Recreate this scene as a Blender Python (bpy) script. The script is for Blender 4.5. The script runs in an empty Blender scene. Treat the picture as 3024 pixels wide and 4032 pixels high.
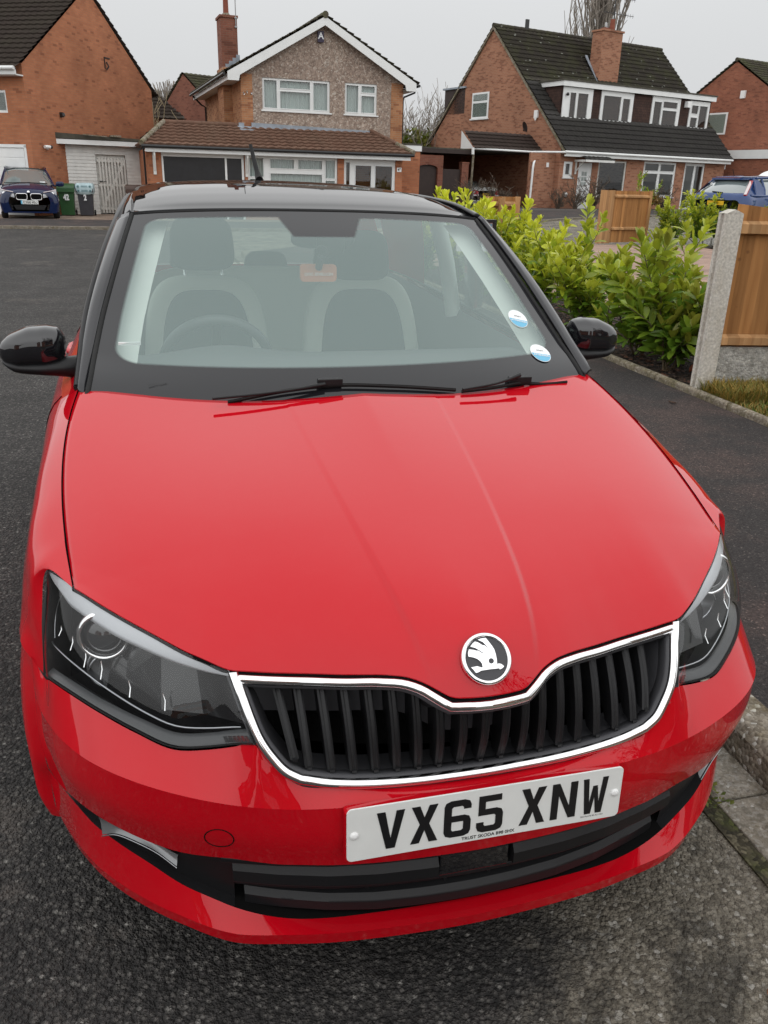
import bpy, math, random
import numpy as np
from mathutils import Vector, Matrix
random.seed(7); rng=np.random.default_rng(5)
scene=bpy.context.scene; COL=scene.collection
R=math.radians
# ---------------------------------------------------------------- camera
cd=bpy.data.cameras.new('camera'); cam=bpy.data.objects.new('camera',cd); COL.objects.link(cam)
cd.sensor_fit='HORIZONTAL'; cd.sensor_width=36; cd.lens=36*3209.6/3024; cd.clip_start=.05; cd.clip_end=900
def cam_axes(yaw,pitch,roll):
    f=Vector((math.sin(yaw)*math.cos(pitch),math.cos(yaw)*math.cos(pitch),-math.sin(pitch)))
    r=Vector((math.cos(yaw),-math.sin(yaw),0)); u=r.cross(f)
    return math.cos(roll)*r+math.sin(roll)*u, -math.sin(roll)*r+math.cos(roll)*u, f
_r,_u,_f=cam_axes(R(14.80546),R(22.18384),R(1.55673))
m=Matrix((( _r.x,_u.x,-_f.x),(_r.y,_u.y,-_f.y),(_r.z,_u.z,-_f.z))).to_4x4(); m.translation=(-.48868,-1.04073,1.51749)
cam.matrix_world=m; scene.camera=cam
# ---------------------------------------------------------------- sky and light (flat overcast day)
SUN_EL,SUN_ROT=R(87),R(200)
w=bpy.data.worlds.new('World'); scene.world=w; w.use_nodes=True; nt=w.node_tree; nt.nodes.clear()
N=nt.nodes.new; Lk=nt.links.new
sky=N('ShaderNodeTexSky'); sky.sky_type='NISHITA'; sky.sun_disc=False; sky.sun_elevation=SUN_EL; sky.sun_rotation=SUN_ROT
hs=N('ShaderNodeHueSaturation'); hs.inputs['Saturation'].default_value=.25; Lk(sky.outputs[0],hs.inputs['Color'])
mul=N('ShaderNodeMixRGB'); mul.blend_type='MULTIPLY'; mul.inputs[0].default_value=1; Lk(hs.outputs[0],mul.inputs[1]); mul.inputs[2].default_value=(.006,.006,.006,1)
tc=N('ShaderNodeTexCoord'); sp=N('ShaderNodeSeparateXYZ'); Lk(tc.outputs['Generated'],sp.inputs[0])
mr=N('ShaderNodeFloatCurve'); Lk(sp.outputs['Z'],mr.inputs['Value']); cv=mr.mapping.curves[0]; mr.mapping.use_clip=False
for k,(px_,py_) in enumerate(((0,.63),(.16,.70),(.45,1.0),(1,.90))):
    if k in (0,3): cv.points[0 if k==0 else -1].location=(px_,py_)
    else: cv.points.new(px_,py_)
mr.mapping.update()
nz=N('ShaderNodeTexNoise'); nz.inputs['Scale'].default_value=1.6; nz.inputs['Detail'].default_value=3; Lk(tc.outputs['Generated'],nz.inputs['Vector'])
mr2=N('ShaderNodeMapRange'); Lk(nz.outputs[0],mr2.inputs[0]); mr2.inputs[1].default_value=.3; mr2.inputs[2].default_value=.7; mr2.inputs[3].default_value=.975; mr2.inputs[4].default_value=1.025
dt=N('ShaderNodeVectorMath'); dt.operation='DOT_PRODUCT'; Lk(tc.outputs['Generated'],dt.inputs[0]); dt.inputs[1].default_value=(-.3,-.95,0)
mr3=N('ShaderNodeMapRange'); mr3.interpolation_type='SMOOTHSTEP'; Lk(dt.outputs['Value'],mr3.inputs[0]); mr3.inputs[1].default_value=-.5; mr3.inputs[2].default_value=.9; mr3.inputs[3].default_value=1; mr3.inputs[4].default_value=1.22  # extra sky brightness behind the viewer, added to lift the house fronts
m0=N('ShaderNodeMath'); m0.operation='MULTIPLY'; Lk(mr.outputs[0],m0.inputs[0]); Lk(mr3.outputs[0],m0.inputs[1])
mm=N('ShaderNodeMath'); mm.operation='MULTIPLY'; Lk(m0.outputs[0],mm.inputs[0]); Lk(mr2.outputs[0],mm.inputs[1])
cb=N('ShaderNodeCombineXYZ')
for k,fv in enumerate((.985,1.0,1.012)):
    q=N('ShaderNodeMath'); q.operation='MULTIPLY'; q.inputs[1].default_value=fv; Lk(mm.outputs[0],q.inputs[0]); Lk(q.outputs[0],cb.inputs[k])
ad=N('ShaderNodeMixRGB'); ad.blend_type='ADD'; ad.inputs[0].default_value=1; Lk(cb.outputs[0],ad.inputs[1]); Lk(mul.outputs[0],ad.inputs[2])
bg=N('ShaderNodeBackground'); bg.inputs[1].default_value=1.0; Lk(ad.outputs[0],bg.inputs[0])
wo=N('ShaderNodeOutputWorld'); Lk(bg.outputs[0],wo.inputs[0])
sl=bpy.data.lights.new('sun','SUN'); sl.energy=1.30; sl.angle=R(179); sl.color=(1,.985,.96)
so=bpy.data.objects.new('sun',sl); COL.objects.link(so)
sd=Vector((math.sin(SUN_ROT)*math.cos(SUN_EL),math.cos(SUN_ROT)*math.cos(SUN_EL),math.sin(SUN_EL)))
so.rotation_euler=sd.to_track_quat('Z','Y').to_euler()
vs=scene.view_settings; vs.view_transform='Standard'; vs.look='None'; vs.exposure=0; vs.gamma=1
scene.cycles.use_denoising=True; scene.cycles.max_bounces=10; scene.cycles.transparent_max_bounces=24
scene.cycles.sample_clamp_indirect=6
# ---------------------------------------------------------------- mesh helpers
class MB:
    def __init__(s): s.v=[]; s.f=[]; s.sm=[]; s.c=[]; s.col=None
    def add(s,vs,fs,smooth=False,col=None):
        o=len(s.v); s.v+= [tuple(map(float,p)) for p in vs]
        for f in fs: s.f.append(tuple(o+i for i in f)); s.sm.append(smooth); s.c.append(col)
        return s
    def box(s,x0,x1,y0,y1,z0,z1,M=None):
        P=[(x,y,z) for z in (z0,z1) for y in (y0,y1) for x in (x0,x1)]
        if M is not None: P=[M@Vector(p) for p in P]
        return s.add(P,[(0,2,3,1),(4,5,7,6),(0,1,5,4),(2,6,7,3),(0,4,6,2),(1,3,7,5)])
    def quad(s,a,b,c,d,col=None): return s.add([a,b,c,d],[(0,1,2,3)],False,col)
    def poly(s,pts): return s.add(pts,[tuple(range(len(pts)))])
    def grid(s,G,smooth=True,closeu=False,flip=False):
        nr,nc=len(G),len(G[0]); vs=[p for row in G for p in row]; fs=[]
        for i in range(nr-1):
            for j in range(nc if closeu else nc-1):
                k=(j+1)%nc; f=(i*nc+j,i*nc+k,(i+1)*nc+k,(i+1)*nc+j); fs.append(f[::-1] if flip else f)
        return s.add(vs,fs,smooth)
    def prism(s,pts,d):
        n=len(pts); d=Vector(d); P=[Vector(p) for p in pts]
        s.add(P+[p+d for p in P],[tuple(range(n))[::-1],tuple(range(n,2*n))]+[(i,(i+1)%n,n+(i+1)%n,n+i) for i in range(n)]); return s
    def tube(s,path,r,n=8,closed=False,cap=True):
        P=[Vector(p) for p in path]; m_=len(P); rs=[float(q) for q in r] if hasattr(r,'__len__') else [float(r)]*m_; G=[]
        up=Vector((0,0,1)); prev=None
        for i in range(m_):
            t=(P[(i+1)%m_]-P[i-1]) if closed else (P[min(i+1,m_-1)]-P[max(i-1,0)])
            t.normalize()
            a=prev-t*prev.dot(t) if prev is not None else (up.cross(t) if abs(t.z)<.95 else Vector((1,0,0)).cross(t))
            a.normalize(); prev=a; b=t.cross(a)
            G.append([P[i]+rs[i]*(math.cos(2*math.pi*k/n)*a+math.sin(2*math.pi*k/n)*b) for k in range(n)])
        if closed: G.append(G[0])
        s.grid(G,True,True)
        if cap and not closed:
            s.add(G[0],[tuple(range(n))[::-1]]); s.add(G[-1],[tuple(range(n))])
        return s
    def sweep(s,path,sec,frames,closed=False):
        """sec: list of (a,b); frames: list of (A,B) vectors per path point"""
        G=[[Vector(p)+A*a+B*b for a,b in sec] for p,(A,B) in zip(path,frames)]
        if closed: G.append(G[0])
        return s.grid(G,True)
    def cyl(s,c,axis,r,h,n=20,r2=None,smooth=True):
        axis=Vector(axis).normalized(); c=Vector(c); a=axis.orthogonal().normalized(); b=axis.cross(a); r2=r if r2 is None else r2
        G=[[c+axis*hh+rr*(math.cos(2*math.pi*k/n)*a+math.sin(2*math.pi*k/n)*b) for k in range(n)] for hh,rr in ((0,r),(h,r2))]
        s.grid(G,smooth,True); s.add(G[0],[tuple(range(n))[::-1]]); s.add(G[1],[tuple(range(n))]); return s
    def lathe(s,c,axis,prof,n=24,arc=None):
        axis=Vector(axis).normalized(); c=Vector(c); a=axis.orthogonal().normalized(); b=axis.cross(a)
        G=[[c+axis*h+r*(math.cos(2*math.pi*k/n)*a+math.sin(2*math.pi*k/n)*b) for k in range(n)] for r,h in prof]
        return s.grid(G,True,True)
    def build(s,name,mat,parent=None,uv=True,bevel=0,solid=0):
        me=bpy.data.meshes.new(name); me.from_pydata(s.v,[],s.f); 
        me.polygons.foreach_set('use_smooth',s.sm)
        if uv:
            l=me.uv_layers.new(name='UVMap'); V=np.array(s.v,float); 
            me.update(); nl=np.empty(len(me.polygons)*3); me.polygons.foreach_get('normal',nl); nl=nl.reshape(-1,3)
            out=np.zeros((len(me.loops),2)); k=0
            for p,nn in zip(me.polygons,nl):
                if abs(nn[2])>.985: t=np.array([1,0,0.]); b=np.array([0,1,0.])
                else:
                    t=np.array([-nn[1],nn[0],0]); t/=np.linalg.norm(t)
                    if t[0]<-1e-6 or (abs(t[0])<=1e-6 and t[1]<0): t=-t
                    b=np.cross(nn,t); b=b if b[2]>0 else -b
                for li in range(p.loop_start,p.loop_start+p.loop_total):
                    q=V[me.loops[li].vertex_index]; out[li]=(q@t,q@b)
            l.data.foreach_set('uv',out.ravel())
        if any(c is not None for c in s.c):
            ca=me.color_attributes.new('tint','FLOAT_COLOR','CORNER'); arr=np.ones((len(me.loops),4),np.float32)
            for p,c in zip(me.polygons,s.c):
                if c is not None: arr[p.loop_start:p.loop_start+p.loop_total,:3]=c
            ca.data.foreach_set('color',arr.ravel())
        me.materials.append(mat); o=bpy.data.objects.new(name,me); COL.objects.link(o)
        if parent is not None: o.parent=parent
        if solid:
            q=o.modifiers.new('solid','SOLIDIFY'); q.thickness=solid; q.offset=-1
        if bevel:
            q=o.modifiers.new('bevel','BEVEL'); q.width=bevel; q.segments=2; q.limit_method='ANGLE'; q.angle_limit=R(40)
        return o
def tag(o,label=None,cat=None,group=None,kind=None):
    if label: o['label']=label
    if cat: o['category']=cat
    if group: o['group']=group
    if kind: o['kind']=kind
    return o
def empty(name,loc=(0,0,0),rz=0,label=None,cat=None,group=None):
    o=bpy.data.objects.new(name,None); COL.objects.link(o); o.location=loc; o.rotation_euler=(0,0,rz); o.empty_display_size=.2
    return tag(o,label,cat,group)
def copy_tree(o,parent=None):
    c=o.copy(); COL.objects.link(c)
    if parent is not None: c.parent=parent
    for ch in [k for k in bpy.data.objects if k.parent==o]: copy_tree(ch,c)
    return c
def textmesh(body,size,name,mat,parent,M,extrude=.001,bold=0,align='CENTER'):
    cu=bpy.data.curves.new(name,'FONT'); cu.body=body; cu.size=size; cu.extrude=extrude; cu.align_x=align; cu.align_y='CENTER'; cu.offset=bold
    t=bpy.data.objects.new(name,cu); COL.objects.link(t); dg=bpy.context.evaluated_depsgraph_get()
    me=bpy.data.meshes.new_from_object(t.evaluated_get(dg)); bpy.data.objects.remove(t); bpy.data.curves.remove(cu)
    me.transform(M); me.materials.clear(); me.materials.append(mat); o=bpy.data.objects.new(name,me); COL.objects.link(o)
    if parent is not None: o.parent=parent
    return o
# ---------------------------------------------------------------- materials
def newmat(name):
    mt=bpy.data.materials.new(name); mt.use_nodes=True; return mt,mt.node_tree,mt.node_tree.nodes['Principled BSDF']
def pm(name,col,rough=.5,metal=0,spec=.5,coat=0,noise=0,nscale=20,bump=0,bscale=60,ior=None,coatr=.03,rvar=0):
    mt,t,b=newmat(name); b.inputs['Base Color'].default_value=(*col,1); b.inputs['Roughness'].default_value=rough; b.inputs['Metallic'].default_value=metal
    b.inputs['Specular IOR Level'].default_value=spec; b.inputs['Coat Weight'].default_value=coat; b.inputs['Coat Roughness'].default_value=coatr
    if ior: b.inputs['IOR'].default_value=ior
    tcn=t.nodes.new('ShaderNodeTexCoord')
    if noise:
        n=t.nodes.new('ShaderNodeTexNoise'); n.inputs['Scale'].default_value=nscale; n.inputs['Detail'].default_value=6; t.links.new(tcn.outputs['Object'],n.inputs['Vector'])
        mx=t.nodes.new('ShaderNodeMapRange'); mx.inputs[1].default_value=.3; mx.inputs[2].default_value=.7; mx.inputs[3].default_value=1-noise; mx.inputs[4].default_value=1+noise; t.links.new(n.outputs[0],mx.inputs[0])
        mu=t.nodes.new('ShaderNodeVectorMath'); mu.operation='SCALE'; mu.inputs[0].default_value=col; t.links.new(mx.outputs[0],mu.inputs['Scale']); t.links.new(mu.outputs[0],b.inputs['Base Color'])
        if rvar:
            m2=t.nodes.new('ShaderNodeMapRange'); m2.inputs[1].default_value=.3; m2.inputs[2].default_value=.7; m2.inputs[3].default_value=rough-rvar; m2.inputs[4].default_value=rough+rvar; t.links.new(n.outputs[0],m2.inputs[0]); t.links.new(m2.outputs[0],b.inputs['Roughness'])
    if bump:
        n=t.nodes.new('ShaderNodeTexNoise'); n.inputs['Scale'].default_value=bscale; n.inputs['Detail'].default_value=5; t.links.new(tcn.outputs['Object'],n.inputs['Vector'])
        bu=t.nodes.new('ShaderNodeBump'); bu.inputs['Strength'].default_value=1; bu.inputs['Distance'].default_value=bump; t.links.new(n.outputs[0],bu.inputs['Height']); t.links.new(bu.outputs[0],b.inputs['Normal'])
    return mt
def ramp(t,fac,stops):
    r=t.nodes.new('ShaderNodeValToRGB'); e=r.color_ramp.elements
    while len(e)<len(stops): e.new(.5)
    for k,(p,c) in enumerate(stops): e[k].position=p; e[k].color=(*c,1) if len(c)==3 else c
    t.links.new(fac,r.inputs[0]); return r
def brick_mat(name,c1,c2,mortar,dark=(.06,.03,.02),stain=.25,darkf=.06):
    mt,t,b=newmat(name); uv=t.nodes.new('ShaderNodeUVMap'); br=t.nodes.new('ShaderNodeTexBrick'); t.links.new(uv.outputs[0],br.inputs['Vector'])
    br.inputs['Scale'].default_value=1; br.inputs['Brick Width'].default_value=.225; br.inputs['Row Height'].default_value=.075; br.inputs['Mortar Size'].default_value=.006; br.inputs['Mortar Smooth'].default_value=.3
    br.inputs['Color1'].default_value=(*c1,1); br.inputs['Color2'].default_value=(*c2,1); br.inputs['Mortar'].default_value=(*mortar,1); br.inputs['Bias'].default_value=-.1
    # odd dark headers: a second brick pattern gives one random value per brick
    b2=t.nodes.new('ShaderNodeTexBrick'); t.links.new(uv.outputs[0],b2.inputs['Vector'])
    for k,v_ in (('Scale',1),('Brick Width',.225),('Row Height',.075),('Mortar Size',0.0)): b2.inputs[k].default_value=v_
    b2.inputs['Color1'].default_value=(0,0,0,1); b2.inputs['Color2'].default_value=(1,1,1,1); b2.inputs['Mortar'].default_value=(0,0,0,1); b2.inputs['Bias'].default_value=0
    st=ramp(t,b2.outputs['Color'],[(0,(0,0,0)),(1-darkf-.02,(0,0,0)),(1-darkf,(1,1,1))])
    mx=t.nodes.new('ShaderNodeMixRGB'); mf=t.nodes.new('ShaderNodeMath'); mf.operation='MULTIPLY'; mf.inputs[1].default_value=.38; t.links.new(st.outputs[0],mf.inputs[0])
    t.links.new(mf.outputs[0],mx.inputs[0]); t.links.new(br.outputs['Color'],mx.inputs[1]); mx.inputs[2].default_value=(*dark,1)
    n=t.nodes.new('ShaderNodeTexNoise'); n.inputs['Scale'].default_value=.7; n.inputs['Detail'].default_value=7; n.inputs['Roughness'].default_value=.65; t.links.new(uv.outputs[0],n.inputs['Vector'])
    mr_=t.nodes.new('ShaderNodeMapRange'); mr_.inputs[1].default_value=.3; mr_.inputs[2].default_value=.7; mr_.inputs[3].default_value=1-stain; mr_.inputs[4].default_value=1+stain; t.links.new(n.outputs[0],mr_.inputs[0])
    sc=t.nodes.new('ShaderNodeVectorMath'); sc.operation='SCALE'; t.links.new(mx.outputs[0],sc.inputs[0]); t.links.new(mr_.outputs[0],sc.inputs['Scale']); t.links.new(sc.outputs[0],b.inputs['Base Color'])
    b.inputs['Roughness'].default_value=.9; b.inputs['Specular IOR Level'].default_value=.25
    bu=t.nodes.new('ShaderNodeBump'); bu.inputs['Strength'].default_value=.6; bu.inputs['Distance'].default_value=.006; inv=t.nodes.new('ShaderNodeMath'); inv.operation='SUBTRACT'; inv.inputs[0].default_value=1; t.links.new(br.outputs['Fac'],inv.inputs[1]); t.links.new(inv.outputs[0],bu.inputs['Height']); t.links.new(bu.outputs[0],b.inputs['Normal'])
    return mt
def speckle_mat(name,base,stops,vscale,rough=.9,bump=.004,patch=None,pscale=.6,spec=.3,detail2=0):
    """aggregate surface: cells of random tone with rounded height, large patches on top"""
    mt,t,b=newmat(name); tcn=t.nodes.new('ShaderNodeTexCoord')
    vo=t.nodes.new('ShaderNodeTexVoronoi'); vo.inputs['Scale'].default_value=vscale; vo.inputs['Randomness'].default_value=1; t.links.new(tcn.outputs['Object'],vo.inputs['Vector'])
    sx=t.nodes.new('ShaderNodeSeparateColor'); t.links.new(vo.outputs['Color'],sx.inputs[0])
    rp=ramp(t,sx.outputs[0],stops)
    n=t.nodes.new('ShaderNodeTexNoise'); n.inputs['Scale'].default_value=pscale; n.inputs['Detail'].default_value=8; n.inputs['Roughness'].default_value=.7; t.links.new(tcn.outputs['Object'],n.inputs['Vector'])
    out=rp.outputs[0]
    if patch:
        mk=ramp(t,n.outputs[0],[(.46,(0,0,0)),(.60,(1,1,1))]); mx=t.nodes.new('ShaderNodeMixRGB'); mx.blend_type='MULTIPLY'; t.links.new(mk.outputs[0],mx.inputs[0]); t.links.new(out,mx.inputs[1]); mx.inputs[2].default_value=(*patch,1); out=mx.outputs[0]
    n2=t.nodes.new('ShaderNodeTexNoise'); n2.inputs['Scale'].default_value=vscale*.35; n2.inputs['Detail'].default_value=4; t.links.new(tcn.outputs['Object'],n2.inputs['Vector'])
    m3=t.nodes.new('ShaderNodeMapRange'); m3.inputs[1].default_value=.3; m3.inputs[2].default_value=.7; m3.inputs[3].default_value=.75; m3.inputs[4].default_value=1.25; t.links.new(n2.outputs[0],m3.inputs[0])
    sc=t.nodes.new('ShaderNodeVectorMath'); sc.operation='SCALE'; t.links.new(out,sc.inputs[0]); t.links.new(m3.outputs[0],sc.inputs['Scale']); t.links.new(sc.outputs[0],b.inputs['Base Color'])
    b.inputs['Roughness'].default_value=rough; b.inputs['Specular IOR Level'].default_value=spec
    inv=t.nodes.new('ShaderNodeMath'); inv.operation='SUBTRACT'; inv.inputs[0].default_value=1; t.links.new(vo.outputs['Distance'],inv.inputs[1])
    a2=t.nodes.new('ShaderNodeMath'); a2.operation='ADD'; t.links.new(inv.outputs[0],a2.inputs[0]); t.links.new(sx.outputs[1],a2.inputs[1])
    bu=t.nodes.new('ShaderNodeBump'); bu.inputs['Strength'].default_value=1; bu.inputs['Distance'].default_value=bump; t.links.new(a2.outputs[0],bu.inputs['Height']); t.links.new(bu.outputs[0],b.inputs['Normal'])
    return mt
def glass_mat(name,tint,ior,gloss_rough=0.0,veil=0):
    mt=bpy.data.materials.new(name); mt.use_nodes=True; t=mt.node_tree; t.nodes.clear()
    o=t.nodes.new('ShaderNodeOutputMaterial'); mx=t.nodes.new('ShaderNodeMixShader'); fr=t.nodes.new('ShaderNodeFresnel'); fr.inputs[0].default_value=ior
    # same answer from both sides of the sheet
    ge=t.nodes.new('ShaderNodeNewGeometry'); 
    tr=t.nodes.new('ShaderNodeBsdfTransparent'); tr.inputs[0].default_value=(*tint,1); gl=t.nodes.new('ShaderNodeBsdfGlossy'); gl.inputs['Roughness'].default_value=gloss_rough
    lw=t.nodes.new('ShaderNodeLayerWeight'); lw.inputs[0].default_value=.5
    # Schlick: F0+(1-F0)*(facing)^5
    f0=((ior-1)/(ior+1))**2; pw=t.nodes.new('ShaderNodeMath'); pw.operation='POWER'; pw.inputs[1].default_value=5; t.links.new(lw.outputs['Facing'],pw.inputs[0])
    ma=t.nodes.new('ShaderNodeMath'); ma.operation='MULTIPLY_ADD'; ma.inputs[1].default_value=1-f0; ma.inputs[2].default_value=f0; t.links.new(pw.outputs[0],ma.inputs[0])
    t.links.new(ma.outputs[0],mx.inputs[0]); t.links.new(gl.outputs[0],mx.inputs[2])
    if veil:  # pale diffuse veil: sky haze and some dust put into the glass colour
        df=t.nodes.new('ShaderNodeBsdfDiffuse'); df.inputs[0].default_value=(.49,.66,.635,1); m2=t.nodes.new('ShaderNodeMixShader'); m2.inputs[0].default_value=veil; t.links.new(tr.outputs[0],m2.inputs[1]); t.links.new(df.outputs[0],m2.inputs[2]); t.links.new(m2.outputs[0],mx.inputs[1])
    else: t.links.new(tr.outputs[0],mx.inputs[1])
    t.links.new(mx.outputs[0],o.inputs[0]); return mt
M={}
def paint(name,col,flake=0):
    mt,t,b=newmat(name); b.inputs['Base Color'].default_value=(*col,1); b.inputs['Roughness'].default_value=.6; b.inputs['Specular IOR Level'].default_value=.0
    b.inputs['Coat Weight'].default_value=1; b.inputs['Coat IOR'].default_value=1.5
    tcn=t.nodes.new('ShaderNodeTexCoord'); n=t.nodes.new('ShaderNodeTexNoise'); n.inputs['Scale'].default_value=9; n.inputs['Detail'].default_value=8; n.inputs['Roughness'].default_value=.7; t.links.new(tcn.outputs['Object'],n.inputs['Vector'])
    m_=t.nodes.new('ShaderNodeMapRange'); m_.inputs[1].default_value=.35; m_.inputs[2].default_value=.75; m_.inputs[3].default_value=.0; m_.inputs[4].default_value=.022; t.links.new(n.outputs[0],m_.inputs[0]); t.links.new(m_.outputs[0],b.inputs['Coat Roughness'])
    # thin film of road dust, heavier low down on the car
    if name=='red_paint':
        n3=t.nodes.new('ShaderNodeTexNoise'); n3.inputs['Scale'].default_value=26; n3.inputs['Detail'].default_value=9; n3.inputs['Roughness'].default_value=.75; t.links.new(tcn.outputs['Object'],n3.inputs['Vector'])
        rz_=t.nodes.new('ShaderNodeMapRange'); rz_.inputs[1].default_value=.45; rz_.inputs[2].default_value=.8; rz_.inputs[3].default_value=0; rz_.inputs[4].default_value=.012; t.links.new(n3.outputs[0],rz_.inputs[0])
        mx=t.nodes.new('ShaderNodeMixRGB'); mx.inputs[1].default_value=(*col,1); mx.inputs[2].default_value=(.35,.28,.24,1); t.links.new(rz_.outputs[0],mx.inputs[0]); t.links.new(mx.outputs[0],b.inputs['Base Color'])
    return mt
M['red']=paint('red_paint',(.480,.0025,.0095))
M['red'].node_tree.nodes['Principled BSDF'].inputs['Coat IOR'].default_value=1.43
M['roofblack']=paint('roof_black_paint',(.006,.006,.0075)); M['roofblack'].node_tree.nodes['Principled BSDF'].inputs['Coat Weight'].default_value=.78; M['roofblack'].node_tree.nodes['Principled BSDF'].inputs['Coat IOR'].default_value=1.24; M['blackgloss']=paint('black_paint',(.008,.008,.010))
M['blackgloss'].node_tree.nodes['Principled BSDF'].inputs['Coat IOR'].default_value=1.75
M['navy']=paint('navy_paint',(.004,.012,.050))
M['blue']=paint('blue_paint',(.02,.05,.16))
M['silverpaint']=paint('silver_paint',(.32,.32,.31))
M['whitepaint']=paint('white_van_paint',(.75,.75,.74))
M['pillar']=pm('pillar_black',(.022,.022,.025),.16,spec=.5,ior=1.5)
M['lampband']=pm('lamp_band',(.075,.077,.08),.3); M['fogtrim']=pm('fog_trim',(.22,.225,.23),.25,metal=.5)
M['chrome']=pm('chrome',(.86,.86,.87),.07,1)
M['satin']=pm('satin_chrome',(.42,.43,.45),.28,1)
M['plastic']=pm('black_plastic',(.010,.010,.011),.40,spec=.3,bump=.0002,bscale=900)
M['plasticgrey']=pm('grey_plastic',(.05,.05,.055),.5,spec=.4)
M['rubber']=pm('rubber',(.012,.012,.012),.7,spec=.3,noise=.2)
M['void']=pm('dark_void',(.004,.004,.004),.9,spec=.1)
M['frit']=pm('screen_border',(.012,.012,.014),.06,spec=.6,ior=1.52)
M['screen']=glass_mat('windscreen_glass',(.95,1.0,.985),1.66,.0,veil=.24)
M['sideglass']=glass_mat('side_glass',(.55,.62,.60),1.6)
M['lens']=glass_mat('headlamp_lens',(.95,.96,.96),1.50)
M['winglass']=glass_mat('window_glass',(.72,.76,.74),1.7)
M['lampblack']=pm('lamp_black',(.010,.010,.011),.15,spec=.6)
M['lampgrey']=pm('lamp_grey',(.52,.535,.56),.30)
M['plate']=pm('plate_white',(.74,.75,.73),.28,spec=.5,noise=.02,nscale=30)
M['plateyellow']=pm('plate_yellow',(.75,.45,.02),.35)
M['ink']=pm('plate_ink',(.008,.008,.009),.35)
M['whiteplastic']=pm('white_plastic',(.78,.78,.77),.35)
M['seat']=pm('seat_cloth',(.045,.05,.053),.95,spec=.1)
M['seatlight']=pm('seat_edge_cloth',(.50,.50,.45),.95,spec=.1)
M['dash']=pm('dashboard',(.12,.125,.125),.75,spec=.2)
M['trimlight']=pm('pillar_trim',(.60,.62,.58),.8,spec=.2)
M['upvc']=pm('white_frame',(.74,.75,.74),.35,noise=.04,nscale=3)
M['whitewood']=pm('white_painted_wood',(.66,.66,.63),.55,noise=.10,nscale=4,rvar=.1)
M['greywood']=pm('weathered_white_gate',(.62,.61,.57),.75,noise=.12,nscale=8)
M['blackgutter']=pm('black_gutter',(.012,.012,.013),.4)
M['curtain']=pm('net_curtain',(.62,.66,.66),.95,noise=.08,nscale=30)
M['curtaincream']=pm('cream_curtain',(.55,.53,.45),.95,noise=.08,nscale=30)
M['lead']=pm('lead_flashing',(.26,.29,.33),.6,noise=.2,nscale=5)
M['doorblack']=pm('garage_door_black',(.010,.010,.012),.4,noise=.3,nscale=6)
M['brown']=pm('dark_brown_boards',(.030,.017,.014),.7,noise=.2,nscale=6)
M['felt']=pm('roof_felt',(.07,.065,.05),.95,noise=.3,nscale=4)
M['terracotta']=pm('terracotta',(.20,.055,.03),.8,noise=.15,nscale=5)
M['tyre']=pm('tyre',(.012,.012,.012),.8,noise=.2,nscale=40)
M['alloy']=pm('alloy_wheel',(.35,.35,.36),.35,metal=.8)
M['redlens']=pm('red_lamp_lens',(.30,.012,.018),.12,spec=.6,coat=.5)
M['whitelens']=pm('clear_lamp_lens',(.60,.52,.52),.12,spec=.6,coat=.5)
M['twig']=pm('bare_twigs',(.10,.075,.055),.95,noise=.3,nscale=3)
M['twigfar']=pm('far_bare_twigs',(.27,.235,.20),.95,noise=.25,nscale=1)
M['steel']=pm('galvanised_steel',(.3,.3,.3),.4,metal=.8)
M['brickL']=brick_mat('brick_orange',(.43,.170,.085),(.355,.130,.066),(.30,.17,.11),dark=(.13,.05,.03),darkf=.045,stain=.20)
M['brickC']=brick_mat('brick_tan',(.42,.200,.098),(.33,.140,.068),(.34,.25,.17),dark=(.17,.055,.03),darkf=.2)
M['brickR']=brick_mat('brick_brown',(.355,.165,.098),(.285,.120,.072),(.33,.245,.18),dark=(.13,.05,.03),darkf=.22,stain=.14)
M['brickD']=brick_mat('brick_red',(.22,.085,.055),(.17,.062,.042),(.19,.12,.09),dark=(.08,.03,.02),darkf=.1,stain=.2)
M['brickF']=brick_mat('brick_far_red',(.28,.105,.062),(.22,.078,.048),(.23,.14,.10),dark=(.11,.045,.03),darkf=.1)
M['hangtile']=brick_mat('hung_tiles',(.070,.040,.032),(.045,.028,.024),(.018,.012,.011),dark=(.11,.06,.045),darkf=.12)
for nd in M['hangtile'].node_tree.nodes:
    if nd.type=='TEX_BRICK': nd.inputs['Brick Width'].default_value=.17; nd.inputs['Row Height'].default_value=.12
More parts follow.
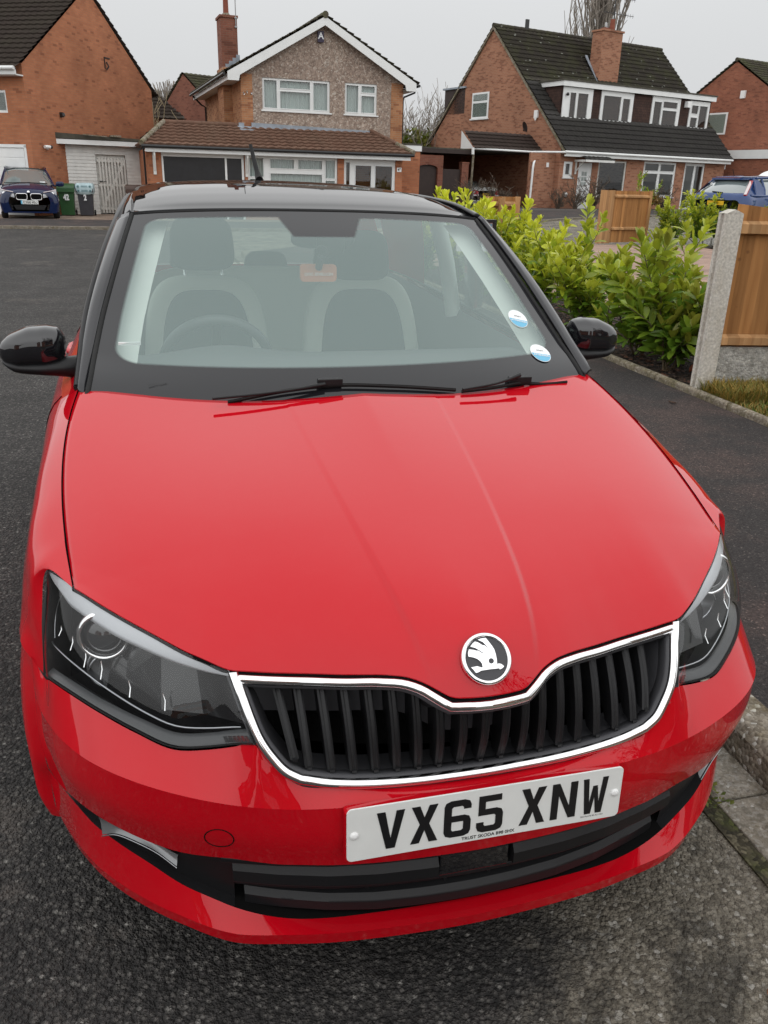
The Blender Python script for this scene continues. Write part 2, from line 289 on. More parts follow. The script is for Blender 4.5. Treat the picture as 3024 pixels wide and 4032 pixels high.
def tile_mat(name,c,moss,mossf,spots=0):
    mt,t,b=newmat(name); uv=t.nodes.new('ShaderNodeUVMap'); tcn=t.nodes.new('ShaderNodeTexCoord')
    br=t.nodes.new('ShaderNodeTexBrick'); t.links.new(uv.outputs[0],br.inputs['Vector'])
    for k,v_ in (('Scale',1),('Brick Width',.3),('Row Height',.3),('Mortar Size',.004)): br.inputs[k].default_value=v_
    br.inputs['Color1'].default_value=(*[q*1.15 for q in c],1); br.inputs['Color2'].default_value=(*[q*.8 for q in c],1); br.inputs['Mortar'].default_value=(*[q*.5 for q in c],1); br.offset=0
    n=t.nodes.new('ShaderNodeTexNoise'); n.inputs['Scale'].default_value=1.3; n.inputs['Detail'].default_value=9; n.inputs['Roughness'].default_value=.72; t.links.new(tcn.outputs['Object'],n.inputs['Vector'])
    mk=ramp(t,n.outputs[0],[(.45,(0,0,0)),(.68,(mossf,)*3)]); mx=t.nodes.new('ShaderNodeMixRGB'); t.links.new(mk.outputs[0],mx.inputs[0]); t.links.new(br.outputs[0],mx.inputs[1]); mx.inputs[2].default_value=(*moss,1); out=mx.outputs[0]
    if spots:
        vo=t.nodes.new('ShaderNodeTexVoronoi'); vo.inputs['Scale'].default_value=2.6; t.links.new(tcn.outputs['Object'],vo.inputs['Vector'])
        m4=ramp(t,vo.outputs['Distance'],[(0,(spots,)*3),(.12,(spots,)*3),(.15,(0,0,0))]); m5=t.nodes.new('ShaderNodeMixRGB'); t.links.new(m4.outputs[0],m5.inputs[0]); t.links.new(out,m5.inputs[1]); m5.inputs[2].default_value=(.30,.31,.27,1); out=m5.outputs[0]
    t.links.new(out,b.inputs['Base Color']); b.inputs['Roughness'].default_value=.85; b.inputs['Specular IOR Level'].default_value=.25
    n3=t.nodes.new('ShaderNodeTexNoise'); n3.inputs['Scale'].default_value=14; n3.inputs['Detail'].default_value=5; t.links.new(tcn.outputs['Object'],n3.inputs['Vector'])
    bu=t.nodes.new('ShaderNodeBump'); bu.inputs['Distance'].default_value=.01; t.links.new(n3.outputs[0],bu.inputs['Height']); t.links.new(bu.outputs[0],b.inputs['Normal'])
    return mt
M['tileL']=tile_mat('dark_roof_tiles',(.045,.034,.028),(.05,.045,.03),.5)
M['tileP']=tile_mat('brown_roof_tiles',(.145,.080,.055),(.15,.10,.07),.5)
M['tileC']=tile_mat('old_grey_tiles',(.085,.072,.055),(.10,.105,.045),.8)
M['tileR']=tile_mat('mossy_roof_tiles',(.040,.034,.027),(.060,.062,.028),.8,.8)
M['tileCar']=tile_mat('carport_tiles',(.050,.035,.030),(.05,.045,.035),.4)
M['tileR2']=tile_mat('lower_dark_tiles',(.042,.039,.037),(.05,.05,.04),.4)
M['tileF']=tile_mat('far_roof_tiles',(.060,.052,.038),(.085,.09,.04),.9)
# asphalt etc.
def road_mat():
    mt,t,b=newmat('road_chippings'); nd=t.nodes.new; lk=t.links.new; tcn=nd('ShaderNodeTexCoord'); sp_=nd('ShaderNodeSeparateXYZ'); lk(tcn.outputs['Object'],sp_.inputs[0])
    def vor(sc):
        v=nd('ShaderNodeTexVoronoi'); v.inputs['Scale'].default_value=sc; lk(tcn.outputs['Object'],v.inputs['Vector']); return v
    def noi(sc,d=6,r=.6):
        n=nd('ShaderNodeTexNoise'); n.inputs['Scale'].default_value=sc; n.inputs['Detail'].default_value=d; n.inputs['Roughness'].default_value=r; lk(tcn.outputs['Object'],n.inputs['Vector']); return n
    def mth(op,a,b_,c=None):
        m=nd('ShaderNodeMath'); m.operation=op
        for k,q in enumerate((a,b_,c)):
            if q is None: continue
            if isinstance(q,(int,float)): m.inputs[k].default_value=q
            else: lk(q,m.inputs[k])
        return m.outputs[0]
    def rng_(v,a,b_,c,d,sm_=False):
        m=nd('ShaderNodeMapRange'); m.interpolation_type='SMOOTHSTEP' if sm_ else 'LINEAR'; lk(v,m.inputs[0])
        for k,q in enumerate((a,b_,c,d)): m.inputs[k+1].default_value=q
        return m.outputs[0]
    v1=vor(92); v2=vor(210); s1=nd('ShaderNodeSeparateColor'); lk(v1.outputs['Color'],s1.inputs[0]); s2=nd('ShaderNodeSeparateColor'); lk(v2.outputs['Color'],s2.inputs[0])
    new=ramp(t,s1.outputs[0],[(0,(.026,.024,.023)),(.5,(.050,.046,.044)),(.85,(.080,.074,.068)),(.965,(.115,.108,.10)),(1,(.21,.20,.185))])
    old=ramp(t,s1.outputs[1],[(0,(.095,.082,.062)),(.5,(.165,.145,.112)),(.85,(.22,.197,.158)),(.96,(.25,.23,.195)),(1,(.38,.36,.32))])
    big=noi(1.7,8,.7); mid=noi(5,7,.65)
    x=mth('ADD',sp_.outputs[0],mth('MULTIPLY',mth('SUBTRACT',big.outputs[0],.5),1.1)); m_old=rng_(x,.02,.30,0,1,True)
    # damp dark areas on the old part
    damp=rng_(noi(3.1,9,.7).outputs[0],.50,.60,1.0,.36,True)
    gap=rng_(v1.outputs['Distance'],.25,.62,1.12,.40)
    oc=nd('ShaderNodeVectorMath'); oc.operation='SCALE'; lk(old.outputs[0],oc.inputs[0]); lk(damp,oc.inputs['Scale'])
    mx=nd('ShaderNodeMixRGB'); lk(m_old,mx.inputs[0]); lk(new.outputs[0],mx.inputs[1]); lk(oc.outputs[0],mx.inputs[2])
    far=rng_(mth('ADD',sp_.outputs[1],mth('MULTIPLY',mth('SUBTRACT',noi(.5,8,.7).outputs[0],.5),6)),-.5,7,1.0,1.40,True)  # colour lightened with distance, standing in for the paler grazing view
    pat=rng_(noi(1.6,10,.78).outputs[0],.36,.66,.66,1.42)
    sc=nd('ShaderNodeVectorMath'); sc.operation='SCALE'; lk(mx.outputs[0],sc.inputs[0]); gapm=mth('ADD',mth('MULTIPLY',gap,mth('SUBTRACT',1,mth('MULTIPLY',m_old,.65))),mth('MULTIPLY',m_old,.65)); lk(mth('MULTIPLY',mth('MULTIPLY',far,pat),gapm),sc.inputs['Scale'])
    # old resurfacing scars and lighter rubbed patches
    sca=ramp(t,noi(.55,10,.78).outputs[0],[(.56,(0,0,0)),(.63,(.65,.65,.65))]); mp_=nd('ShaderNodeMixRGB'); lk(sca.outputs[0],mp_.inputs[0]); lk(sc.outputs[0],mp_.inputs[1]); mp_.inputs[2].default_value=(.135,.115,.10,1)
    lk(mp_.outputs[0],b.inputs['Base Color']); b.inputs['Roughness'].default_value=.78; b.inputs['Specular IOR Level'].default_value=.35
    h=mth('ADD',mth('MULTIPLY',mth('SUBTRACT',1,v1.outputs['Distance']),1.0),mth('MULTIPLY',s1.outputs[2],1.1)); h=mth('ADD',h,mth('MULTIPLY',mth('SUBTRACT',1,v2.outputs['Distance']),.5)); h=mth('ADD',h,mth('MULTIPLY',mid.outputs[0],1.2))
    bu=nd('ShaderNodeBump'); lk(rng_(m_old,0,1,.015,.008),bu.inputs['Distance']); lk(h,bu.inputs['Height']); lk(bu.outputs[0],b.inputs['Normal'])
    return mt
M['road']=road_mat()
M['roadfar']=speckle_mat('road_far',None,[(0,(.050,.046,.045)),(.6,(.080,.075,.072)),(1,(.125,.117,.11))],40,bump=.006,patch=(1.25,1.18,1.1),pscale=.35)
M['pave']=speckle_mat('fine_asphalt',None,[(0,(.022,.019,.019)),(.6,(.034,.030,.029)),(.96,(.050,.045,.043)),(1,(.13,.11,.10))],170,bump=.0025,patch=(1.75,1.45,1.35),pscale=1.5)
M['concrete']=speckle_mat('concrete_slab',None,[(0,(.14,.125,.10)),(.6,(.21,.188,.155)),(.95,(.24,.225,.20)),(1,(.34,.33,.30))],130,bump=.002,patch=(.62,.58,.50),pscale=3)
M['kerb']=speckle_mat('kerbstone',None,[(0,(.14,.118,.09)),(.6,(.23,.20,.158)),(.93,(.29,.258,.21)),(1,(.55,.54,.50))],80,bump=.004,patch=(.55,.52,.42),pscale=7)
M['edging']=speckle_mat('edging_stone',None,[(0,(.16,.135,.10)),(.7,(.25,.215,.165)),(1,(.33,.30,.25))],70,bump=.003,patch=(.6,.6,.45),pscale=5)
M['post']=speckle_mat('concrete_post',None,[(0,(.52,.495,.44)),(.7,(.545,.52,.465)),(1,(.56,.54,.49))],160,bump=.0006,patch=(.86,.84,.80),pscale=5)
M['gravelboard']=speckle_mat('gravel_board',None,[(0,(.30,.295,.27)),(.7,(.40,.39,.36)),(1,(.48,.47,.43))],60,bump=.006,patch=(.85,.84,.82),pscale=9)
M['soil']=speckle_mat('bark_soil',None,[(0,(.012,.008,.006)),(.6,(.026,.016,.011)),(.9,(.055,.033,.022)),(1,(.10,.06,.04))],38,bump=.03,patch=(.8,.75,.7),pscale=3)
M['earth']=speckle_mat('garden_ground',None,[(0,(.03,.028,.015)),(.6,(.05,.05,.025)),(1,(.09,.08,.05))],20,bump=.03,patch=(.7,.8,.6),pscale=.5)
M['drive']=speckle_mat('driveway_screed',None,[(0,(.20,.15,.115)),(.6,(.27,.205,.16)),(1,(.36,.29,.23))],30,bump=.004,patch=(.7,.68,.66),pscale=1)
M['render']=speckle_mat('pebbledash',None,[(0,(.24,.18,.145)),(.5,(.33,.255,.205)),(.85,(.40,.32,.265)),(1,(.50,.45,.39))],22,bump=.012,patch=(.88,.86,.86),pscale=.5)
def blockpave():
    mt,t,b=newmat('block_paving'); tcn=t.nodes.new('ShaderNodeTexCoord'); mp=t.nodes.new('ShaderNodeMapping'); mp.inputs['Rotation'].default_value=(0,0,R(8)); t.links.new(tcn.outputs['Object'],mp.inputs[0])
    br=t.nodes.new('ShaderNodeTexBrick'); t.links.new(mp.outputs[0],br.inputs['Vector'])
    for k,v_ in (('Scale',1),('Brick Width',.24),('Row Height',.16),('Mortar Size',.006)): br.inputs[k].default_value=v_
    br.inputs['Color1'].default_value=(.33,.215,.16,1); br.inputs['Color2'].default_value=(.25,.165,.13,1); br.inputs['Mortar'].default_value=(.10,.075,.06,1)
    n=t.nodes.new('ShaderNodeTexNoise'); n.inputs['Scale'].default_value=1.5; n.inputs['Detail'].default_value=8; t.links.new(tcn.outputs['Object'],n.inputs['Vector'])
    mr_=t.nodes.new('ShaderNodeMapRange'); mr_.inputs[1].default_value=.3; mr_.inputs[2].default_value=.7; mr_.inputs[3].default_value=.8; mr_.inputs[4].default_value=1.25; t.links.new(n.outputs[0],mr_.inputs[0])
    sc=t.nodes.new('ShaderNodeVectorMath'); sc.operation='SCALE'; t.links.new(br.outputs[0],sc.inputs[0]); t.links.new(mr_.outputs[0],sc.inputs['Scale']); t.links.new(sc.outputs[0],b.inputs['Base Color']); b.inputs['Roughness'].default_value=.9
    return mt
M['block']=blockpave()
def wood_mat(name,a,b_,knots=True):
    mt,t,b=newmat(name); tcn=t.nodes.new('ShaderNodeTexCoord'); mp=t.nodes.new('ShaderNodeMapping'); mp.inputs['Scale'].default_value=(22,22,1.6); t.links.new(tcn.outputs['Object'],mp.inputs[0])
    n=t.nodes.new('ShaderNodeTexNoise'); n.inputs['Scale'].default_value=1; n.inputs['Detail'].default_value=8; n.inputs['Distortion'].default_value=.6; t.links.new(mp.outputs[0],n.inputs['Vector'])
    rp=ramp(t,n.outputs[0],[(.3,a),(.7,b_)])
    sx_=t.nodes.new('ShaderNodeSeparateXYZ'); t.links.new(tcn.outputs['Object'],sx_.inputs[0]); fl=t.nodes.new('ShaderNodeMath'); fl.operation='SNAP'; fl.inputs[1].default_value=.0895; t.links.new(sx_.outputs[0],fl.inputs[0])
    wn=t.nodes.new('ShaderNodeTexWhiteNoise'); wn.noise_dimensions='1D'; t.links.new(fl.outputs[0],wn.inputs['W']); mw=t.nodes.new('ShaderNodeMapRange'); mw.inputs[3].default_value=.78; mw.inputs[4].default_value=1.22; t.links.new(wn.outputs['Value'],mw.inputs[0])
    sv=t.nodes.new('ShaderNodeVectorMath'); sv.operation='SCALE'; t.links.new(rp.outputs[0],sv.inputs[0]); t.links.new(mw.outputs[0],sv.inputs['Scale']); out=sv.outputs[0]
    vo=t.nodes.new('ShaderNodeTexVoronoi'); vo.inputs['Scale'].default_value=5; t.links.new(tcn.outputs['Object'],vo.inputs['Vector'])
    mk=ramp(t,vo.outputs['Distance'],[(0,(.7,.7,.7)),(.05,(.45,.45,.45)),(.09,(0,0,0))]); mx=t.nodes.new('ShaderNodeMixRGB'); t.links.new(mk.outputs[0],mx.inputs[0]); t.links.new(out,mx.inputs[1]); mx.inputs[2].default_value=(.10,.04,.015,1)
    t.links.new(mx.outputs[0],b.inputs['Base Color']); b.inputs['Roughness'].default_value=.75; b.inputs['Specular IOR Level'].default_value=.25
    bu=t.nodes.new('ShaderNodeBump'); bu.inputs['Distance'].default_value=.002; t.links.new(n.outputs[0],bu.inputs['Height']); t.links.new(bu.outputs[0],b.inputs['Normal'])
    return mt
M['fence']=wood_mat('fence_wood',(.29,.130,.042),(.41,.20,.070))
M['fencerail']=wood_mat('fence_rail_wood',(.33,.17,.07),(.45,.26,.12))
def leaf_mat(name,base,rough=.35,trans=.25):
    mt,t,b=newmat(name); at=t.nodes.new('ShaderNodeAttribute'); at.attribute_name='tint'
    mx=t.nodes.new('ShaderNodeMixRGB'); mx.blend_type='MULTIPLY'; mx.inputs[0].default_value=1; mx.inputs[1].default_value=(*base,1); t.links.new(at.outputs['Color'],mx.inputs[2]); t.links.new(mx.outputs[0],b.inputs['Base Color'])
    b.inputs['Roughness'].default_value=rough; b.inputs['Specular IOR Level'].default_value=.4
    out=t.nodes['Material Output']; tl=t.nodes.new('ShaderNodeBsdfTranslucent'); t.links.new(mx.outputs[0],tl.inputs[0]); ms=t.nodes.new('ShaderNodeMixShader'); ms.inputs[0].default_value=trans; t.links.new(b.outputs[0],ms.inputs[1]); t.links.new(tl.outputs[0],ms.inputs[2]); t.links.new(ms.outputs[0],out.inputs[0])
    return mt
M['laurel']=leaf_mat('laurel_leaf',(.335,.415,.036),.30,.35)
M['ivy']=leaf_mat('ivy_leaf',(.075,.095,.02),.5)
M['grassm']=leaf_mat('grass_blade',(.16,.17,.045),.6)
M['stem']=pm('shrub_stem',(.11,.085,.05),.8,noise=.2,nscale=30)
M['leafred']=pm('dead_red_leaf',(.22,.055,.02),.6,noise=.2)
M['leafbrown']=pm('dead_brown_leaf',(.075,.042,.026),.8,noise=.35,nscale=40)
M['greenbin']=pm('green_bin',(.022,.085,.026),.42,noise=.12,nscale=6)
M['greybin']=pm('grey_bin',(.045,.046,.055),.45,noise=.12,nscale=6)
M['brownbin']=pm('brown_bin',(.065,.033,.022),.45,noise=.1,nscale=6)
M['bag']=pm('printed_bag',(.42,.55,.58),.5,noise=.1,nscale=10)
M['bagprint']=pm('bag_print',(.05,.16,.18),.5)
M['sticker']=pm('sticker_white',(.80,.82,.83),.4)
M['stickerblue']=pm('sticker_blue',(.12,.42,.62),.4)
M['orange']=pm('orange_device',(.50,.16,.07),.5)
M['purple']=pm('alarm_purple',(.02,.01,.04),.4)
# ---------------------------------------------------------------- curve tools
def arr(s): return np.array(s,float)
def herm(P,u,uu):
    P=arr(P); u=arr(u); d=np.diff(P,axis=0)/np.diff(u)[:,None]; mt=np.zeros_like(P); mt[0]=d[0]; mt[-1]=d[-1]
    h=np.diff(u)
    for i in range(1,len(P)-1): mt[i]=(d[i-1]*h[i]+d[i]*h[i-1])/(h[i]+h[i-1])
    k=np.clip(np.searchsorted(u,uu)-1,0,len(P)-2); t=((uu-u[k])/h[k])[:,None]; H=h[k][:,None]
    return (2*t**3-3*t**2+1)*P[k]+(t**3-2*t**2+t)*H*mt[k]+(-2*t**3+3*t**2)*P[k+1]+(t**3-t**2)*H*mt[k+1]
def chord(P): return np.r_[0,np.cumsum(np.linalg.norm(np.diff(arr(P),axis=0),axis=1))]
def spl(P,n): c=chord(P); return herm(P,c,np.linspace(0,c[-1],n))
def mir(P): return arr(P)*[-1,1,1]
def full(P): P=arr(P); return np.vstack([mir(P)[::-1],P[1:] if abs(P[0][0])<1e-6 else P])
def loft(rows,nu,nv,mode='lin',bulge=None):
    """rows: equal-length control polylines -> dense grid [nv rows][nu]"""
    rows=[arr(r) for r in rows]; c=np.mean([chord(r)/chord(r)[-1] for r in rows],axis=0); uu=np.linspace(0,1,nu)
    D=[herm(r,c,uu) for r in rows]; D=arr(D); nr=len(rows)
    cv=np.linspace(0,1,nr); cc=np.r_[0,np.cumsum(np.linalg.norm(np.diff(D,axis=0),axis=2).mean(1))]; cc/=cc[-1]; out=[]
    vv=np.linspace(0,1,nv)
    if mode=='smooth': 
        return np.stack([herm(D[:,j],cc,vv) for j in range(nu)],axis=1)
    G=np.stack([[np.interp(v_,cc,D[:,j,k]) for v_ in vv] for j in range(nu) for k in range(3)],axis=1).reshape(nv,nu,3)
    return G
def both(mb,G,smooth=True):
    mb.grid(G,smooth); mb.grid(arr(G)*[-1,1,1],smooth,flip=True)
# ---------------------------------------------------------------- red hatchback
car=empty('parked_car',(0,0,0),0,'red hatchback with black roof parked at the kerb, filling the foreground, front plate VX65 XNW','car')
chT=[(0,.051,.693),(.03,.053,.693),(.067,.060,.692),(.09,.074,.703),(.11,.087,.713),(.14,.099,.722),(.18,.112,.723),(.24,.132,.718),(.3,.150,.717),(.36,.161,.720),(.437,.171,.729)]
chS=[(.426,.146,.695),(.415,.121,.664),(.402,.101,.632),(.382,.086,.600),(.360,.074,.575),(.332,.067,.558)]
chB=[(.29,.062,.547),(.24,.060,.537),(.18,.058,.530),(.12,.057,.526),(.06,.057,.524),(0,.057,.523)]
hoodside=[(.702,.432,.787),(.720,.543,.819),(.735,.655,.840),(.746,.767,.869),(.753,.880,.901),(.753,.992,.930),(.747,1.104,.955),(.737,1.216,.981)]
hlTop=[(.446,.174,.735),(.504,.222,.746),(.557,.272,.758),(.608,.321,.769),(.653,.370,.778),(.692,.419,.784),(.726,.469,.787),(.759,.518,.787)]
hlBot=[(.404,.094,.630),(.435,.125,.611),(.48,.142,.600),(.534,.160,.595),(.6,.205,.608),(.66,.26,.618),(.72,.335,.618),(.765,.41,.605),(.785,.475,.575)]
def sm(a,b,x): t=np.clip((x-a)/(b-a),0,1); return t*t*(3-2*t)
# hood
front=arr([(x,y,z+.006) for x,y,z in chT]+[(.47,.193,.745)]+[(x,y,z+.003) for x,y,z in hlTop[1:6]]+[(.702,.432,.787)])
hs=arr(hoodside)
def xe(y): return np.interp(y,hs[:,1],hs[:,0]) if y>.432 else .702
pxe=np.polyfit(hs[:,1],hs[:,0],3); pe=np.polyfit(hs[:,1],hs[:,2]-(.987-.2*(1.057-hs[:,1])),2)
fx_=np.linspace(0,.702,400); fyz=arr([[np.interp(x,front[:,0],front[:,1]),np.interp(x,front[:,0],front[:,2])] for x in fx_])
kern=np.hanning(25); kern/=kern.sum()
fsm=np.stack([np.convolve(np.pad(fyz[:,k],12,mode='reflect',reflect_type='even' if False else 'odd'),kern,'valid') for k in (0,1)],1)
fsm[:30,0]=np.convolve(np.pad(fyz[:,0],12,mode='reflect'),kern,'valid')[:30]; fsm[:30,1]=np.convolve(np.pad(fyz[:,1],12,mode='reflect'),kern,'valid')[:30]
py5=np.polyfit(fx_,fyz[:,0],5)
def xe(y): return float(np.polyval(pxe,y)) if y>.432 else float(np.polyval(pxe,.432))
def Ghood(x,y):
    u=min(1.0,abs(x)/xe(y)); e=float(np.polyval(pe,max(y,.20))); L=.983-.2*(1.057-y)
    return L+e*(.42*u**2.2+.58*u**7.5)+.004*u**6-.017*math.sin(math.pi*u)*sm(.45,1.12,y)
def hood_pt(s,t,pc_t,pc_v):
    xf=s*.702; yf=float(np.interp(xf,fx_,fsm[:,0])); zf=float(np.interp(xf,fx_,fsm[:,1])); yb=1.057+.159*s**2.2; y=yf+(yb-yf)*t; x=s*xe(max(y,.432)); d=y-yf
    lam=np.interp(abs(x),(0,.15,.4,.7),(.060,.085,.11,.10)); z=Ghood(x,y)+(zf-Ghood(xf,yf))*math.exp(-d/lam)
    xc=.088+.115*t**.62; h=np.interp(t,(0,.03,.10,.2,.4,.7,1),(0,.005,.0085,.0062,.0030,.0013,.0008)); wd=np.interp(t,(0,.15,.4,1),(.013,.013,.012,.012))
    z+=h*(1-sm(xc-.004,xc+wd,abs(x)))-h*.5
    return (x,y,z)
pc_t=np.linspace(0,1,60); pc_v=herm([[0],[.10],[.2],[.29],[.387],[.528],[.67],[.84],[1]],[0,.02,.043,.08,.15,.3,.5,.75,1],pc_t)[:,0]
S_=np.unique(np.r_[np.linspace(0,1,80),np.linspace(.1,.36,110)]); T_=np.linspace(0,1,90)**1.5
xs=np.r_[-S_[::-1],S_[1:]]
G=[[ (math.copysign(1,s)*p[0],p[1],p[2]) if s else p for s in xs for p in [hood_pt(abs(s),t,pc_t,pc_v)]] for t in T_]
hood=MB().grid(G).build('bonnet',M['red'],car,uv=False,solid=.006)
# shut line shadow gaps
mb=MB()
for sx in (1,-1):
    mb.tube([(sx*(x+.002),y+.001,z-.0065) for x,y,z in [hood_pt(1.0,t,0,0) for t in np.linspace(0,1,40)]],.0024,6)
mb.tube([(x,y+.006,z-.007) for x,y,z in full(spl(front[:20],60))],.005,6)
mb.build('panel_gap',M['void'],car,uv=False)
# fenders and sides ------------------------------------------------------------
def zarch(y,yc,r=.338,zc=.30): 
    d=r*r-(y-yc)**2; return zc+math.sqrt(d) if d>0 else None
ys=[.53,.60,.7,.8,.9,1.0,1.1,1.22,1.4,1.7,2.0,2.35,2.7,2.95,3.1,3.3,3.5,3.65,3.75]
hedge_=lambda y: hood_pt(1.0,(y-.432)/.784,pc_t,pc_v)
cut=lambda y: (hedge_(y)[0]+.0038, hedge_(y)[2]-.0005) if y<=1.216 else (np.interp(y,(1.216,1.6,2.3,2.9,3.4,3.75),(.742,.752,.757,.750,.715,.66)),np.interp(y,(1.216,1.6,2.3,2.9,3.4,3.75),(.980,.992,1.012,1.035,1.06,1.06)))
def bot(y):
    for yc in (.85,3.32):
        z=zarch(y,yc)
        if z: return max(z,.19)
    return .19
R0=[(.704,.434,.786)];R1=[(.761,.522,.787)];R2=[(.779,.505,.70)];R3=[(.786,.480,.60)];R4=[(.812,.50,.50)]
R0=[(.706,.438,.785)]
for y in ys:
    cx,cz=cut(y); R0.append((cx,y,cz))
    fx=np.interp(y,(.53,.6,.7,.9,1.1,1.22,1.6,2.9,3.4,3.75),(.775,.791,.799,.803,.803,.806,.828,.828,.800,.745)); fz=np.interp(y,(.53,.6,.7,.8,.9,1.0,1.1,1.22,1.6,2.9,3.75),(.788,.797,.823,.845,.868,.889,.908,.926,.940,.975,.99))
    R1.append((fx,y,fz))
    gx=np.interp(y,(.53,.6,.7,.9,1.22,2,3.0,3.4,3.75),(.798,.821,.830,.837,.846,.860,.862,.845,.785)); gz=np.interp(y,(.53,.6,.7,.8,.9,1.1,1.22,1.6,2.5,3.75),(.705,.715,.745,.765,.785,.81,.83,.87,.89,.90)); R2.append((gx,y,gz))
    kx=np.interp(y,(.53,.6,.7,.9,1.22,2,3.1,3.5,3.75),(.808,.834,.848,.858,.862,.864,.866,.85,.80)); R3.append((kx,y,np.interp(y,(.53,.6,.7,.9,1.22,2.5,3.75),(.635,.645,.665,.70,.67,.66,.68))))
    R4.append((np.interp(y,(.53,.6,.9,1.22,2,3.1,3.5,3.75),(.822,.846,.866,.862,.852,.866,.85,.80)),y,bot(y) if y>.55 else .615 if y<.55 else .5))
R4[0]=(.789,.482,.577); R4[1]=(.823,.53,.598); R4[2]=(.846,.60,.606); R4[3]=(.855,.70,.606)
rows=[R0,R1,R2,R3,R4]
# dense rows, split into panels along y
cu=chord(R2); cu/=cu[-1]; uu=np.linspace(0,1,240)
D=[herm(r,cu,uu) for r in rows]
# exact wheel arches on the last row
for j in range(240):
    y=D[4][j][1]
    if y>.70: D[4][j][2]=bot(y)
DD=arr(D); vv=np.linspace(0,1,26); cc=np.array([0,.12,.36,.62,1.])
def acr(P):
    c=chord(P); c=c/c[-1]; c=.6*c+.4*cc; return herm(P,c,vv)
GG=np.stack([acr(DD[:,j]) for j in range(240)],axis=1)
for nm,a,b in (('front_wing',0,1.28),('front_door',1.28,2.36),('rear_door',2.36,3.02),('rear_quarter_panel',3.02,9)):
    js=[j for j in range(240) if a<=GG[8][j][1]<b+.012]
    for sx in (1,-1):
        mb=MB(); mb.grid(GG[:,js]*[sx,1,1],True,flip=sx<0); o=mb.build(nm,M['red'],car,uv=False)
        if 'door' in nm:
            h=MB(); yy=b-.22; h.tube([(sx*.832,yy,.895),(sx*.862,yy+.03,.90),(sx*.864,yy+.13,.903),(sx*.838,yy+.17,.905)],.012,8); h.build('handle',M['red'],o,uv=False)
mb=MB()
for sx in (1,-1):
    for a in (1.285,2.365,3.025):
        j=min(range(240),key=lambda k:abs(GG[8][k][1]-a)); mb.tube([(sx*(p[0]-.001),p[1],p[2]) for p in GG[2:,j]],.003,5)
    # wheel arch liners, sills
    for yc in (.85,3.32):
        Gs=[[ (sx*x,yc+.335*math.cos(t),.30+.335*math.sin(t)) for t in np.linspace(-.33,math.pi+.33,24)] for x in (.80,.60)]; mb.grid(Gs)
        mb.cyl((sx*.60,yc,.3),(-sx,0,0),.335,.01,24)
mb.box(-.80,.80,.55,3.75,.175,.185)
mb.build('wheel_arch_liner',M['void'],car,uv=False)
for yc in (.85,3.32):
    for sx in (1,-1):
        t=MB(); t.lathe((sx*.64,yc,.300),(sx,0,0),[(.205,0),(.27,.0),(.295,.015),(.302,.04),(.302,.15),(.295,.175),(.27,.19),(.205,.185)],40)
        wh=t.build('wheel',M['tyre'],car,uv=False)
        r_=MB(); r_.lathe((sx*.66,yc,.300),(sx,0,0),[(.205,.165),(.19,.16),(.185,.10),(.02,.10)],40)
        for k in range(5):
            a=2*math.pi*k/5; d=Vector((0,math.cos(a),math.sin(a))); r_.tube([Vector((sx*.80,yc,.3))+d*.03,Vector((sx*.805,yc,.3))+d*.11,Vector((sx*.80,yc,.3))+d*.19],[.03,.022,.02],8)
        r_.cyl((sx*.78,yc,.3),(sx,0,0),.05,.03,20); r_.build('rim',M['alloy'],wh,uv=False)
# bumper -----------------------------------------------------------------------
b0=[(0,.060,.519),(.09,.060,.521),(.188,.061,.527),(.281,.064,.543),(.335,.070,.556),(.384,.089,.600),(.404,.100,.630),(.435,.126,.609),(.48,.143,.597),(.534,.161,.592),(.6,.206,.605),(.66,.261,.615),(.72,.336,.615),(.765,.411,.602),(.787,.474,.572),(.812,.515,.598)]
b1=[(0,.030,.520),(.09,.032,.521),(.188,.037,.520),(.281,.049,.515),(.335,.062,.513),(.375,.071,.512),(.41,.082,.512),(.45,.096,.512),(.49,.114,.514),(.54,.137,.520),(.60,.174,.528),(.655,.210,.537),(.71,.270,.536),(.755,.345,.528),(.789,.425,.518),(.815,.500,.515)]
b2=[(0,.034,.375),(.09,.036,.376),(.188,.042,.377),(.281,.055,.378),(.335,.068,.378),(.37,.076,.379),(.41,.088,.382),(.45,.10,.387),(.49,.114,.387),(.54,.135,.388),(.60,.170,.395),(.655,.213,.401),(.70,.262,.400),(.745,.332,.388),(.775,.41,.352),(.812,.50,.33)]
_dx=(0,.281,.335,.375,.41,.45,.49,.54,.60,.655,.71,.755,.789,.815,.85); _dy=(0,0,.012,.018,.022,.026,.029,.032,.033,.030,.023,.015,.007,.002,0)
b1=[(x,y-float(np.interp(x,_dx,_dy)),z+.74*float(np.interp(x,_dx,_dy))) for x,y,z in b1]
def evenfit(b,deg=4):
    x=arr(b)[:,0]; A=np.stack([x**(2*k) for k in range(deg+1)],1); w_=np.where(x>.74,3.,1.)[:,None]; out=[]
    cy=np.linalg.lstsq(A*w_,arr(b)[:,1]*w_[:,0],rcond=None)[0]; cz=np.linalg.lstsq(A*w_,arr(b)[:,2]*w_[:,0],rcond=None)[0]; r=arr(b).copy(); r[:,1]=A@cy; r[:,2]=A@cz
    k=np.clip((x-.72)/.08,0,1)[:,None]; return [tuple(p) for p in (r*(1-k)+arr(b)*k)]
b1=evenfit(b1)
b12=[tuple((arr(p)*.5+arr(q)*.5)+arr((.005*min(1,p[0]/.5),-.007,0))) for p,q in zip(b1,b2)]
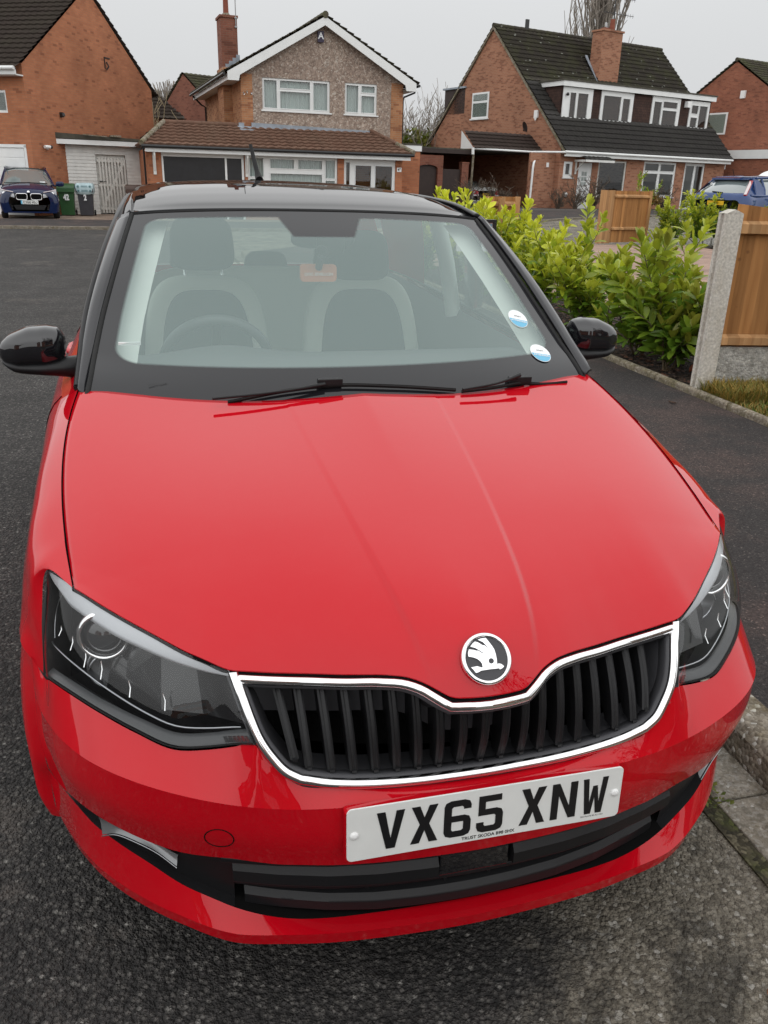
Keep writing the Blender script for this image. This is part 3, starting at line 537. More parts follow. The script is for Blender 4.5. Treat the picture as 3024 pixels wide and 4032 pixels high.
b3=[(0,.085,.200),(.09,.086,.201),(.188,.087,.205),(.281,.090,.211),(.335,.094,.218),(.37,.099,.225),(.41,.107,.236),(.45,.119,.249),(.49,.134,.266),(.54,.156,.287),(.60,.196,.315),(.655,.243,.330),(.70,.292,.338),(.745,.357,.350),(.775,.415,.345),(.812,.503,.322)]
b4=[(0,.040,.204),(.09,.042,.205),(.188,.046,.208),(.281,.053,.212),(.335,.061,.214),(.37,.067,.216),(.41,.075,.217),(.45,.086,.218),(.49,.103,.223),(.54,.133,.230),(.60,.178,.234),(.655,.231,.235),(.70,.285,.234),(.745,.357,.231),(.778,.432,.214),(.812,.515,.206)]
b5=[(x*.995,y+.006,z-.030) for x,y,z in b4]; b6=[(x*.97,y+.10,z-.045) for x,y,z in b4]
def side_tail(p,z): return [p,(p[0]+.012,p[1]+.04,z)]
mb=MB(); mb.grid(loft([full(b0),full(b1)],180,5)); mb.grid(loft([full(b1),full(b12),full(b2)],180,11,'smooth')); 
tb=lambda b: arr(b)
mb.grid(loft([full(b3),full(b4)],180,5)); mb.grid(loft([full(b4),full(b5)],180,4)); mb.grid(loft([full(b5),full(b6)],180,3))
for sx in (1,-1):   # side of the bumper back to the wheel arch
    c=[(.812,.514,.597),(.815,.499,.515),(.816,.494,.42),(.812,.499,.329),(.812,.503,.321),(.812,.515,.206),(.808,.521,.176)]
    d=[(.854,.695,.602),(.856,.592,.515),(.854,.540,.42),(.848,.522,.33),(.848,.523,.32),(.840,.535,.206),(.832,.545,.176)]
    m_=[tuple(arr(p)*.5+arr(q)*.5+arr((.007,-.002,0))) for p,q in zip(c,d)]
    Gs=loft([c,m_,d],26,6,'smooth')*[sx,1,1]; mb.grid(Gs,True,flip=sx<0)
bump=mb.build('bumper',M['red'],car,uv=False,solid=.0)
# lower grille, fog lamp panels ----------------------------------------------------
mb=MB(); back2=[(x*.97,y+.10,z-.01) for x,y,z in b2]; back3=[(x*.97,y+.07,z+.01) for x,y,z in b3]
mb.grid(loft([full(b2[:9]),full(back2[:9])],60,4)); mb.grid(loft([full(back2[:9]),full(back3[:9])],60,4)); mb.grid(loft([full(back3[:9]),full(b3[:9])],60,4))
lg=mb.build('lower_grille',M['void'],car,uv=False)
def blade(xa,xb,z,dy,dep,th,zr=0,name='slat',mat='plastic'):
    b2a=arr(b2); n=40; P=[]
    for x in np.linspace(xa,xb,n):
        y=np.interp(abs(x),b2a[:,0],b2a[:,1])+dy; zz=z+zr*(abs(x)/.45)**2
        P.append([(x,y+.010,zz+th*.5),(x,y,zz+th*.15),(x,y,zz-th*.5),(x,y+dep,zz-th*.55),(x,y+dep,zz+th*.9),(x,y+.010,zz+th*.5)])
    m_=MB(); m_.grid(P,False); m_.poly(P[0][:5]); m_.poly(P[-1][:5]); return m_.build(name,M[mat],lg,uv=False,bevel=.002)
blade(-.47,.47,.367,.012,.06,.016,.004)
for sx in (1,-1):
    b_=blade(.075 if sx>0 else -.45,.45 if sx>0 else -.075,.326,.014,.09,.042,.012)
blade(-.455,.455,.286,.035,.06,.014,.012)
blade(-.43,.43,.232,.038,.05,.034,.030)
mb=MB()
for x in (-.36,-.2,-.045,.045,.2,.36): 
    y=np.interp(abs(x),arr(b2)[:,0],arr(b2)[:,1]); MB().box(x-.003,x+.003,y+.055,y+.085,.22,.37).build('grille_rib',M['plastic'],lg,uv=False)
mb=MB(); y=.062; mb.box(-.07,.07,y,y+.01,.295,.345); mb.build('sensor_cover',M['blackgloss'],lg,uv=False,bevel=.003)
for sx in (1,-1):
    f2=[(x-.002,y+.020,z-.004) for x,y,z in b2[7:15]]; f3=[(x-.002,y+.020,z+.004) for x,y,z in b3[7:15]]
    mb=MB(); mb.grid(loft([f2,f3],40,8)*[sx,1,1],True)
    mb.grid(loft([b2[7:15],f2],40,3)*[sx,1,1]); mb.grid(loft([b3[7:15],f3],40,3)*[sx,1,1])
    fp=mb.build('fog_lamp_panel',M['plastic'],car,uv=False)
    # slim silver lamp in the panel
    a=spl([(.544,.150,.367),(.583,.174,.381),(.616,.195,.391),(.652,.225,.394),(.689,.262,.384)],24); c=spl([(.549,.154,.337),(.584,.175,.361),(.618,.196,.372),(.655,.228,.368),(.685,.258,.344)],24)
    Gs=[]; 
    for k in np.linspace(0,1,6): Gs.append([(p*(1-k)+q*k)+arr((0,.010*math.sin(math.pi*k),0)) for p,q in zip(a,c)])
    mb=MB(); mb.grid(arr(Gs)*[sx,1,1]); o=mb.build('day_lamp_strip',M['fogtrim'],fp,uv=False)
    mb=MB(); mb.tube([(sx*p[0],p[1]-.004,p[2]) for p in c],.0012,6); mb.build('chrome_edge',M['satin'],o,uv=False)
# tow eye cover
Gb=loft([full(b1),full(b12),full(b2)],180,11,'smooth').reshape(-1,3)
def bsurf(x,z): 
    d=(Gb[:,0]-x)**2+(Gb[:,2]-z)**2; k=np.argsort(d)[:8]; w_=1/(d[k]+1e-6); A=np.c_[Gb[k],np.ones(8)]; sol=np.linalg.lstsq(A[:,[0,2,3]],Gb[k,1],rcond=None)[0]; return float(sol@[x,z,1])
cxz=(-.471,.450); rg=[(cxz[0]+.0245*math.cos(t),bsurf(cxz[0]+.0245*math.cos(t),cxz[1]+.0245*math.sin(t))-.0004,cxz[1]+.0245*math.sin(t)) for t in np.linspace(0,2*math.pi,48,endpoint=False)]
MB().tube(rg,.0011,5,closed=True).build('tow_eye_cover',M['void'],bump,uv=False)
# chrome grille frame ---------------------------------------------------------------
cl=np.vstack([chT,chS,chB]); half=np.vstack([spl(chT[:3],8),spl(chT[2:],34)[1:],spl(chS[:],26),spl([chS[-1]]+chB,34)[1:]])
loop=np.vstack([half,mir(half)[::-1][1:-1]])
def frames(loop):
    n=len(loop); fr=[]
    for i in range(n):
        t=loop[(i+1)%n]-loop[i-1]; t/=np.linalg.norm(t); nrm=arr((0,-.93,.37)); nrm-=t*(nrm@t); nrm/=np.linalg.norm(nrm); wv=np.cross(nrm,t)
        ctr=arr((loop[i][0]*.6,.09,.63)); 
        if wv@(ctr-loop[i])<0 and abs(wv@(ctr-loop[i]))>.01: wv=-wv
        fr.append([wv,nrm])
    for i in range(1,n):
        if fr[i][0]@fr[i-1][0]<-.2: fr[i][0]=-fr[i][0]
    return [(Vector(a),Vector(b)) for a,b in fr]
fr=frames(loop)
sec=[(-.001,-.02),(0,0),(.0025,.0045),(.0070,.0070),(.0125,.0062),(.0165,.003),(.0185,-.002),(.0185,-.018)]
MB().sweep(loop,sec,fr,True).build('grille_surround',M['chrome'],car,uv=False)
sec2=[(.0185,-.004),(.023,-.006),(.024,-.012),(.024,-.045),(.018,-.045)]
mb=MB(); mb.sweep(loop,sec2,fr,True); mb.sweep(loop,[(-.0035,-.006),(.0,-.0035),(0,-.02),(-.0035,-.02)],fr,True)
inner=[Vector(p)+A*.02+B*(-.012) for p,(A,B) in zip(loop,fr)]; deep=[Vector(p)+A*.035+B*(-.085) for p,(A,B) in zip(loop,fr)]
mb.grid([inner+[inner[0]],deep+[deep[0]]],True)
grl=mb.build('grille',M['plasticgrey'],car,uv=False)
mb=MB(); nh=len(half)
dp=[p for p in deep]; n=len(dp)
for i in range(1,n//2): # fill back by spanning left-right
    pass
top=[d for d in deep[:43]]; 
back=[]
xsb=np.linspace(-.40,.40,40); ca_=arr([tuple(d) for d in deep[:nh]])
def col(x):
    ax=abs(x); T=arr(chT); B=arr([chS[-1]]+chB)[::-1]; zt=np.interp(ax,T[:,0],T[:,2])-.02 if ax<.42 else .7
    bb=np.vstack([arr(chB)[::-1],arr(chS)[::-1]]); zb=np.interp(ax,bb[:,0],bb[:,2])+.01; return zt,zb
yT=lambda x:float(np.interp(abs(x),arr(chT)[:,0],arr(chT)[:,1]))
mb.grid([[(x,yT(x)+.11,col(x)[0]-.01) for x in xsb],[(x,yT(x)*.3+.135,col(x)[1]) for x in xsb]],False)
mb.build('radiator_opening',M['void'],grl,uv=False)
mb=MB(); mb.grid([[(x,yT(x)+.060,col(x)[0]-.000) for x in xsb],[(x,yT(x)*.85+.064,col(x)[0]-.080) for x in xsb]],False); mb.build('upper_panel',M['plasticgrey'],grl,uv=False)
sx_t=[0,.0405,.081,.120,.160,.200,.240,.280,.320,.357]
for k,x in enumerate(sx_t):
    for sx in ((1,-1) if k else (1,)):
        T=arr(chT); zt=np.interp(x,T[:,0],T[:,2])-.019; yt=np.interp(x,T[:,0],T[:,1])+.016
        bb=np.vstack([arr(chB)[::-1],arr(chS)[::-1]]); xb=x*.975-.002*(k==9)*6; zb=np.interp(abs(xb),bb[:,0],bb[:,2])+.023; yb=np.interp(abs(xb),bb[:,0],bb[:,1])+.018
        if k==9: zb+=.012
        mb=MB(); P=[]; nn=14
        for q in np.linspace(0,1,nn):
            z=zt+(zb-zt)*q; y=yt+(yb-yt)*q-.010*math.sin(math.pi*min(1,q*1.0)); xx=x+(xb-x)*q; wdt=.0075 if q>.06 else .011; dpth=np.interp(q,(0,.5,1),(.055,.065,.03))
            X=sx*xx
            P.append([(X-wdt,y+dpth,z),(X-wdt,y+.003,z),(X-wdt*.55,y,z),(X-wdt*.25,y+.0015,z),(X+wdt*.25,y+.0015,z),(X+wdt*.55,y,z),(X+wdt,y+.003,z),(X+wdt,y+dpth,z)])
        mb.grid(P,False); mb.poly(P[0]); mb.poly(P[-1]); mb.box(sx*xb-.004,sx*xb+.004,yb-.002,yb+.006,zb-.003,zb+.003)
        mb.build('grille_slat',M['plastic'],grl,uv=False)
# badge -------------------------------------------------------------------------------
BT=R(47); Bc=Vector((0,.0875,.752)); bX=Vector((1,0,0)); bY=Vector((0,math.cos(BT),math.sin(BT))); bN=bX.cross(bY)
Bm=Matrix(((bX.x,bY.x,bN.x,Bc.x),(bX.y,bY.y,bN.y,Bc.y),(bX.z,bY.z,bN.z,Bc.z),(0,0,0,1)))
mb=MB(); mb.lathe(Bc-bN*.004,bN,[(.0455,0),(.0455,.007),(.0435,.0095),(.0410,.0105),(.0385,.009),(.0370,.006),(.0370,.002)],64)
bad=mb.build('badge',M['chrome'],car,uv=False)
mb=MB(); mb.cyl(Bc-bN*.002,bN,.0372,.005,48); mb.build('badge_disc',M['plasticgrey'],bad,uv=False)
ol=[(4.6,35.3),(8.7,28.3),(13.1,20.5),(16.0,13.6),(17.1,4.6),(17.0,-4.3),(16.0,-11.8),(19.4,-11.4),(23.4,-12.7),(26.9,-15.9),(27.6,-17.6),(23.5,-20.3),(18.9,-21.8),(18.5,-19.7),(1.5,-19.4),(-14.6,-19.9),(-21.0,-22.3),(-25.2,-22.5),(-28.3,-16.7),(-32.0,-12.3),(-20.5,-11.6),(-12.7,-14.8),(-11.0,-14.3),(-11.0,-8.3),(-13.8,-3.2),(-18.1,.9),(-24.2,4.0),(-33.0,6.6),(-32.6,12.6),(-29.8,18.8),(-21.6,17.0),(-16.2,14.8),(-13.6,14.9),(-7.0,9.7),(-4.5,9.3),(-10.3,14.2),(-17.7,19.8),(-26.4,23.2),(-21.1,28.3),(-16.3,31.1),(-10.8,28.8),(-3.4,23.1),(.7,22.3),(5.9,14.6),(2.4,22.5),(-2.3,28.7),(-6.9,31.3),(-10.7,33.7),(-4.5,35.1)]
mb=MB(); mb.prism([Bm@Vector((x/1000,y/1000,.003)) for x,y in ol],bN*.0025); mb.build('winged_arrow_emblem',M['chrome'],bad,uv=False)
mb=MB(); mb.cyl(Bm@Vector((.0065,-.0055,.005)),bN,.0046,.0012,16); mb.build('emblem_eye',M['plasticgrey'],bad,uv=False)
# number plate ------------------------------------------------------------------------
GL={ # strokes on a 50 x 79 grid, stroke 14
'V':[[(0,79),(15,79),(25,22),(35,79),(50,79),(33,0),(17,0)]],
'X':[[(1,79),(16.5,79),(25,54),(33.5,79),(49,79),(33.5,40),(50,0),(34,0),(25,27),(16,0),(0,0),(16.5,40)]],
'N':[[(0,0),(0,79),(14,79),(36,27),(36,79),(50,79),(50,0),(36,0),(14,52),(14,0)]],
'W':[[(0,79),(11,79),(15.5,24),(20.5,62),(29.5,62),(34.5,24),(39,79),(50,79),(42,0),(30,0),(25,38),(20,0),(8,0)]],
'M':[[(0,0),(0,79),(11,79),(25,40),(39,79),(50,79),(50,0),(37.5,0),(37.5,44),(29,20),(21,20),(12.5,44),(12.5,0)]],
'E':[[(0,0),(0,79),(48,79),(48,66),(14,66),(14,46),(44,46),(44,33),(14,33),(14,13),(48,13),(48,0)]],
'5':[[(3,79),(46,79),(46,66),(16,66),(16,50),(38,50),(47,46),(50,38),(50,12),(47,4),(38,0),(12,0),(3,4),(0,12),(0,22),(14,22),(14,16),(17,13),(33,13),(36,16),(36,34),(33,37),(12,37),(3,37)]],
'6':[[(12,0),(38,0),(47,4),(50,12),(50,34),(47,42),(38,46),(14,46),(14,63),(17,66),(33,66),(36,63),(36,59),(50,59),(50,67),(47,75),(38,79),(12,79),(3,75),(0,67),(0,12),(3,4)],[(17,13),(14,16),(14,33),(36,33),(36,16),(33,13)]],
'G':[[(12,0),(38,0),(47,4),(50,12),(50,42),(26,42),(26,29),(36,29),(36,16),(33,13),(17,13),(14,16),(14,63),(17,66),(33,66),(36,63),(36,57),(50,57),(50,67),(47,75),(38,79),(12,79),(3,75),(0,67),(0,12),(3,4)]],
'J':[[(12,0),(36,0),(45,4),(48,12),(48,79),(34,79),(34,16),(31,13),(17,13),(14,16),(14,24),(0,24),(0,12),(3,4)]],
}
def glyphs(text,x0,pm_,name,mat,parent,h=.079,gap=11,space=33,d=.0008):
    sc=h/79; x=x0; outs=[]
    for ch in text:
        if ch==' ': x+=(space-gap)*sc; continue
        mb=MB(); g=GL[ch]
        if len(g)==1: mb.prism([pm_@Vector((x+a*sc,b*sc,0)) for a,b in g[0]],(pm_@Vector((0,0,d))-pm_@Vector((0,0,0))))
        else:   # ring glyph: bridge outline and counter into one polygon
            o_,i_=g; k=len(o_)-2; P=o_[:k+1]+[i_[1]]+i_[2:]+[i_[0],i_[1]]+[o_[k]]+o_[k+1:]
            P=[(12,0),(38,0),(47,4),(50,12),(50,34),(47,42),(38,46),(14,46),(14,63),(17,66),(33,66),(36,63),(36,59),(50,59),(50,67),(47,75),(38,79),(12,79),(3,75),(0,67),(0,33.5),(14,33.5),(14,33),(36,33),(36,16),(33,13),(17,13),(14,16),(14,33),(0,33),(0,12),(3,4)]
            mb.prism([pm_@Vector((x+a*sc,b*sc,0)) for a,b in P],(pm_@Vector((0,0,d))-pm_@Vector((0,0,0))))
        outs.append(mb); x+=(50+gap)*sc
    m_=MB()
    for q in outs:
        o=len(m_.v); m_.v+=q.v; m_.f+=[tuple(o+i for i in f) for f in q.f]; m_.sm+=q.sm; m_.c+=q.c
    return m_.build(name,mat,parent,uv=False)
pa=math.atan2(.004,.11)
px_=Vector((1,0,0)); py_=Vector((0,math.sin(pa),math.cos(pa))); pz_=px_.cross(py_)
PM=Matrix(((px_.x,py_.x,pz_.x,0),(px_.y,py_.y,pz_.y,.0155),(px_.z,py_.z,pz_.z,.4205),(0,0,0,1)))
def rrect(w_,h_,r,n=6,x0=0,y0=0):
    P=[]
    for cx,cy,a0 in ((w_-r,h_-r,0),(r,h_-r,90),(r,r,180),(w_-r,r,270)):
        for k in range(n+1): a=R(a0+90*k/n); P.append((x0+cx+r*math.cos(a),y0+cy+r*math.sin(a)))
    return P
mb=MB(); mb.prism([PM@Vector((x-.26,y,0)) for x,y in rrect(.52,.111,.010)],PM.to_3x3()@Vector((0,0,.003)))
pl_=mb.build('number_plate',M['plate'],car,uv=False,bevel=.0008)
PM2=PM@Matrix.Translation((0,.0165,.0031))
glyphs('VX65 XNW',-.2075,PM2,'registration_characters',M['ink'],pl_)
textmesh('TRUST SKODA B98 0HX',.0095,'dealer_text',M['ink'],pl_,PM@Matrix.Translation((.0,.0082,.0031)),.0002,.0002)
textmesh('BESTPLATE BS AU 145d',.0045,'maker_text',M['ink'],pl_,PM@Matrix.Translation((.205,.0105,.0031)),.0001)
for x in (-.247,.247):
    MB().lathe(PM@Vector((x,.0555,.003)),pz_,[(.0078,0),(.0076,.002),(.006,.0035),(.003,.0045),(0.0001,.0048)],20).build('fixing_cap',M['whiteplastic'],pl_,uv=False)
mb=MB(); mb.prism([PM@Vector((x-.262,y-.001,-.018)) for x,y in rrect(.524,.105,.006)],PM.to_3x3()@Vector((0,0,.0175))); mb.build('plate_holder',M['red'],pl_,uv=False)
# headlamps ---------------------------------------------------------------------------
for sx in (1,-1):
    T=spl(hlTop,40); B=spl(hlBot,40); nv=16; Gs=[]
    inn=arr([(.437,.168,.733),(.425,.142,.698),(.414,.117,.665),(.404,.094,.632)]); ino=spl(inn,nv)
    out=spl([(.759,.518,.787),(.772,.505,.70),(.782,.49,.63),(.785,.475,.575)],nv)
    for i,v in enumerate(np.linspace(0,1,nv)):
        row=[]
        for j,u in enumerate(np.linspace(0,1,40)):
            lin=T[j]*(1-v)+B[j]*v; e0=T[0]*(1-v)+B[0]*v; e1=T[-1]*(1-v)+B[-1]*v
            p=lin+(ino[i]-e0)*(1-u)+(out[i]-e1)*u
            bl=math.sin(math.pi*v)*math.sin(math.pi*u)**.5; nn=arr((.55,-.80,.25)); p=p+nn*.020*bl
            row.append(p)
        Gs.append(row)
    Gs=arr(Gs)*[sx,1,1]
    hl=MB().box(0,0,0,0,0,0); mb=MB()
    # housing bowl behind the lens
    ctr=arr((sx*.60,.40,.68)); inset=[]
    for row in Gs: inset.append([p+ (arr((-sx*.035,.080,-.060))) for p in row])
    inset=arr(inset); mb.grid(inset)
    edge=np.vstack([Gs[0],Gs[1:-1,-1],Gs[-1][::-1],Gs[1:-1,0][::-1]]); edi=np.vstack([inset[0],inset[1:-1,-1],inset[-1][::-1],inset[1:-1,0][::-1]])
    hl=mb.build('headlight',M['lampblack'],car,uv=False); MB().grid([list(edge)+[edge[0]],list(edi)+[edi[0]]],False).build('lamp_side_wall',M['lampband'],hl,uv=False)
    MB().grid(Gs).build('lens',M['lens'],hl,uv=False)
    # black seal round the lens
    MB().tube([p+arr((0,.003,0)) for p in edge],.0013,6,closed=True).build('seal',M['rubber'],hl,uv=False)
    def lp(u,v,d=0):   # point on the lens surface, pushed back by d
        i=v*(nv-1); j=u*39; i0=min(int(i),nv-2); j0=min(int(j),38); a=i-i0; b=j-j0
        p=Gs[i0][j0]*(1-a)*(1-b)+Gs[i0+1][j0]*a*(1-b)+Gs[i0][j0+1]*(1-a)*b+Gs[i0+1][j0+1]*a*b
        return p+arr((-sx*.38,.88,-.10))*d
    us=np.linspace(.0,1.0,34)
    wd_=lambda u: np.interp(u,(0,.1,.5,.8,.95,1),(.10,.15,.20,.19,.10,.02))
    mb=MB(); mb.grid([[lp(u,.0,.006) for u in us],[lp(u,.02+wd_(u)*.7,.006) for u in us],[lp(u,.02+wd_(u),.014) for u in us],[lp(u,.02+wd_(u)+.02,.04) for u in us]]); mb.build('brow_strip',M['lampgrey'],hl,uv=False)
    mb=MB(); us2=np.linspace(.01,.985,36); mb.grid([[lp(u,1.0,.008) for u in us2],[lp(u,np.interp(u,(0,.15,.35,.6,1),(.91,.93,.955,.985,.985)),.012) for u in us2],[lp(u,np.interp(u,(0,.15,.35,.6,1),(.89,.92,.945,.98,.98)),.03) for u in us2]]); mb.build('lower_strip',M['lampband'],hl,uv=False)
    mb=MB(); mb.tube([lp(u,np.interp(u,(0,.4,1),(.88,.86,.70)),.030) for u in np.linspace(.06,.95,30)],.0020,6); mb.build('light_guide',M['satin'],hl,uv=False)
    # projector
    c=Vector(lp(.62,.40,.075)); ax=Vector((sx*.12,-.97,.12)).normalized()
    mb=MB(); mb.lathe(c,ax,[(.050,-.02),(.050,.026),(.047,.032),(.043,.034),(.040,.030),(.038,.01)],36); pj=mb.build('projector_ring',M['chrome'],hl,uv=False)
    mb=MB(); mb.lathe(c,ax,[(.038,.012),(.036,.022),(.030,.031),(.020,.037),(.008,.040),(.0001,.0405)],30); mb.build('projector_lens',M['blackgloss'],pj,uv=False)
    MB().lathe(c-ax*.02+Vector((0,.01,-.085)),ax,[(.045,.03),(.043,.034),(.040,.03),(.030,.0),(.0001,-.02)],30).build('reflector_bowl',M['satin'],hl,uv=False)
    for u_,v0,v1 in ((.86,.50,.60),(.76,.52,.66),(.67,.56,.74),(.58,.58,.76),(.45,.62,.78),(.31,.58,.74)):
        MB().tube([lp(u_,v0,.034),lp(u_-.004,(v0+v1)/2,.038),lp(u_-.005,v1,.030)],.0017,5).build('chrome_fin',M['chrome'],hl,uv=False)
    MB().prism([lp(.80,.22,.045),lp(.72,.20,.045),lp(.66,.30,.05),lp(.74,.31,.05)],(0,.004,0)).build('bright_reflector',M['sticker'],hl,uv=False)
    MB().tube([c+Vector((.040*math.cos(a),-.006,-.088+.040*math.sin(a))) for a in np.linspace(.3,2.9,16)],.0028,6).build('reflector_rim',M['satin'],hl,uv=False)
    mb=MB()
    for i in range(6):
        for j in range(4): q0,q1=.02+.016*i,.90+.02*j; mb.quad(lp(q0,q1,.006),lp(q0+.013,q1,.006),lp(q0+.013,q1+.016,.006),lp(q0,q1+.016,.006))
    mb.build('side_reflector',M['satin'],hl,uv=False)
    mb=MB(); 
    for (u0,u1,v0,v1,d0,d1) in ((.02,.20,.22,.80,.02,.06),(.20,.34,.20,.82,.065,.05),(.34,.52,.24,.80,.055,.085)):
        mb.quad(lp(u0,v0,d0),lp(u1,v0,d1),lp(u1,v1,d1),lp(u0,v1,d0))
    mb.build('inner_bezel',M['lampblack'],hl,uv=False)
    mb=MB(); mb.tube([lp(.90+.03*math.sin(math.pi*q),.20+.45*q,.03) for q in np.linspace(0,1,12)],.0010,5); mb.build('edge_rib',M['satin'],hl,uv=False)
# windscreen ---------------------------------------------------------------------------
wside=[(.712,1.185,.972),(.708,1.2,.985),(.691,1.332,1.06),(.67,1.464,1.142),(.64,1.597,1.233),(.61,1.729,1.317),(.581,1.861,1.394)]
wc=[(0,1.035,.945),(0,1.055,.962),(0,1.20,1.057),(0,1.35,1.152),(0,1.50,1.245),(0,1.645,1.333),(0,1.79,1.414)]
nS,nV=121,100
cs=chord(wside); cs/=cs[-1]; vv=np.linspace(0,1,nV); WS=herm(wside,cs,vv); WC=herm(wc,cs,vv)
Gs=[];msk=[]
for i,v in enumerate(vv):
    row=[]
    for s in np.linspace(-1,1,nS):
        a=abs(s); e=WS[i]*[math.copysign(1,s),1,1]; p=arr((e[0]*a,WC[i][1]+(WS[i][1]-WC[i][1])*a**2.2,WC[i][2]+(WS[i][2]-WC[i][2])*a**2.4)); row.append(p)
    Gs.append(row)
Gs=arr(Gs)
def sdf_clear(p,v,s):
    # distance (m) inside the clear area, rounded corners, camera patch
    x,y,z=p; hw=abs(WSx(v)); L=.92; dv=v*L; dx=hw-abs(x)
    a=dx-.046; b=dv-.150; c=(L-dv)-.038; r=.075
    def rnd(a,b,r):
        if a<r and b<r: return r-math.hypot(r-a,r-b)
        return min(a,b)
    d=min(rnd(a,b,r),rnd(a,c,.05),a,b,c)
    dd=L-dv; cx=.135-max(0,(dd-.04))*.32; q=min(cx-abs(x-.005),.155-dd); 
    return min(d,-q)
def WSx(v): return np.interp(v,vv,WS[:,0])
mbw=MB().grid(Gs,True)
wsn=mbw.build('windscreen',M['screen'],car,uv=False)
at=wsn.data.attributes.new('clear','FLOAT','POINT')
at.data.foreach_set('value',[float(sdf_clear(Gs[i][j],vv[i],0)) for i in range(nV) for j in range(nS)])
mt=M['screen']; t=mt.node_tree; outn=[n for n in t.nodes if n.type=='OUTPUT_MATERIAL'][0]; prev=outn.inputs[0].links[0].from_socket
an=t.nodes.new('ShaderNodeAttribute'); an.attribute_name='clear'; mk=t.nodes.new('ShaderNodeMapRange'); mk.inputs[1].default_value=-.004; mk.inputs[2].default_value=.006; t.links.new(an.outputs['Fac'],mk.inputs[0])
pb=t.nodes.new('ShaderNodeBsdfPrincipled'); pb.inputs['Base Color'].default_value=(.012,.012,.014,1); pb.inputs['Roughness'].default_value=.02; pb.inputs['IOR'].default_value=1.52
ms=t.nodes.new('ShaderNodeMixShader'); t.links.new(mk.outputs[0],ms.inputs[0]); t.links.new(pb.outputs[0],ms.inputs[1]); t.links.new(prev,ms.inputs[2]); t.links.new(ms.outputs[0],outn.inputs[0])
mb=MB()
for sx in (1,-1): mb.tube([(sx*(p[0]+.006),p[1],p[2]-.002) for p in spl(wside,30)],.0075,8)
mb.tube([(x,y+.004,z+.001) for x,y,z in full(Gs[-1][nS//2:])],.0045,6)
mb.build('screen_seal',M['rubber'],car,uv=False)
def wpt(x,y):  # z of the screen at x,y
    a=.9
    for _ in range(6):
        YY=WC[:,1]+(WS[:,1]-WC[:,1])*a**2.2; ZZ=WC[:,2]+(WS[:,2]-WC[:,2])*a**2.4; xs__=float(np.interp(y,YY,WS[:,0])); a=min(1,abs(x)/xs__)
    return float(np.interp(y,YY,ZZ))
# stickers on the inside of the screen (passenger side)
for (x,y,txt) in ((.573,1.386,'ATTENTION'),(.598,1.252,'ATTENTION')):
    z=wpt(x,y)+.0035; Xv=Vector((.04,0,wpt(x+.02,y)-wpt(x-.02,y))).normalized(); Yv=Vector((0,.04,wpt(x,y+.02)-wpt(x,y-.02))).normalized(); Zv=Xv.cross(Yv).normalized(); Yv=Zv.cross(Xv); SM=Matrix(((Xv.x,Yv.x,Zv.x,x),(Xv.y,Yv.y,Zv.y,y),(Xv.z,Yv.z,Zv.z,z),(0,0,0,1)))
    mb=MB(); mb.poly([SM@Vector((.033*math.cos(a),.042*math.sin(a),0)) for a in np.linspace(0,2*math.pi,32,endpoint=False)]); st=mb.build('round_sticker',M['sticker'],car,uv=False)
    mb=MB(); mb.poly([SM@Vector((.0315*math.cos(a),.040*math.sin(a),.0006)) for a in np.linspace(math.pi+.1,2*math.pi-.1,20)]); mb.build('blue_half',M['stickerblue'],st,uv=False)
    textmesh(txt,.0095,'sticker_text',M['sticker'],st,SM@Matrix.Translation((0,-.012,.0012)),.0001,.0003)
    textmesh('smart',.010,'sticker_logo',M['ink'],st,SM@Matrix.Translation((0,.012,.0012)),.0001)
# vehicle tax clip on driver's pillar and etched mark
mb=MB(); mb.box(-.635,-.575,1.335,1.345,wpt(.6,1.34)-.012,wpt(.6,1.34)-.004); mb.build('permit_holder',M['whiteplastic'],car,uv=False)
textmesh('SAFETY GLASS',.008,'glass_mark',M['ink'],car,Matrix.Translation((-.535,1.165,wpt(.535,1.165)+.004))@Matrix.Rotation(R(30),4,'X'),.0001)
# wipers
def wiper(P,arm,pv):
    path=spl(P,24); up=arr((0,-.35,.93)); mb=MB()
    for off,r in ((.007,.0022),(.011,.0036)): mb.tube([p+up*off for p in path],r,8)
    mb.grid([[p+up*.004 for p in path],[p+up*.016 for p in path]],False)
    o=mb.build('wiper',M['rubber'],car,uv=False)
    a=spl(arm,10); mb=MB(); mb.tube([p for p in a],[.0045]*7+[.005,.006,.007],6); 
    c=arr(pv); mb.box(c[0]-.034,c[0]+.034,c[1]-.008,c[1]+.012,c[2]+.010,c[2]+.028); mb.build('wiper_arm',M['plastic'],o,uv=False,bevel=.004)
zz=lambda x,y:(x,y,wpt(x,y))
wiper([zz(-.36,1.078),zz(-.2,1.088),zz(-.08,1.093),zz(.09,1.085),zz(.268,1.078)],[(-.40,1.05,.985),(-.2,1.070,.995),(-.10,1.085,1.005)],(-.085,1.093,wpt(.08,1.093)))
wiper([zz(.285,1.075),zz(.40,1.097),zz(.475,1.117),zz(.56,1.128),zz(.636,1.137)],[(.28,1.05,.985),(.40,1.078,.995),(.47,1.105,1.008)],(.478,1.118,wpt(.478,1.118)))
# cowl under the bonnet edge
MB().grid([[(x,1.02+.159*(abs(x)/.735)**2.2,.955) for x in np.linspace(-.73,.73,30)],[(x,1.12+.159*(abs(x)/.735)**2.2,.968) for x in np.linspace(-.73,.73,30)]]).build('scuttle_panel',M['plastic'],car,uv=False)
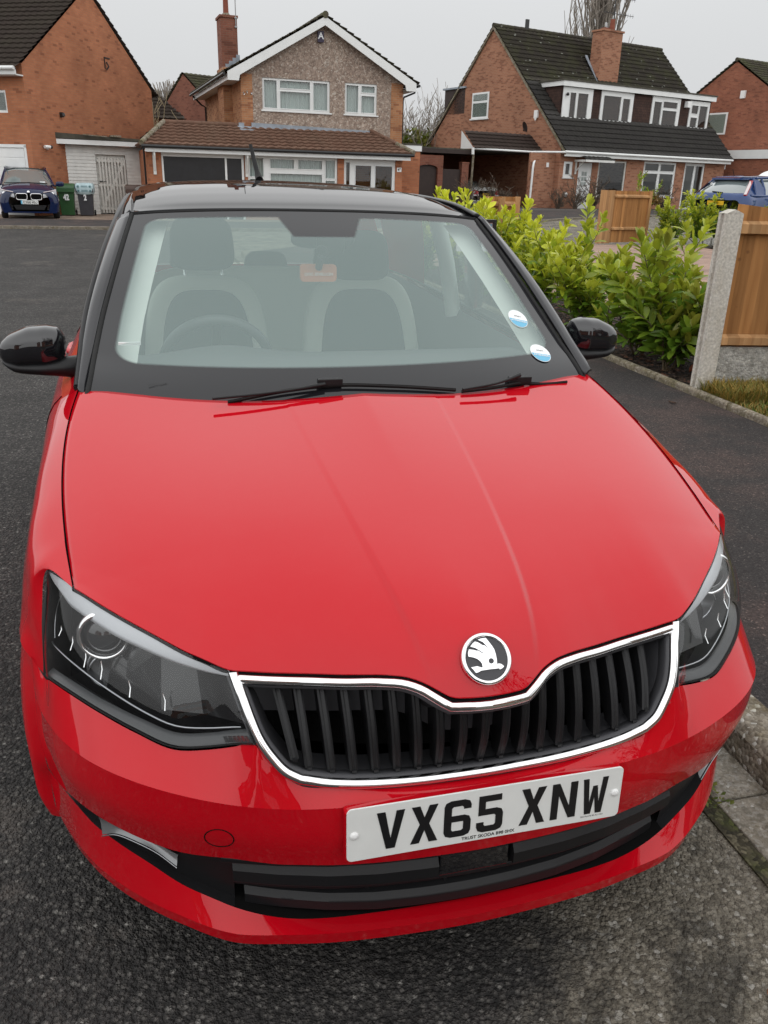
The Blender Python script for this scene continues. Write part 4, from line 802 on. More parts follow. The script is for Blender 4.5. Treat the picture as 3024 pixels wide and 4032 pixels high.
# A pillars, roof, greenhouse ----------------------------------------------------------
pin=[(.722,1.19,.975),(.704,1.332,1.062),(.683,1.464,1.146),(.653,1.597,1.238),(.623,1.729,1.322),(.594,1.861,1.400)]
pou=[(.744,1.222,.982),(.742,1.36,1.046),(.727,1.50,1.130),(.702,1.65,1.218),(.678,1.80,1.290),(.652,1.95,1.352)]
pmid=[tuple((arr(a)+arr(b))/2+arr((.006,-.006,.010))) for a,b in zip(pin,pou)]
for sx in (1,-1):
    mb=MB(); mb.grid(loft([pin,pmid,pou],30,7,'smooth')*[sx,1,1]); mb.build('windscreen_pillar',M['pillar'],car,uv=False,solid=.012)
def roof_z(x,y):
    c=np.interp(y,(1.79,1.95,2.1,2.3,2.5,2.9,3.3,3.6,3.68),(1.419,1.444,1.462,1.480,1.491,1.500,1.500,1.488,1.480)); a=abs(x)/.6; return c-.022*a*a-.020*a**6
ryy=np.r_[np.linspace(0,.2,10),np.linspace(.22,1,30)]
Gs_=[]
for s in np.linspace(-1,1,61):
    a=abs(s); ex=.594; y0=1.797+.068*a**2.2; z0=1.418-.018*a**2.4; row=[]
    for k in ryy:
        y=y0+(3.66-y0)*k; x=s*np.interp(y,(1.86,2.3,2.9,3.66),(.594,.598,.594,.565)); z=roof_z(x,y); zf=z0; bl=sm(0,.05,k); row.append((x,y,zf*(1-bl)+z*bl if k<.05 else z))
    Gs_.append(row)
MB().grid(arr(Gs_).transpose(1,0,2)).build('roof',M['roofblack'],car,uv=False,solid=.01)
# roof aerial (stubby, leaning back)
MB().tube([(-.02,3.30,1.50),(-.025,3.36,1.54),(-.045,3.43,1.66)],[.020,.012,.009],8).build('roof_aerial',M['rubber'],car,uv=False)
rail=[(.652,1.95,1.352),(.640,2.10,1.388),(.630,2.35,1.418),(.624,2.7,1.432),(.612,3.1,1.430),(.585,3.45,1.40),(.56,3.62,1.37)]
rtop=[(.594,1.861,1.400),(.598,2.10,1.428),(.600,2.35,1.442),(.598,2.7,1.452),(.592,3.1,1.452),(.575,3.45,1.44),(.56,3.62,1.42)]
belt=[(.742,1.222,.983),(.750,1.45,.988),(.755,1.8,.998),(.757,2.3,1.014),(.750,2.8,1.032),(.725,3.2,1.050),(.690,3.5,1.06)]
ptop=[(.744,1.23,.985),(.727,1.50,1.130),(.678,1.80,1.290),(.640,2.10,1.385),(.628,2.5,1.420),(.612,3.0,1.425),(.590,3.35,1.40)]
for sx in (1,-1):
    MB().grid(loft([rtop,rail],40,3)*[sx,1,1]).build('roof_rail',M['roofblack'],car,uv=False,solid=.012)
    Gg=loft([belt,[tuple((arr(a)+arr(b))/2+arr((.008,0,0))) for a,b in zip(belt,ptop)],ptop],60,8,'smooth')*[sx,1,1]
    MB().grid(Gg[:, :44]).build('side_window',M['sideglass'],car,uv=False)
    MB().grid(Gg[:, 43:]).build('rear_pillar',M['red'],car,uv=False)
    mb=MB(); mb.tube([(sx*(p[0]+.004),p[1],p[2]) for p in spl(belt,30)],.007,6); mb.tube([(p[0]*sx,p[1],p[2]) for p in spl(ptop,30)],.010,6)
    for k in (27,30): pass
    mb.build('window_trim',M['plastic'],car,uv=False)
    k0=27; mb=MB(); mb.grid(np.stack([Gg[:,k0]+arr((sx*.003,0,0)),Gg[:,k0+2]+arr((sx*.003,0,0))]),True); mb.build('door_pillar',M['blackgloss'],car,uv=False,solid=.05)
# rear end
rr=[[(.0,3.86,1.05),(.4,3.84,1.05),(.62,3.78,1.05),(.66,3.75,1.06)],[(.0,3.95,.85),(.45,3.93,.85),(.70,3.84,.87),(.775,3.75,.88)],[(.0,3.99,.55),(.5,3.96,.55),(.74,3.86,.55),(.80,3.75,.55)],[(.0,3.97,.25),(.5,3.94,.25),(.74,3.85,.22),(.80,3.75,.19)]]
MB().grid(loft([full(r) for r in rr],60,14,'smooth')).build('tailgate',M['red'],car,uv=False)
MB().grid([[ (x*.56,3.66+.01*(1-x*x),1.44) for x in np.linspace(-1,1,20)],[(x*.66,3.85-.10*x*x,1.06) for x in np.linspace(-1,1,20)]]).build('rear_window',M['sideglass'],car,uv=False)
for sx in (1,-1):
    MB().prism([(sx*.56,3.60,1.42),(sx*.50,3.70,1.40),(sx*.60,3.86,1.06),(sx*.70,3.70,1.06)],(sx*.03,-.06,0)).build('rear_screen_pillar',M['red'],car,uv=False)
    MB().prism([(sx*.66,3.80,.98),(sx*.60,3.88,.98),(sx*.64,3.92,.82),(sx*.76,3.80,.82)],(sx*.035,-.06,0)).build('tail_light',M['redlens'],car,uv=False)
# mirrors ------------------------------------------------------------------------------
for sx in (1,-1):
    mb=MB(); Gs_=[]; nU,nA=22,28; prof=[]
    for i in range(nU):
        k=i/(nU-1); x=.790+.180*k; hz_=np.interp(k,(0,.06,.25,.55,.8,.93,1),(.026,.050,.058,.055,.044,.028,.006)); zc=np.interp(k,(0,.5,1),(1.053,1.053,1.038)); dy=np.interp(k,(0,.06,.3,.7,.92,1),(.02,.05,.072,.068,.045,.012)); row=[]
        for j in range(nA):
            a=2*math.pi*j/nA; ca,sa=math.cos(a),math.sin(a); e=.68
            yy=1.47-dy*math.copysign(abs(ca)**e,ca) if ca>0 else 1.47-.02*ca*0+ .02*abs(ca)
            row.append((sx*x,yy,zc+hz_*math.copysign(abs(sa)**e,sa)))
        Gs_.append(row)
    mb.grid(Gs_,True,True); mb.add(Gs_[0],[tuple(range(nA))]); mb.add(Gs_[-1],[tuple(range(nA))])
    mr_=mb.build('door_mirror',M['blackgloss'],car,uv=False)
    # lower matt arm reaching to the door
    arm=[]
    for k in np.linspace(0,1,14):
        x=.755+.205*k; zc=np.interp(k,(0,.15,.8,1),(.992,.993,.998,1.012)); h=np.interp(k,(0,.3,.85,1),(.034,.026,.018,.006)); dy=np.interp(k,(0,.5,.9,1),(.035,.060,.045,.012))
        arm.append([(sx*x,1.455-dy*math.cos(a)*(1 if math.cos(a)>0 else .5),zc+h*math.sin(a)) for a in np.linspace(0,2*math.pi,16,endpoint=False)])
    mb=MB(); mb.grid(arm,True,True); mb.add(arm[-1],[tuple(range(16))]); mb.add(arm[0],[tuple(range(16))]); mb.build('mirror_arm',M['plastic'],mr_,uv=False)
    MB().prism([(sx*.762,1.36,.985),(sx*.765,1.60,.995),(sx*.735,1.55,1.12)],(sx*-.02,0,0)).build('mirror_mount',M['plastic'],mr_,uv=False)
    MB().cyl((sx*.885,1.492,1.045),(0,1,0),.05,.002,24).build('mirror_glass',M['chrome'],mr_,uv=False)
# interior -----------------------------------------------------------------------------
mb=MB(); xs_=np.linspace(-.70,.70,40)
mb.grid([[(x,1.09+.14*(abs(x)/.7)**2.2,.950+.012*(abs(x)/.7)**2) for x in xs_],[(x,1.35,.962+.008*math.cos(x*2)) for x in xs_],[(x*1.0,1.60,.972) for x in xs_],[(x*1.0,1.72,.965+.03*math.exp(-((x+.33)/.17)**2)) for x in xs_],[(x,1.78,.93) for x in xs_],[(x,1.74,.60) for x in xs_]])
mb.build('dashboard',M['dash'],car,uv=False)
mb=MB(); c=Vector((-.34,1.90,.895)); ax=Vector((0,.88,.42)).normalized(); e1=Vector((1,0,0)); e2=ax.cross(e1)
mb.tube([c+.185*(math.cos(a)*e1+math.sin(a)*e2) for a in np.linspace(0,2*math.pi,48,endpoint=False)],.0175,10,closed=True)
sw=mb.build('steering_wheel',pm('wheel_leather',(.07,.075,.078),.45),car,uv=False)
mb=MB(); mb.cyl(c-ax*.02,ax,.07,.03,24); mb.tube([c-e1*.18,c+e1*.18],.018,8); mb.tube([c,c-e2*.18],.018,8); mb.build('steering_boss',M['plastic'],sw,uv=False)
def cushion(w_,h_,d,n=12,pw=2.6,taper=.12):
    G=[]
    for i in range(n*2+1):
        b=-math.pi/2+math.pi*i/(2*n); r=[]
        for j in range(4*n):
            a=2*math.pi*j/(4*n); f=lambda t,p:math.copysign(abs(t)**(2/p),t)
            z=f(math.sin(b),pw)*h_/2; k=abs(math.cos(b))**(2/pw); r.append((f(math.cos(a),pw)*w_/2*k*(1-taper*z/(h_/2)),f(math.sin(a),pw)*d/2*k,z))
        G.append(r)
    return G
def put(G,loc,rx=0): 
    m_=Matrix.Translation(loc)@Matrix.Rotation(rx,4,'X'); return [[m_@Vector(p) for p in r] for r in G]
for x in (-.345,.315):
    q=empty('front_seat'); q.parent=car
    MB().grid(put(cushion(.52,.68,.13,pw=4,taper=.12),(x,2.47,.80),R(-14)),True,True).build('seat_bolster',M['seatlight'],q,uv=False)
    MB().grid(put(cushion(.39,.60,.13,pw=4,taper=.16),(x,2.440,.785),R(-14)),True,True).build('seat_back',M['seat'],q,uv=False)
    MB().grid(put(cushion(.48,.14,.52,pw=4,taper=0),(x,2.15,.52)),True,True).build('seat_base',M['seat'],q,uv=False)
    MB().grid(put(cushion(.255,.21,.10,pw=4,taper=.06),(x,2.54,1.24+(.015 if x<0 else -.03)),R(-8)),True,True).build('headrest',M['seat'],q,uv=False)
    mb=MB()
    for dx in (-.075,.075): mb.tube([(x+dx,2.52,1.08),(x+dx,2.54,1.17)],.006,6)
    mb.build('headrest_post',M['chrome'],q,uv=False)
q=empty('rear_seat'); q.parent=car
MB().grid(put(cushion(1.24,.60,.14,pw=6,taper=.02),(0,3.22,.80),R(-14)),True,True).build('bench_back',M['seatlight'],q,uv=False)
MB().grid(put(cushion(1.24,.14,.5,pw=5,taper=0),(0,2.95,.52)),True,True).build('bench_base',M['seat'],q,uv=False)
for x in (-.36,0,.36): MB().grid(put(cushion(.22,.13,.08,pw=4),(x,3.31,1.14 if x else 1.10),R(-8)),True,True).build('rear_headrest',M['seat'],q,uv=False)
MB().box(-.60,.60,3.34,3.78,.98,1.0).build('parcel_shelf',M['seat'],car,uv=False)
mb=MB()
for sx in (1,-1):
    mb.grid([[(sx*.715,y,np.interp(y,(1.3,3.4),(.975,1.04))) for y in np.linspace(1.25,3.6,20)],[(sx*.66,y,.90) for y in np.linspace(1.25,3.6,20)],[(sx*.66,y,.30) for y in np.linspace(1.25,3.6,20)]])
mb.box(-.7,.7,1.2,3.7,.28,.30); mb.box(-.7,.7,3.70,3.72,.3,1.02)
mb.build('door_trim',M['dash'],car,uv=False)
mb=MB()
for sx in (1,-1):
    mb.grid([[(sx*(p[0]-.105),p[1]+.030,p[2]-.022) for p in wside[1:]],[(sx*(p[0]-.030),p[1]+.022,p[2]-.020) for p in wside[1:]],[(sx*(p[0]-.022),p[1]+.065,p[2]-.018) for p in wside[1:]]],True)
    mb.tube([(sx*.70,2.37,.98),(sx*.66,2.38,1.2),(sx*.60,2.36,1.38)],.035,8)
mb.grid([[(x,y,roof_z(x,y)-.035) for x in np.linspace(-.56,.56,20)] for y in np.linspace(1.90,3.6,12)])
mb.build('headlining',M['trimlight'],car,uv=False)
mb=MB(); mb.grid(put(cushion(.095,.095,.03,pw=3,taper=0),(.043,1.76,1.318),0),True,True); mb.grid(put(cushion(.22,.06,.03,pw=3,taper=0),(.03,1.83,1.325),0),True,True); mb.tube([(.012,1.775,1.395),(.03,1.785,1.35)],.012,8); mb.build('rear_view_mirror',M['plastic'],car,uv=False)
# windscreen device: suction ring and orange unit
mb=MB(); mb.tube([(-.008+.021*math.cos(a),1.655,1.297+.019*math.sin(a)) for a in np.linspace(0,2*math.pi,24,endpoint=False)],.0025,6,closed=True); mb.tube([(-.008,1.66,1.28),(-.008,1.70,1.245)],.012,8)
dv=mb.build('dash_camera',M['plastic'],car,uv=False)
MB().prism([(x-.068,1.70,z+1.200) for x,z in rrect(.12,.055,.012)],(0,.02,0)).build('camera_body',M['orange'],dv,uv=False)
textmesh('NEXTBASE DUO',.013,'device_text',M['whiteplastic'],dv,Matrix.Translation((-.008,1.698,1.225))@Matrix.Rotation(R(90),4,'X')@Matrix.Rotation(R(180),4,'Z'),.0002)
# ================================================================ ground
def gh(x,y):   # land rises gently towards the far right plots
    a=min(1,max(0,(y-20)/15)); b=min(1,max(0,(x-6)/7)); a=a*a*(3-2*a); b=b*b*(3-2*b); return .36*a*b
def sheet(name,poly,mat,z,step=2.0,label=None,kind='structure',fn=gh):
    """polygon sheet draped on the land"""
    import bmesh
    bm=bmesh.new(); vs_=[bm.verts.new((x,y,0)) for x,y in poly]; bm.faces.new(vs_)
    x0,x1=min(p[0] for p in poly),max(p[0] for p in poly); y0,y1=min(p[1] for p in poly),max(p[1] for p in poly)
    if fn is not None and y1>20 and x1>6:
        for ax,(a,b) in ((0,(max(x0,4),min(x1,34))),(1,(max(y0,18),min(y1,50)))):
            k=a+step
            while k<b:
                co=(k,0,0) if ax==0 else (0,k,0); no=(1,0,0) if ax==0 else (0,1,0)
                bmesh.ops.bisect_plane(bm,geom=bm.verts[:]+bm.edges[:]+bm.faces[:],plane_co=co,plane_no=no); k+=step
    for v in bm.verts: v.co.z=z+(fn(v.co.x,v.co.y) if fn else 0)
    bm.normal_update()
    for f in bm.faces:
        if f.normal.z<0: f.normal_flip()
    me=bpy.data.meshes.new(name); bm.to_mesh(me); bm.free(); me.materials.append(mat); o=bpy.data.objects.new(name,me); COL.objects.link(o)
    if kind: o['kind']=kind
    return o
sheet('ground',[(-250,-120),(250,-120),(250,420),(-250,420)],M['earth'],-.03,step=2)
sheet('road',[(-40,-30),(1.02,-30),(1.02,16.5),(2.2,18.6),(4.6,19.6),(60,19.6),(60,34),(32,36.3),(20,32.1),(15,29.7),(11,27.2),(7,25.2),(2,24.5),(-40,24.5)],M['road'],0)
# worn strip of old road beside the gutter
mb=MB(); P=[]; yk=-3.2
L_=[];
rr_=random.Random(3)
for k in range(60): L_.append((.30+.16*math.sin(k*.9)+rr_.uniform(-.07,.07)+(.22 if k>44 else 0),-3.2+k*.085))
poly_=[(x,y) for x,y in L_]+[(.80,1.86),(.80,-3.2)]
M['roadold']=speckle_mat('old_road',None,[(0,(.060,.054,.045)),(.45,(.095,.086,.072)),(.85,(.135,.124,.105)),(1,(.30,.29,.27))],85,rough=.9,bump=.007,patch=(.55,.52,.47),pscale=1.6)
mb=MB()
for k in range(-3,16):
    y0=.395+.9*k; mb.box(.825,.985,y0-.896,y0-.004,-.02,.010)
tag(mb.build('gutter',M['concrete'],bevel=.004),kind='structure')
M['moss']=speckle_mat('moss_dirt',None,[(0,(.024,.020,.012)),(.6,(.050,.043,.025)),(1,(.12,.105,.07))],90,bump=.004,patch=(.7,.9,.4),pscale=5)
mb=MB(); mb.box(.775,.83,-6,16,-.02,.006); tag(mb.build('gutter_dirt',M['moss']),kind='structure')
mb=MB()
for k in range(-7,18):
    y0=.18+.915*k; mb.prism([(.990,y0,-.05),(1.004,y0,.075),(1.028,y0,.100),(1.135,y0,.106),(1.135,y0,-.05)],(0,.910,0))
tag(mb.build('kerb',M['kerb'],bevel=.006),kind='structure')
sheet('pavement',[(1.13,-30),(3.19,-30),(3.19,17.6),(2.3,17.6),(1.13,16.3)],M['pave'],.102)
mb=MB()
for k in range(-8,15):
    y0=4.66+.915*k-.03; a=[]
    for t_ in np.linspace(0,math.pi,8): a.append((3.235+.031*math.cos(t_)*-1,y0,.125+.022*math.sin(t_)))
    mb.prism([(3.204,y0,.0)]+a+[(3.266,y0,.0)],(0,.905,0))
tag(mb.build('path_edging',M['edging'],bevel=.002),kind='structure')
sheet('planting_bed',[(3.262,4.16),(4.75,4.16),(4.75,13.5),(3.262,13.5)],M['soil'],.10)
sheet('block_driveway',[(4.75,4.3),(12.9,4.3),(12.9,19.1),(2.4,19.1),(2.4,17.6),(3.25,17.6),(3.25,13.5),(4.75,13.5)],M['block'],.095)
sheet('lawn',[(3.262,-30),(14,-30),(14,4.16),(3.262,4.16)],M['earth'],.10)
# far side: kerb, footpath, driveways
fk=[(-40,24.5),(2,24.5),(7,25.2),(11,27.2),(15,29.7),(20,32.1),(32,36.3)]
mb=MB(); fr_=[]
def offs(pl_,d):
    out=[]
    for i,p in enumerate(pl_):
        a=Vector(pl_[max(i-1,0)]); b=Vector(pl_[min(i+1,len(pl_)-1)]); t_=(b-a).normalized(); out.append((p[0]-t_.y*d,p[1]+t_.x*d))
    return out
f0,f1=fk,offs(fk,.14); G_=[]
for (a,b) in zip(f0,f1):
    h=gh(*a); G_.append([(a[0],a[1],h-.03),(a[0],a[1],h+.075),(b[0],b[1],h+.08),(b[0],b[1],h-.03)])
mb.grid(G_,False); tag(mb.build('far_kerb',M['kerb']),kind='structure')
f2=offs(fk,4.2); f2[0]=(-40,28.6)
sheet('far_pavement',f1+[(34,41)]+f2[::-1][0:0]+[(34,41)][0:0]+offs(fk,4.2)[::-1],M['pave'],.065)
sheet('garage_forecourt',[(-12,28.4),(7,28.4),(7,36),(-12,36)],M['drive'],.02,fn=None)
sheet('side_yard',[(7.5,29.5),(30,41),(27,45),(5,36)],M['roadfar'],.045)
# verge grass by the fence
def grass(name,x0,x1,y0,y1,n,z,hmin=.03,hmax=.09,cols=None,seed=1,label_kind='stuff'):
    r_=random.Random(seed); mb=MB()
    for k in range(n):
        x,y=r_.uniform(x0,x1),r_.uniform(y0,y1); 
        d=r_.random(); h=r_.uniform(hmin,hmax); a=r_.uniform(0,6.28); w_=r_.uniform(.002,.004); lx,ly=math.cos(a),math.sin(a); b=r_.uniform(.3,1.1)*h
        c=r_.choice(cols); cx=r_.gauss(0,1)
        px_,py_=-ly*w_,lx*w_
        p0=Vector((x,y,z)); p1=p0+Vector((lx*b*.4,ly*b*.4,h*.65)); p2=p0+Vector((lx*b,ly*b,h))
        mb.add([p0-Vector((px_,py_,0)),p0+Vector((px_,py_,0)),p1+Vector((px_,py_,0)),p1-Vector((px_,py_,0)),p2],[(0,1,2,3),(3,2,4)],False,c)
    o=mb.build(name,M['grassm'],uv=False); o['kind']=label_kind; return o
gc=[(1,1,.8),(1.5,1.0,.9),(1.9,1.15,1.0),(.7,.8,.6),(2.3,1.5,1.4),(.8,1.2,.7)]
grass('verge_grass',3.27,5.2,1.6,4.12,26000,.10,.025,.075,gc,2)
grass('verge_grass',3.27,4.2,3.75,4.13,5000,.10,.05,.15,[(1.6,1.1,.9),(2.2,1.4,1.2),(1,1,.7)],4)
# bark, dead leaves in the bed and on the path
mb=MB(); r_=random.Random(9)
for k in range(2600):
    x,y=r_.uniform(3.27,4.7),4.2+abs(r_.gauss(0,3.2))
    if y>13: continue
    s=r_.uniform(.010,.032); a=r_.uniform(0,6.28); tl=r_.uniform(-.5,.5); m_=Matrix.Translation((x,y,.108+r_.uniform(0,.018)))@Matrix.Rotation(a,4,'Z')@Matrix.Rotation(tl,4,'X')
    c=r_.choice([(1,1,1),(.6,.6,.6),(1.8,1.4,1.2),(.4,.4,.4),(2.4,1.7,1.3)])
    mb.add([m_@Vector(p) for p in ((-s,-s*.4,0),(s*.2,-s*.6,.004),(s,0,0),(s*.1,s*.6,.004),(-s*.8,s*.35,0))],[(0,1,2,3,4)],False,c)
M['litter']=leaf_mat('leaf_litter',(.045,.026,.018),.8,.0)
o=mb.build('leaf_litter',M['litter'],uv=False); o['kind']='stuff'
def dead_leaf(loc,s,mat,label,rz=0,ry=0):
    m_=Matrix.Translation(loc)@Matrix.Rotation(rz,4,'Z')@Matrix.Rotation(ry,4,'Y'); G_=[]
    for u in np.linspace(-1,1,7):
        w_=s*.42*(1-abs(u)**2.2); G_.append([m_@Vector((u*s,v*w_,.25*s*v*v+.08*s*u*u)) for v in (-1,-.5,0,.5,1)])
    o=MB().grid(G_).build('fallen_leaf',mat,uv=False); return tag(o,label,'leaf')
dead_leaf((3.62,4.72,.16),.075,M['leafred'],'orange red dead leaf lying on the soil beneath the laurel by the post',.4,-.5)
dead_leaf((3.72,5.30,.19),.07,M['leafred'],'rusty curled leaf standing upright among the laurel stems further back',1.9,-1.1)
dead_leaf((3.50,6.45,.15),.06,M['leafred'],'small orange dead leaf on the soil near the door mirror',2.4,-.4)
for k,(x,y,s,lb) in enumerate(((2.75,2.55,.035,'small tan leaf on the footpath beside the bonnet corner'),(2.35,2.05,.04,'pinkish flat leaf stain shape on the footpath nearest the headlight'),(2.9,3.9,.03,'pale speck of leaf on the footpath close to the edging stones'))):
    dead_leaf((x,y,.108),s,M['leafbrown'],lb,k,0)
# twig on the road in the foreground
mb=MB(); mb.tube([(-.335,-.385,.006),(-.328,-.345,.012),(-.333,-.30,.014)],[.0018,.0014,.0008],5); mb.tube([(-.328,-.345,.012),(-.315,-.315,.02)],.0008,4)
tag(mb.build('twig',pm('twig_wood',(.22,.11,.04),.8)),'small dry brown twig lying on the road in front of the car','twig')
tag(MB().lathe((.60,-.12,.004),(0,0,1),[(.0001,0),(.012,.002),(.015,.007),(.010,.012),(.0001,.014)],9).build('pebble',pm('orange_stone',(.30,.12,.06),.8)),'tiny orange brown pebble on the worn road near the gutter','stone')
# weeds in the gutter
mb=MB(); r_=random.Random(5)
for k in range(90):
    x,y=.80+r_.uniform(-.03,.05),.42+r_.uniform(-.05,.06); a=r_.uniform(0,6.28); s=r_.uniform(.008,.02); m_=Matrix.Translation((x,y,.008+r_.uniform(0,.02)))@Matrix.Rotation(a,4,'Z')@Matrix.Rotation(-.4,4,'Y')
    mb.add([m_@Vector(p) for p in ((0,0,0),(s*.6,s*.35,0),(s,0,.002),(s*.6,-s*.35,0))],[(0,1,2,3)],False,r_.choice([(1.3,1.2,.5),(.9,1.0,.4),(1.8,1.5,.8)]))
tag(mb.build('gutter_weed',M['ivy'],uv=False),'small clump of yellowish weed growing in the gutter joint beside the kerb','weed')
# ================================================================ houses
def tiles(name,a,b,c,d,mat,parent,row=.30,colw=.30,amp=.028,step=.050,samples=6,clip=None):
    """wavy interlocking tile slope: a,b = eaves left,right; d,c = top left,right"""
    a,b,c,d=map(Vector,(a,b,c,d)); ex=(b-a).normalized(); n_=(b-a).cross(d-a).normalized(); up=n_.cross(ex); 
    if up.dot(d-a)<0: up=-up
    if n_.z<0: n_=-n_
    H=(d-a).dot(up); W0,W1=min(0,(d-a).dot(ex)),max((b-a).length,(c-a).dot(ex)); nr=max(2,round(H/row)); rh=H/nr; nc=max(2,int((W1-W0)/colw*samples)); G_=[]; vs_=[]; 
    for r in range(nr):
        for (q,hh) in ((r*rh,step),(r*rh+.001,step) if False else ((r+1)*rh,0)):
            G_.append([(W0+(W1-W0)*k/nc,q,hh+amp*(.5+.5*math.cos(2*math.pi*(W0+(W1-W0)*k/nc)/colw))) for k in range(nc+1)])
    mb=MB(); xl=lambda q:(d-a).dot(ex)*q/H; xr=lambda q:(b-a).length+((c-a).dot(ex)-(b-a).length)*q/H
    P3=lambda p:a+ex*p[0]+up*p[1]+n_*p[2]; rows=len(G_); ncol=nc+1
    mb.v=[tuple(P3(p)) for row_ in G_ for p in row_]
    for i in range(rows-1):
        for k in range(nc):
            cx=(G_[i][k][0]+G_[i][k+1][0])/2; q=(G_[i][k][1]+G_[i+1][k][1])/2
            if xl(q)-.01<=cx<=xr(q)+.01:
                mb.f.append((i*ncol+k,i*ncol+k+1,(i+1)*ncol+k+1,(i+1)*ncol+k)); mb.sm.append(i%2==0); mb.c.append(None)
    # eaves drip edge
    for k in range(nc):
        if xl(0)-.01<=G_[0][k][0]<=xr(0)+.01: mb.add([P3(G_[0][k]),P3(G_[0][k+1]),P3((G_[0][k+1][0],0,-.02)),P3((G_[0][k][0],0,-.02))],[(0,1,2,3)])
    return mb.build(name,mat,parent)
def ridge(name,p,q,r,mat,parent,seg=.45):
    p,q=Vector(p),Vector(q); L=(q-p).length; n=max(1,round(L/seg)); t_=(q-p)/n; mb=MB()
    for k in range(n): mb.tube([p+t_*k,p+t_*(k+1.03)],[r*1.06,r*.96],10)
    return mb.build(name,mat,parent)
def wall(mb,u0,u1,z0,z1,y,holes=(),rev=.10,axis='x',x=0):
    """wall panel with rectangular holes and reveals; axis x: plane y=const; axis y: plane x=const"""
    P=(lambda u,z,d=0:(u,y+d,z)) if axis=='x' else (lambda u,z,d=0:(x+d,u,z))
    us=sorted({u0,u1,*[h[0] for h in holes],*[h[1] for h in holes]}); zs=sorted({z0,z1,*[h[2] for h in holes],*[h[3] for h in holes]})
    for i in range(len(us)-1):
        for j in range(len(zs)-1):
            cu_,cz=(us[i]+us[i+1])/2,(zs[j]+zs[j+1])/2
            if any(h[0]<cu_<h[1] and h[2]<cz<h[3] for h in holes): continue
            mb.quad(P(us[i],zs[j]),P(us[i+1],zs[j]),P(us[i+1],zs[j+1]),P(us[i],zs[j+1]))
    for h in holes:
        a,b,c,d=h; mb.quad(P(a,c),P(a,d),P(a,d,rev),P(a,c,rev)); mb.quad(P(b,c),P(b,d),P(b,d,rev),P(b,c,rev)); mb.quad(P(a,d),P(b,d),P(b,d,rev),P(a,d,rev)); mb.quad(P(a,c),P(b,c),P(b,c,rev),P(a,c,rev))
    return mb
def window(parent,u0,u1,z0,z1,y,panes,sill=True,curtain='curtain',fm='upvc',name='window',gap=None,face=-1,cz=None):
    """frame in a hole; panes = list of (u0,u1,z0,z1) glazed lights; face -1 looks to -y"""
    s=face; mb=MB(); 
    us=sorted({u0,u1,*[p[0] for p in panes],*[p[1] for p in panes]}); zs=sorted({z0,z1,*[p[2] for p in panes],*[p[3] for p in panes]})
    for i in range(len(us)-1):
        for j in range(len(zs)-1):
            c1,c2=(us[i]+us[i+1])/2,(zs[j]+zs[j+1])/2
            if any(p[0]<c1<p[1] and p[2]<c2<p[3] for p in panes): continue
            mb.box(us[i],us[i+1],y,y+.06,zs[j],zs[j+1])
    for (a,b,c,d) in panes:   # raised bead round each light
        for bx in ((a-.028,a,c-.028,d+.028),(b,b+.028,c-.028,d+.028),(a,b,d,d+.028),(a,b,c-.028,c)): mb.box(bx[0],bx[1],y-.018,y-.002,bx[2],bx[3])
    fr_=mb.build(name,M[fm],parent)
    mb=MB()
    for (a,b,c,d) in panes: mb.quad((a,y+.03,c),(b,y+.03,c),(b,y+.03,d),(a,y+.03,d))
    mb.build('pane',M['winglass'],fr_)
    if sill: MB().box(u0-.06,u1+.06,y-.10,y+.02,z0-.05,z0-.002).build('sill',M[fm],fr_)
    if curtain:
        mb=MB(); 
        segs=gap or [(u0+.03,u1-.03)]
        for a,b in segs:
            n=int((b-a)/.012)+2; mb.grid([[(a+(b-a)*k/n,y+.12+.022*math.sin(k*.9)+.012*math.sin(k*.37+a*9),z) for k in range(n+1)] for z in (z0+.02,z1-.02)],True)
        mb.build('curtain',M[curtain],fr_)
    return fr_
def house(name,loc,az,label,cat='house'): return empty(name,loc,R(90-az),label,cat)
# ---- centre house (number 49)
H=house('detached_house',(2.595,32.819,0),85,'gabled house with beige pebbledash front, white bargeboards and brown tiled lean-to porch, house number 49')
mb=MB(); W1=(.79,3.39,3.82,4.90); W2=(3.98,5.28,3.82,4.90)
wall(mb,.42,5.86,2.4,4.95,.012,[W1,W2]); mb.poly([(.0,.012,4.95),(6.35,.012,4.95),(3.13,.012,6.86)]); mb.build('rendered_front',M['render'],H)
mb=MB(); 
for (a,b) in ((0,.42),(5.86,6.35)): mb.box(a,b,.0,.3,0,4.98)
wall(mb,.3,9.5,0,5.0,0,axis='y',x=0); wall(mb,.3,9.5,0,5.0,0,axis='y',x=6.35); wall(mb,0,6.35,0,5.0,9.5); mb.poly([(0,9.5,5),(6.35,9.5,5),(3.13,9.5,6.9)])
mb.box(.3,6.1,.02,.03,0,2.5); mb.build('brick_wall',M['brickC'],H)
MB().box(-.34,-.001,1.95,3.3,0,5.35).build('chimney_breast',M['brickC'],H)
mb=MB(); mb.box(-.32,.30,2.0,2.95,5.0,7.02); mb.box(-.36,.34,1.96,2.99,7.02,7.10); ch=mb.build('chimney',M['brickD'],H)
mb=MB(); mb.lathe((-.03,2.45,7.10),(0,0,1),[(.17,0),(.16,.06),(.12,.12)],16); mb.build('flaunching',M['edging'],ch); MB().lathe((-.03,2.45,7.16),(0,0,1),[(.12,0),(.105,.05),(.088,.9),(.10,.95),(.08,.95)],18).build('chimney_pot',M['terracotta'],ch)
mb=MB(); mb.tube([(.25,1.98,6.75),(.25,1.96,7.2),(.24,1.94,9.4)],.02,6); mb.box(.20,.30,1.93,2.0,6.7,6.75); mb.box(.20,.30,1.93,2.0,7.0,7.04); mb.build('aerial_mast',M['steel'],ch)
mb=MB()
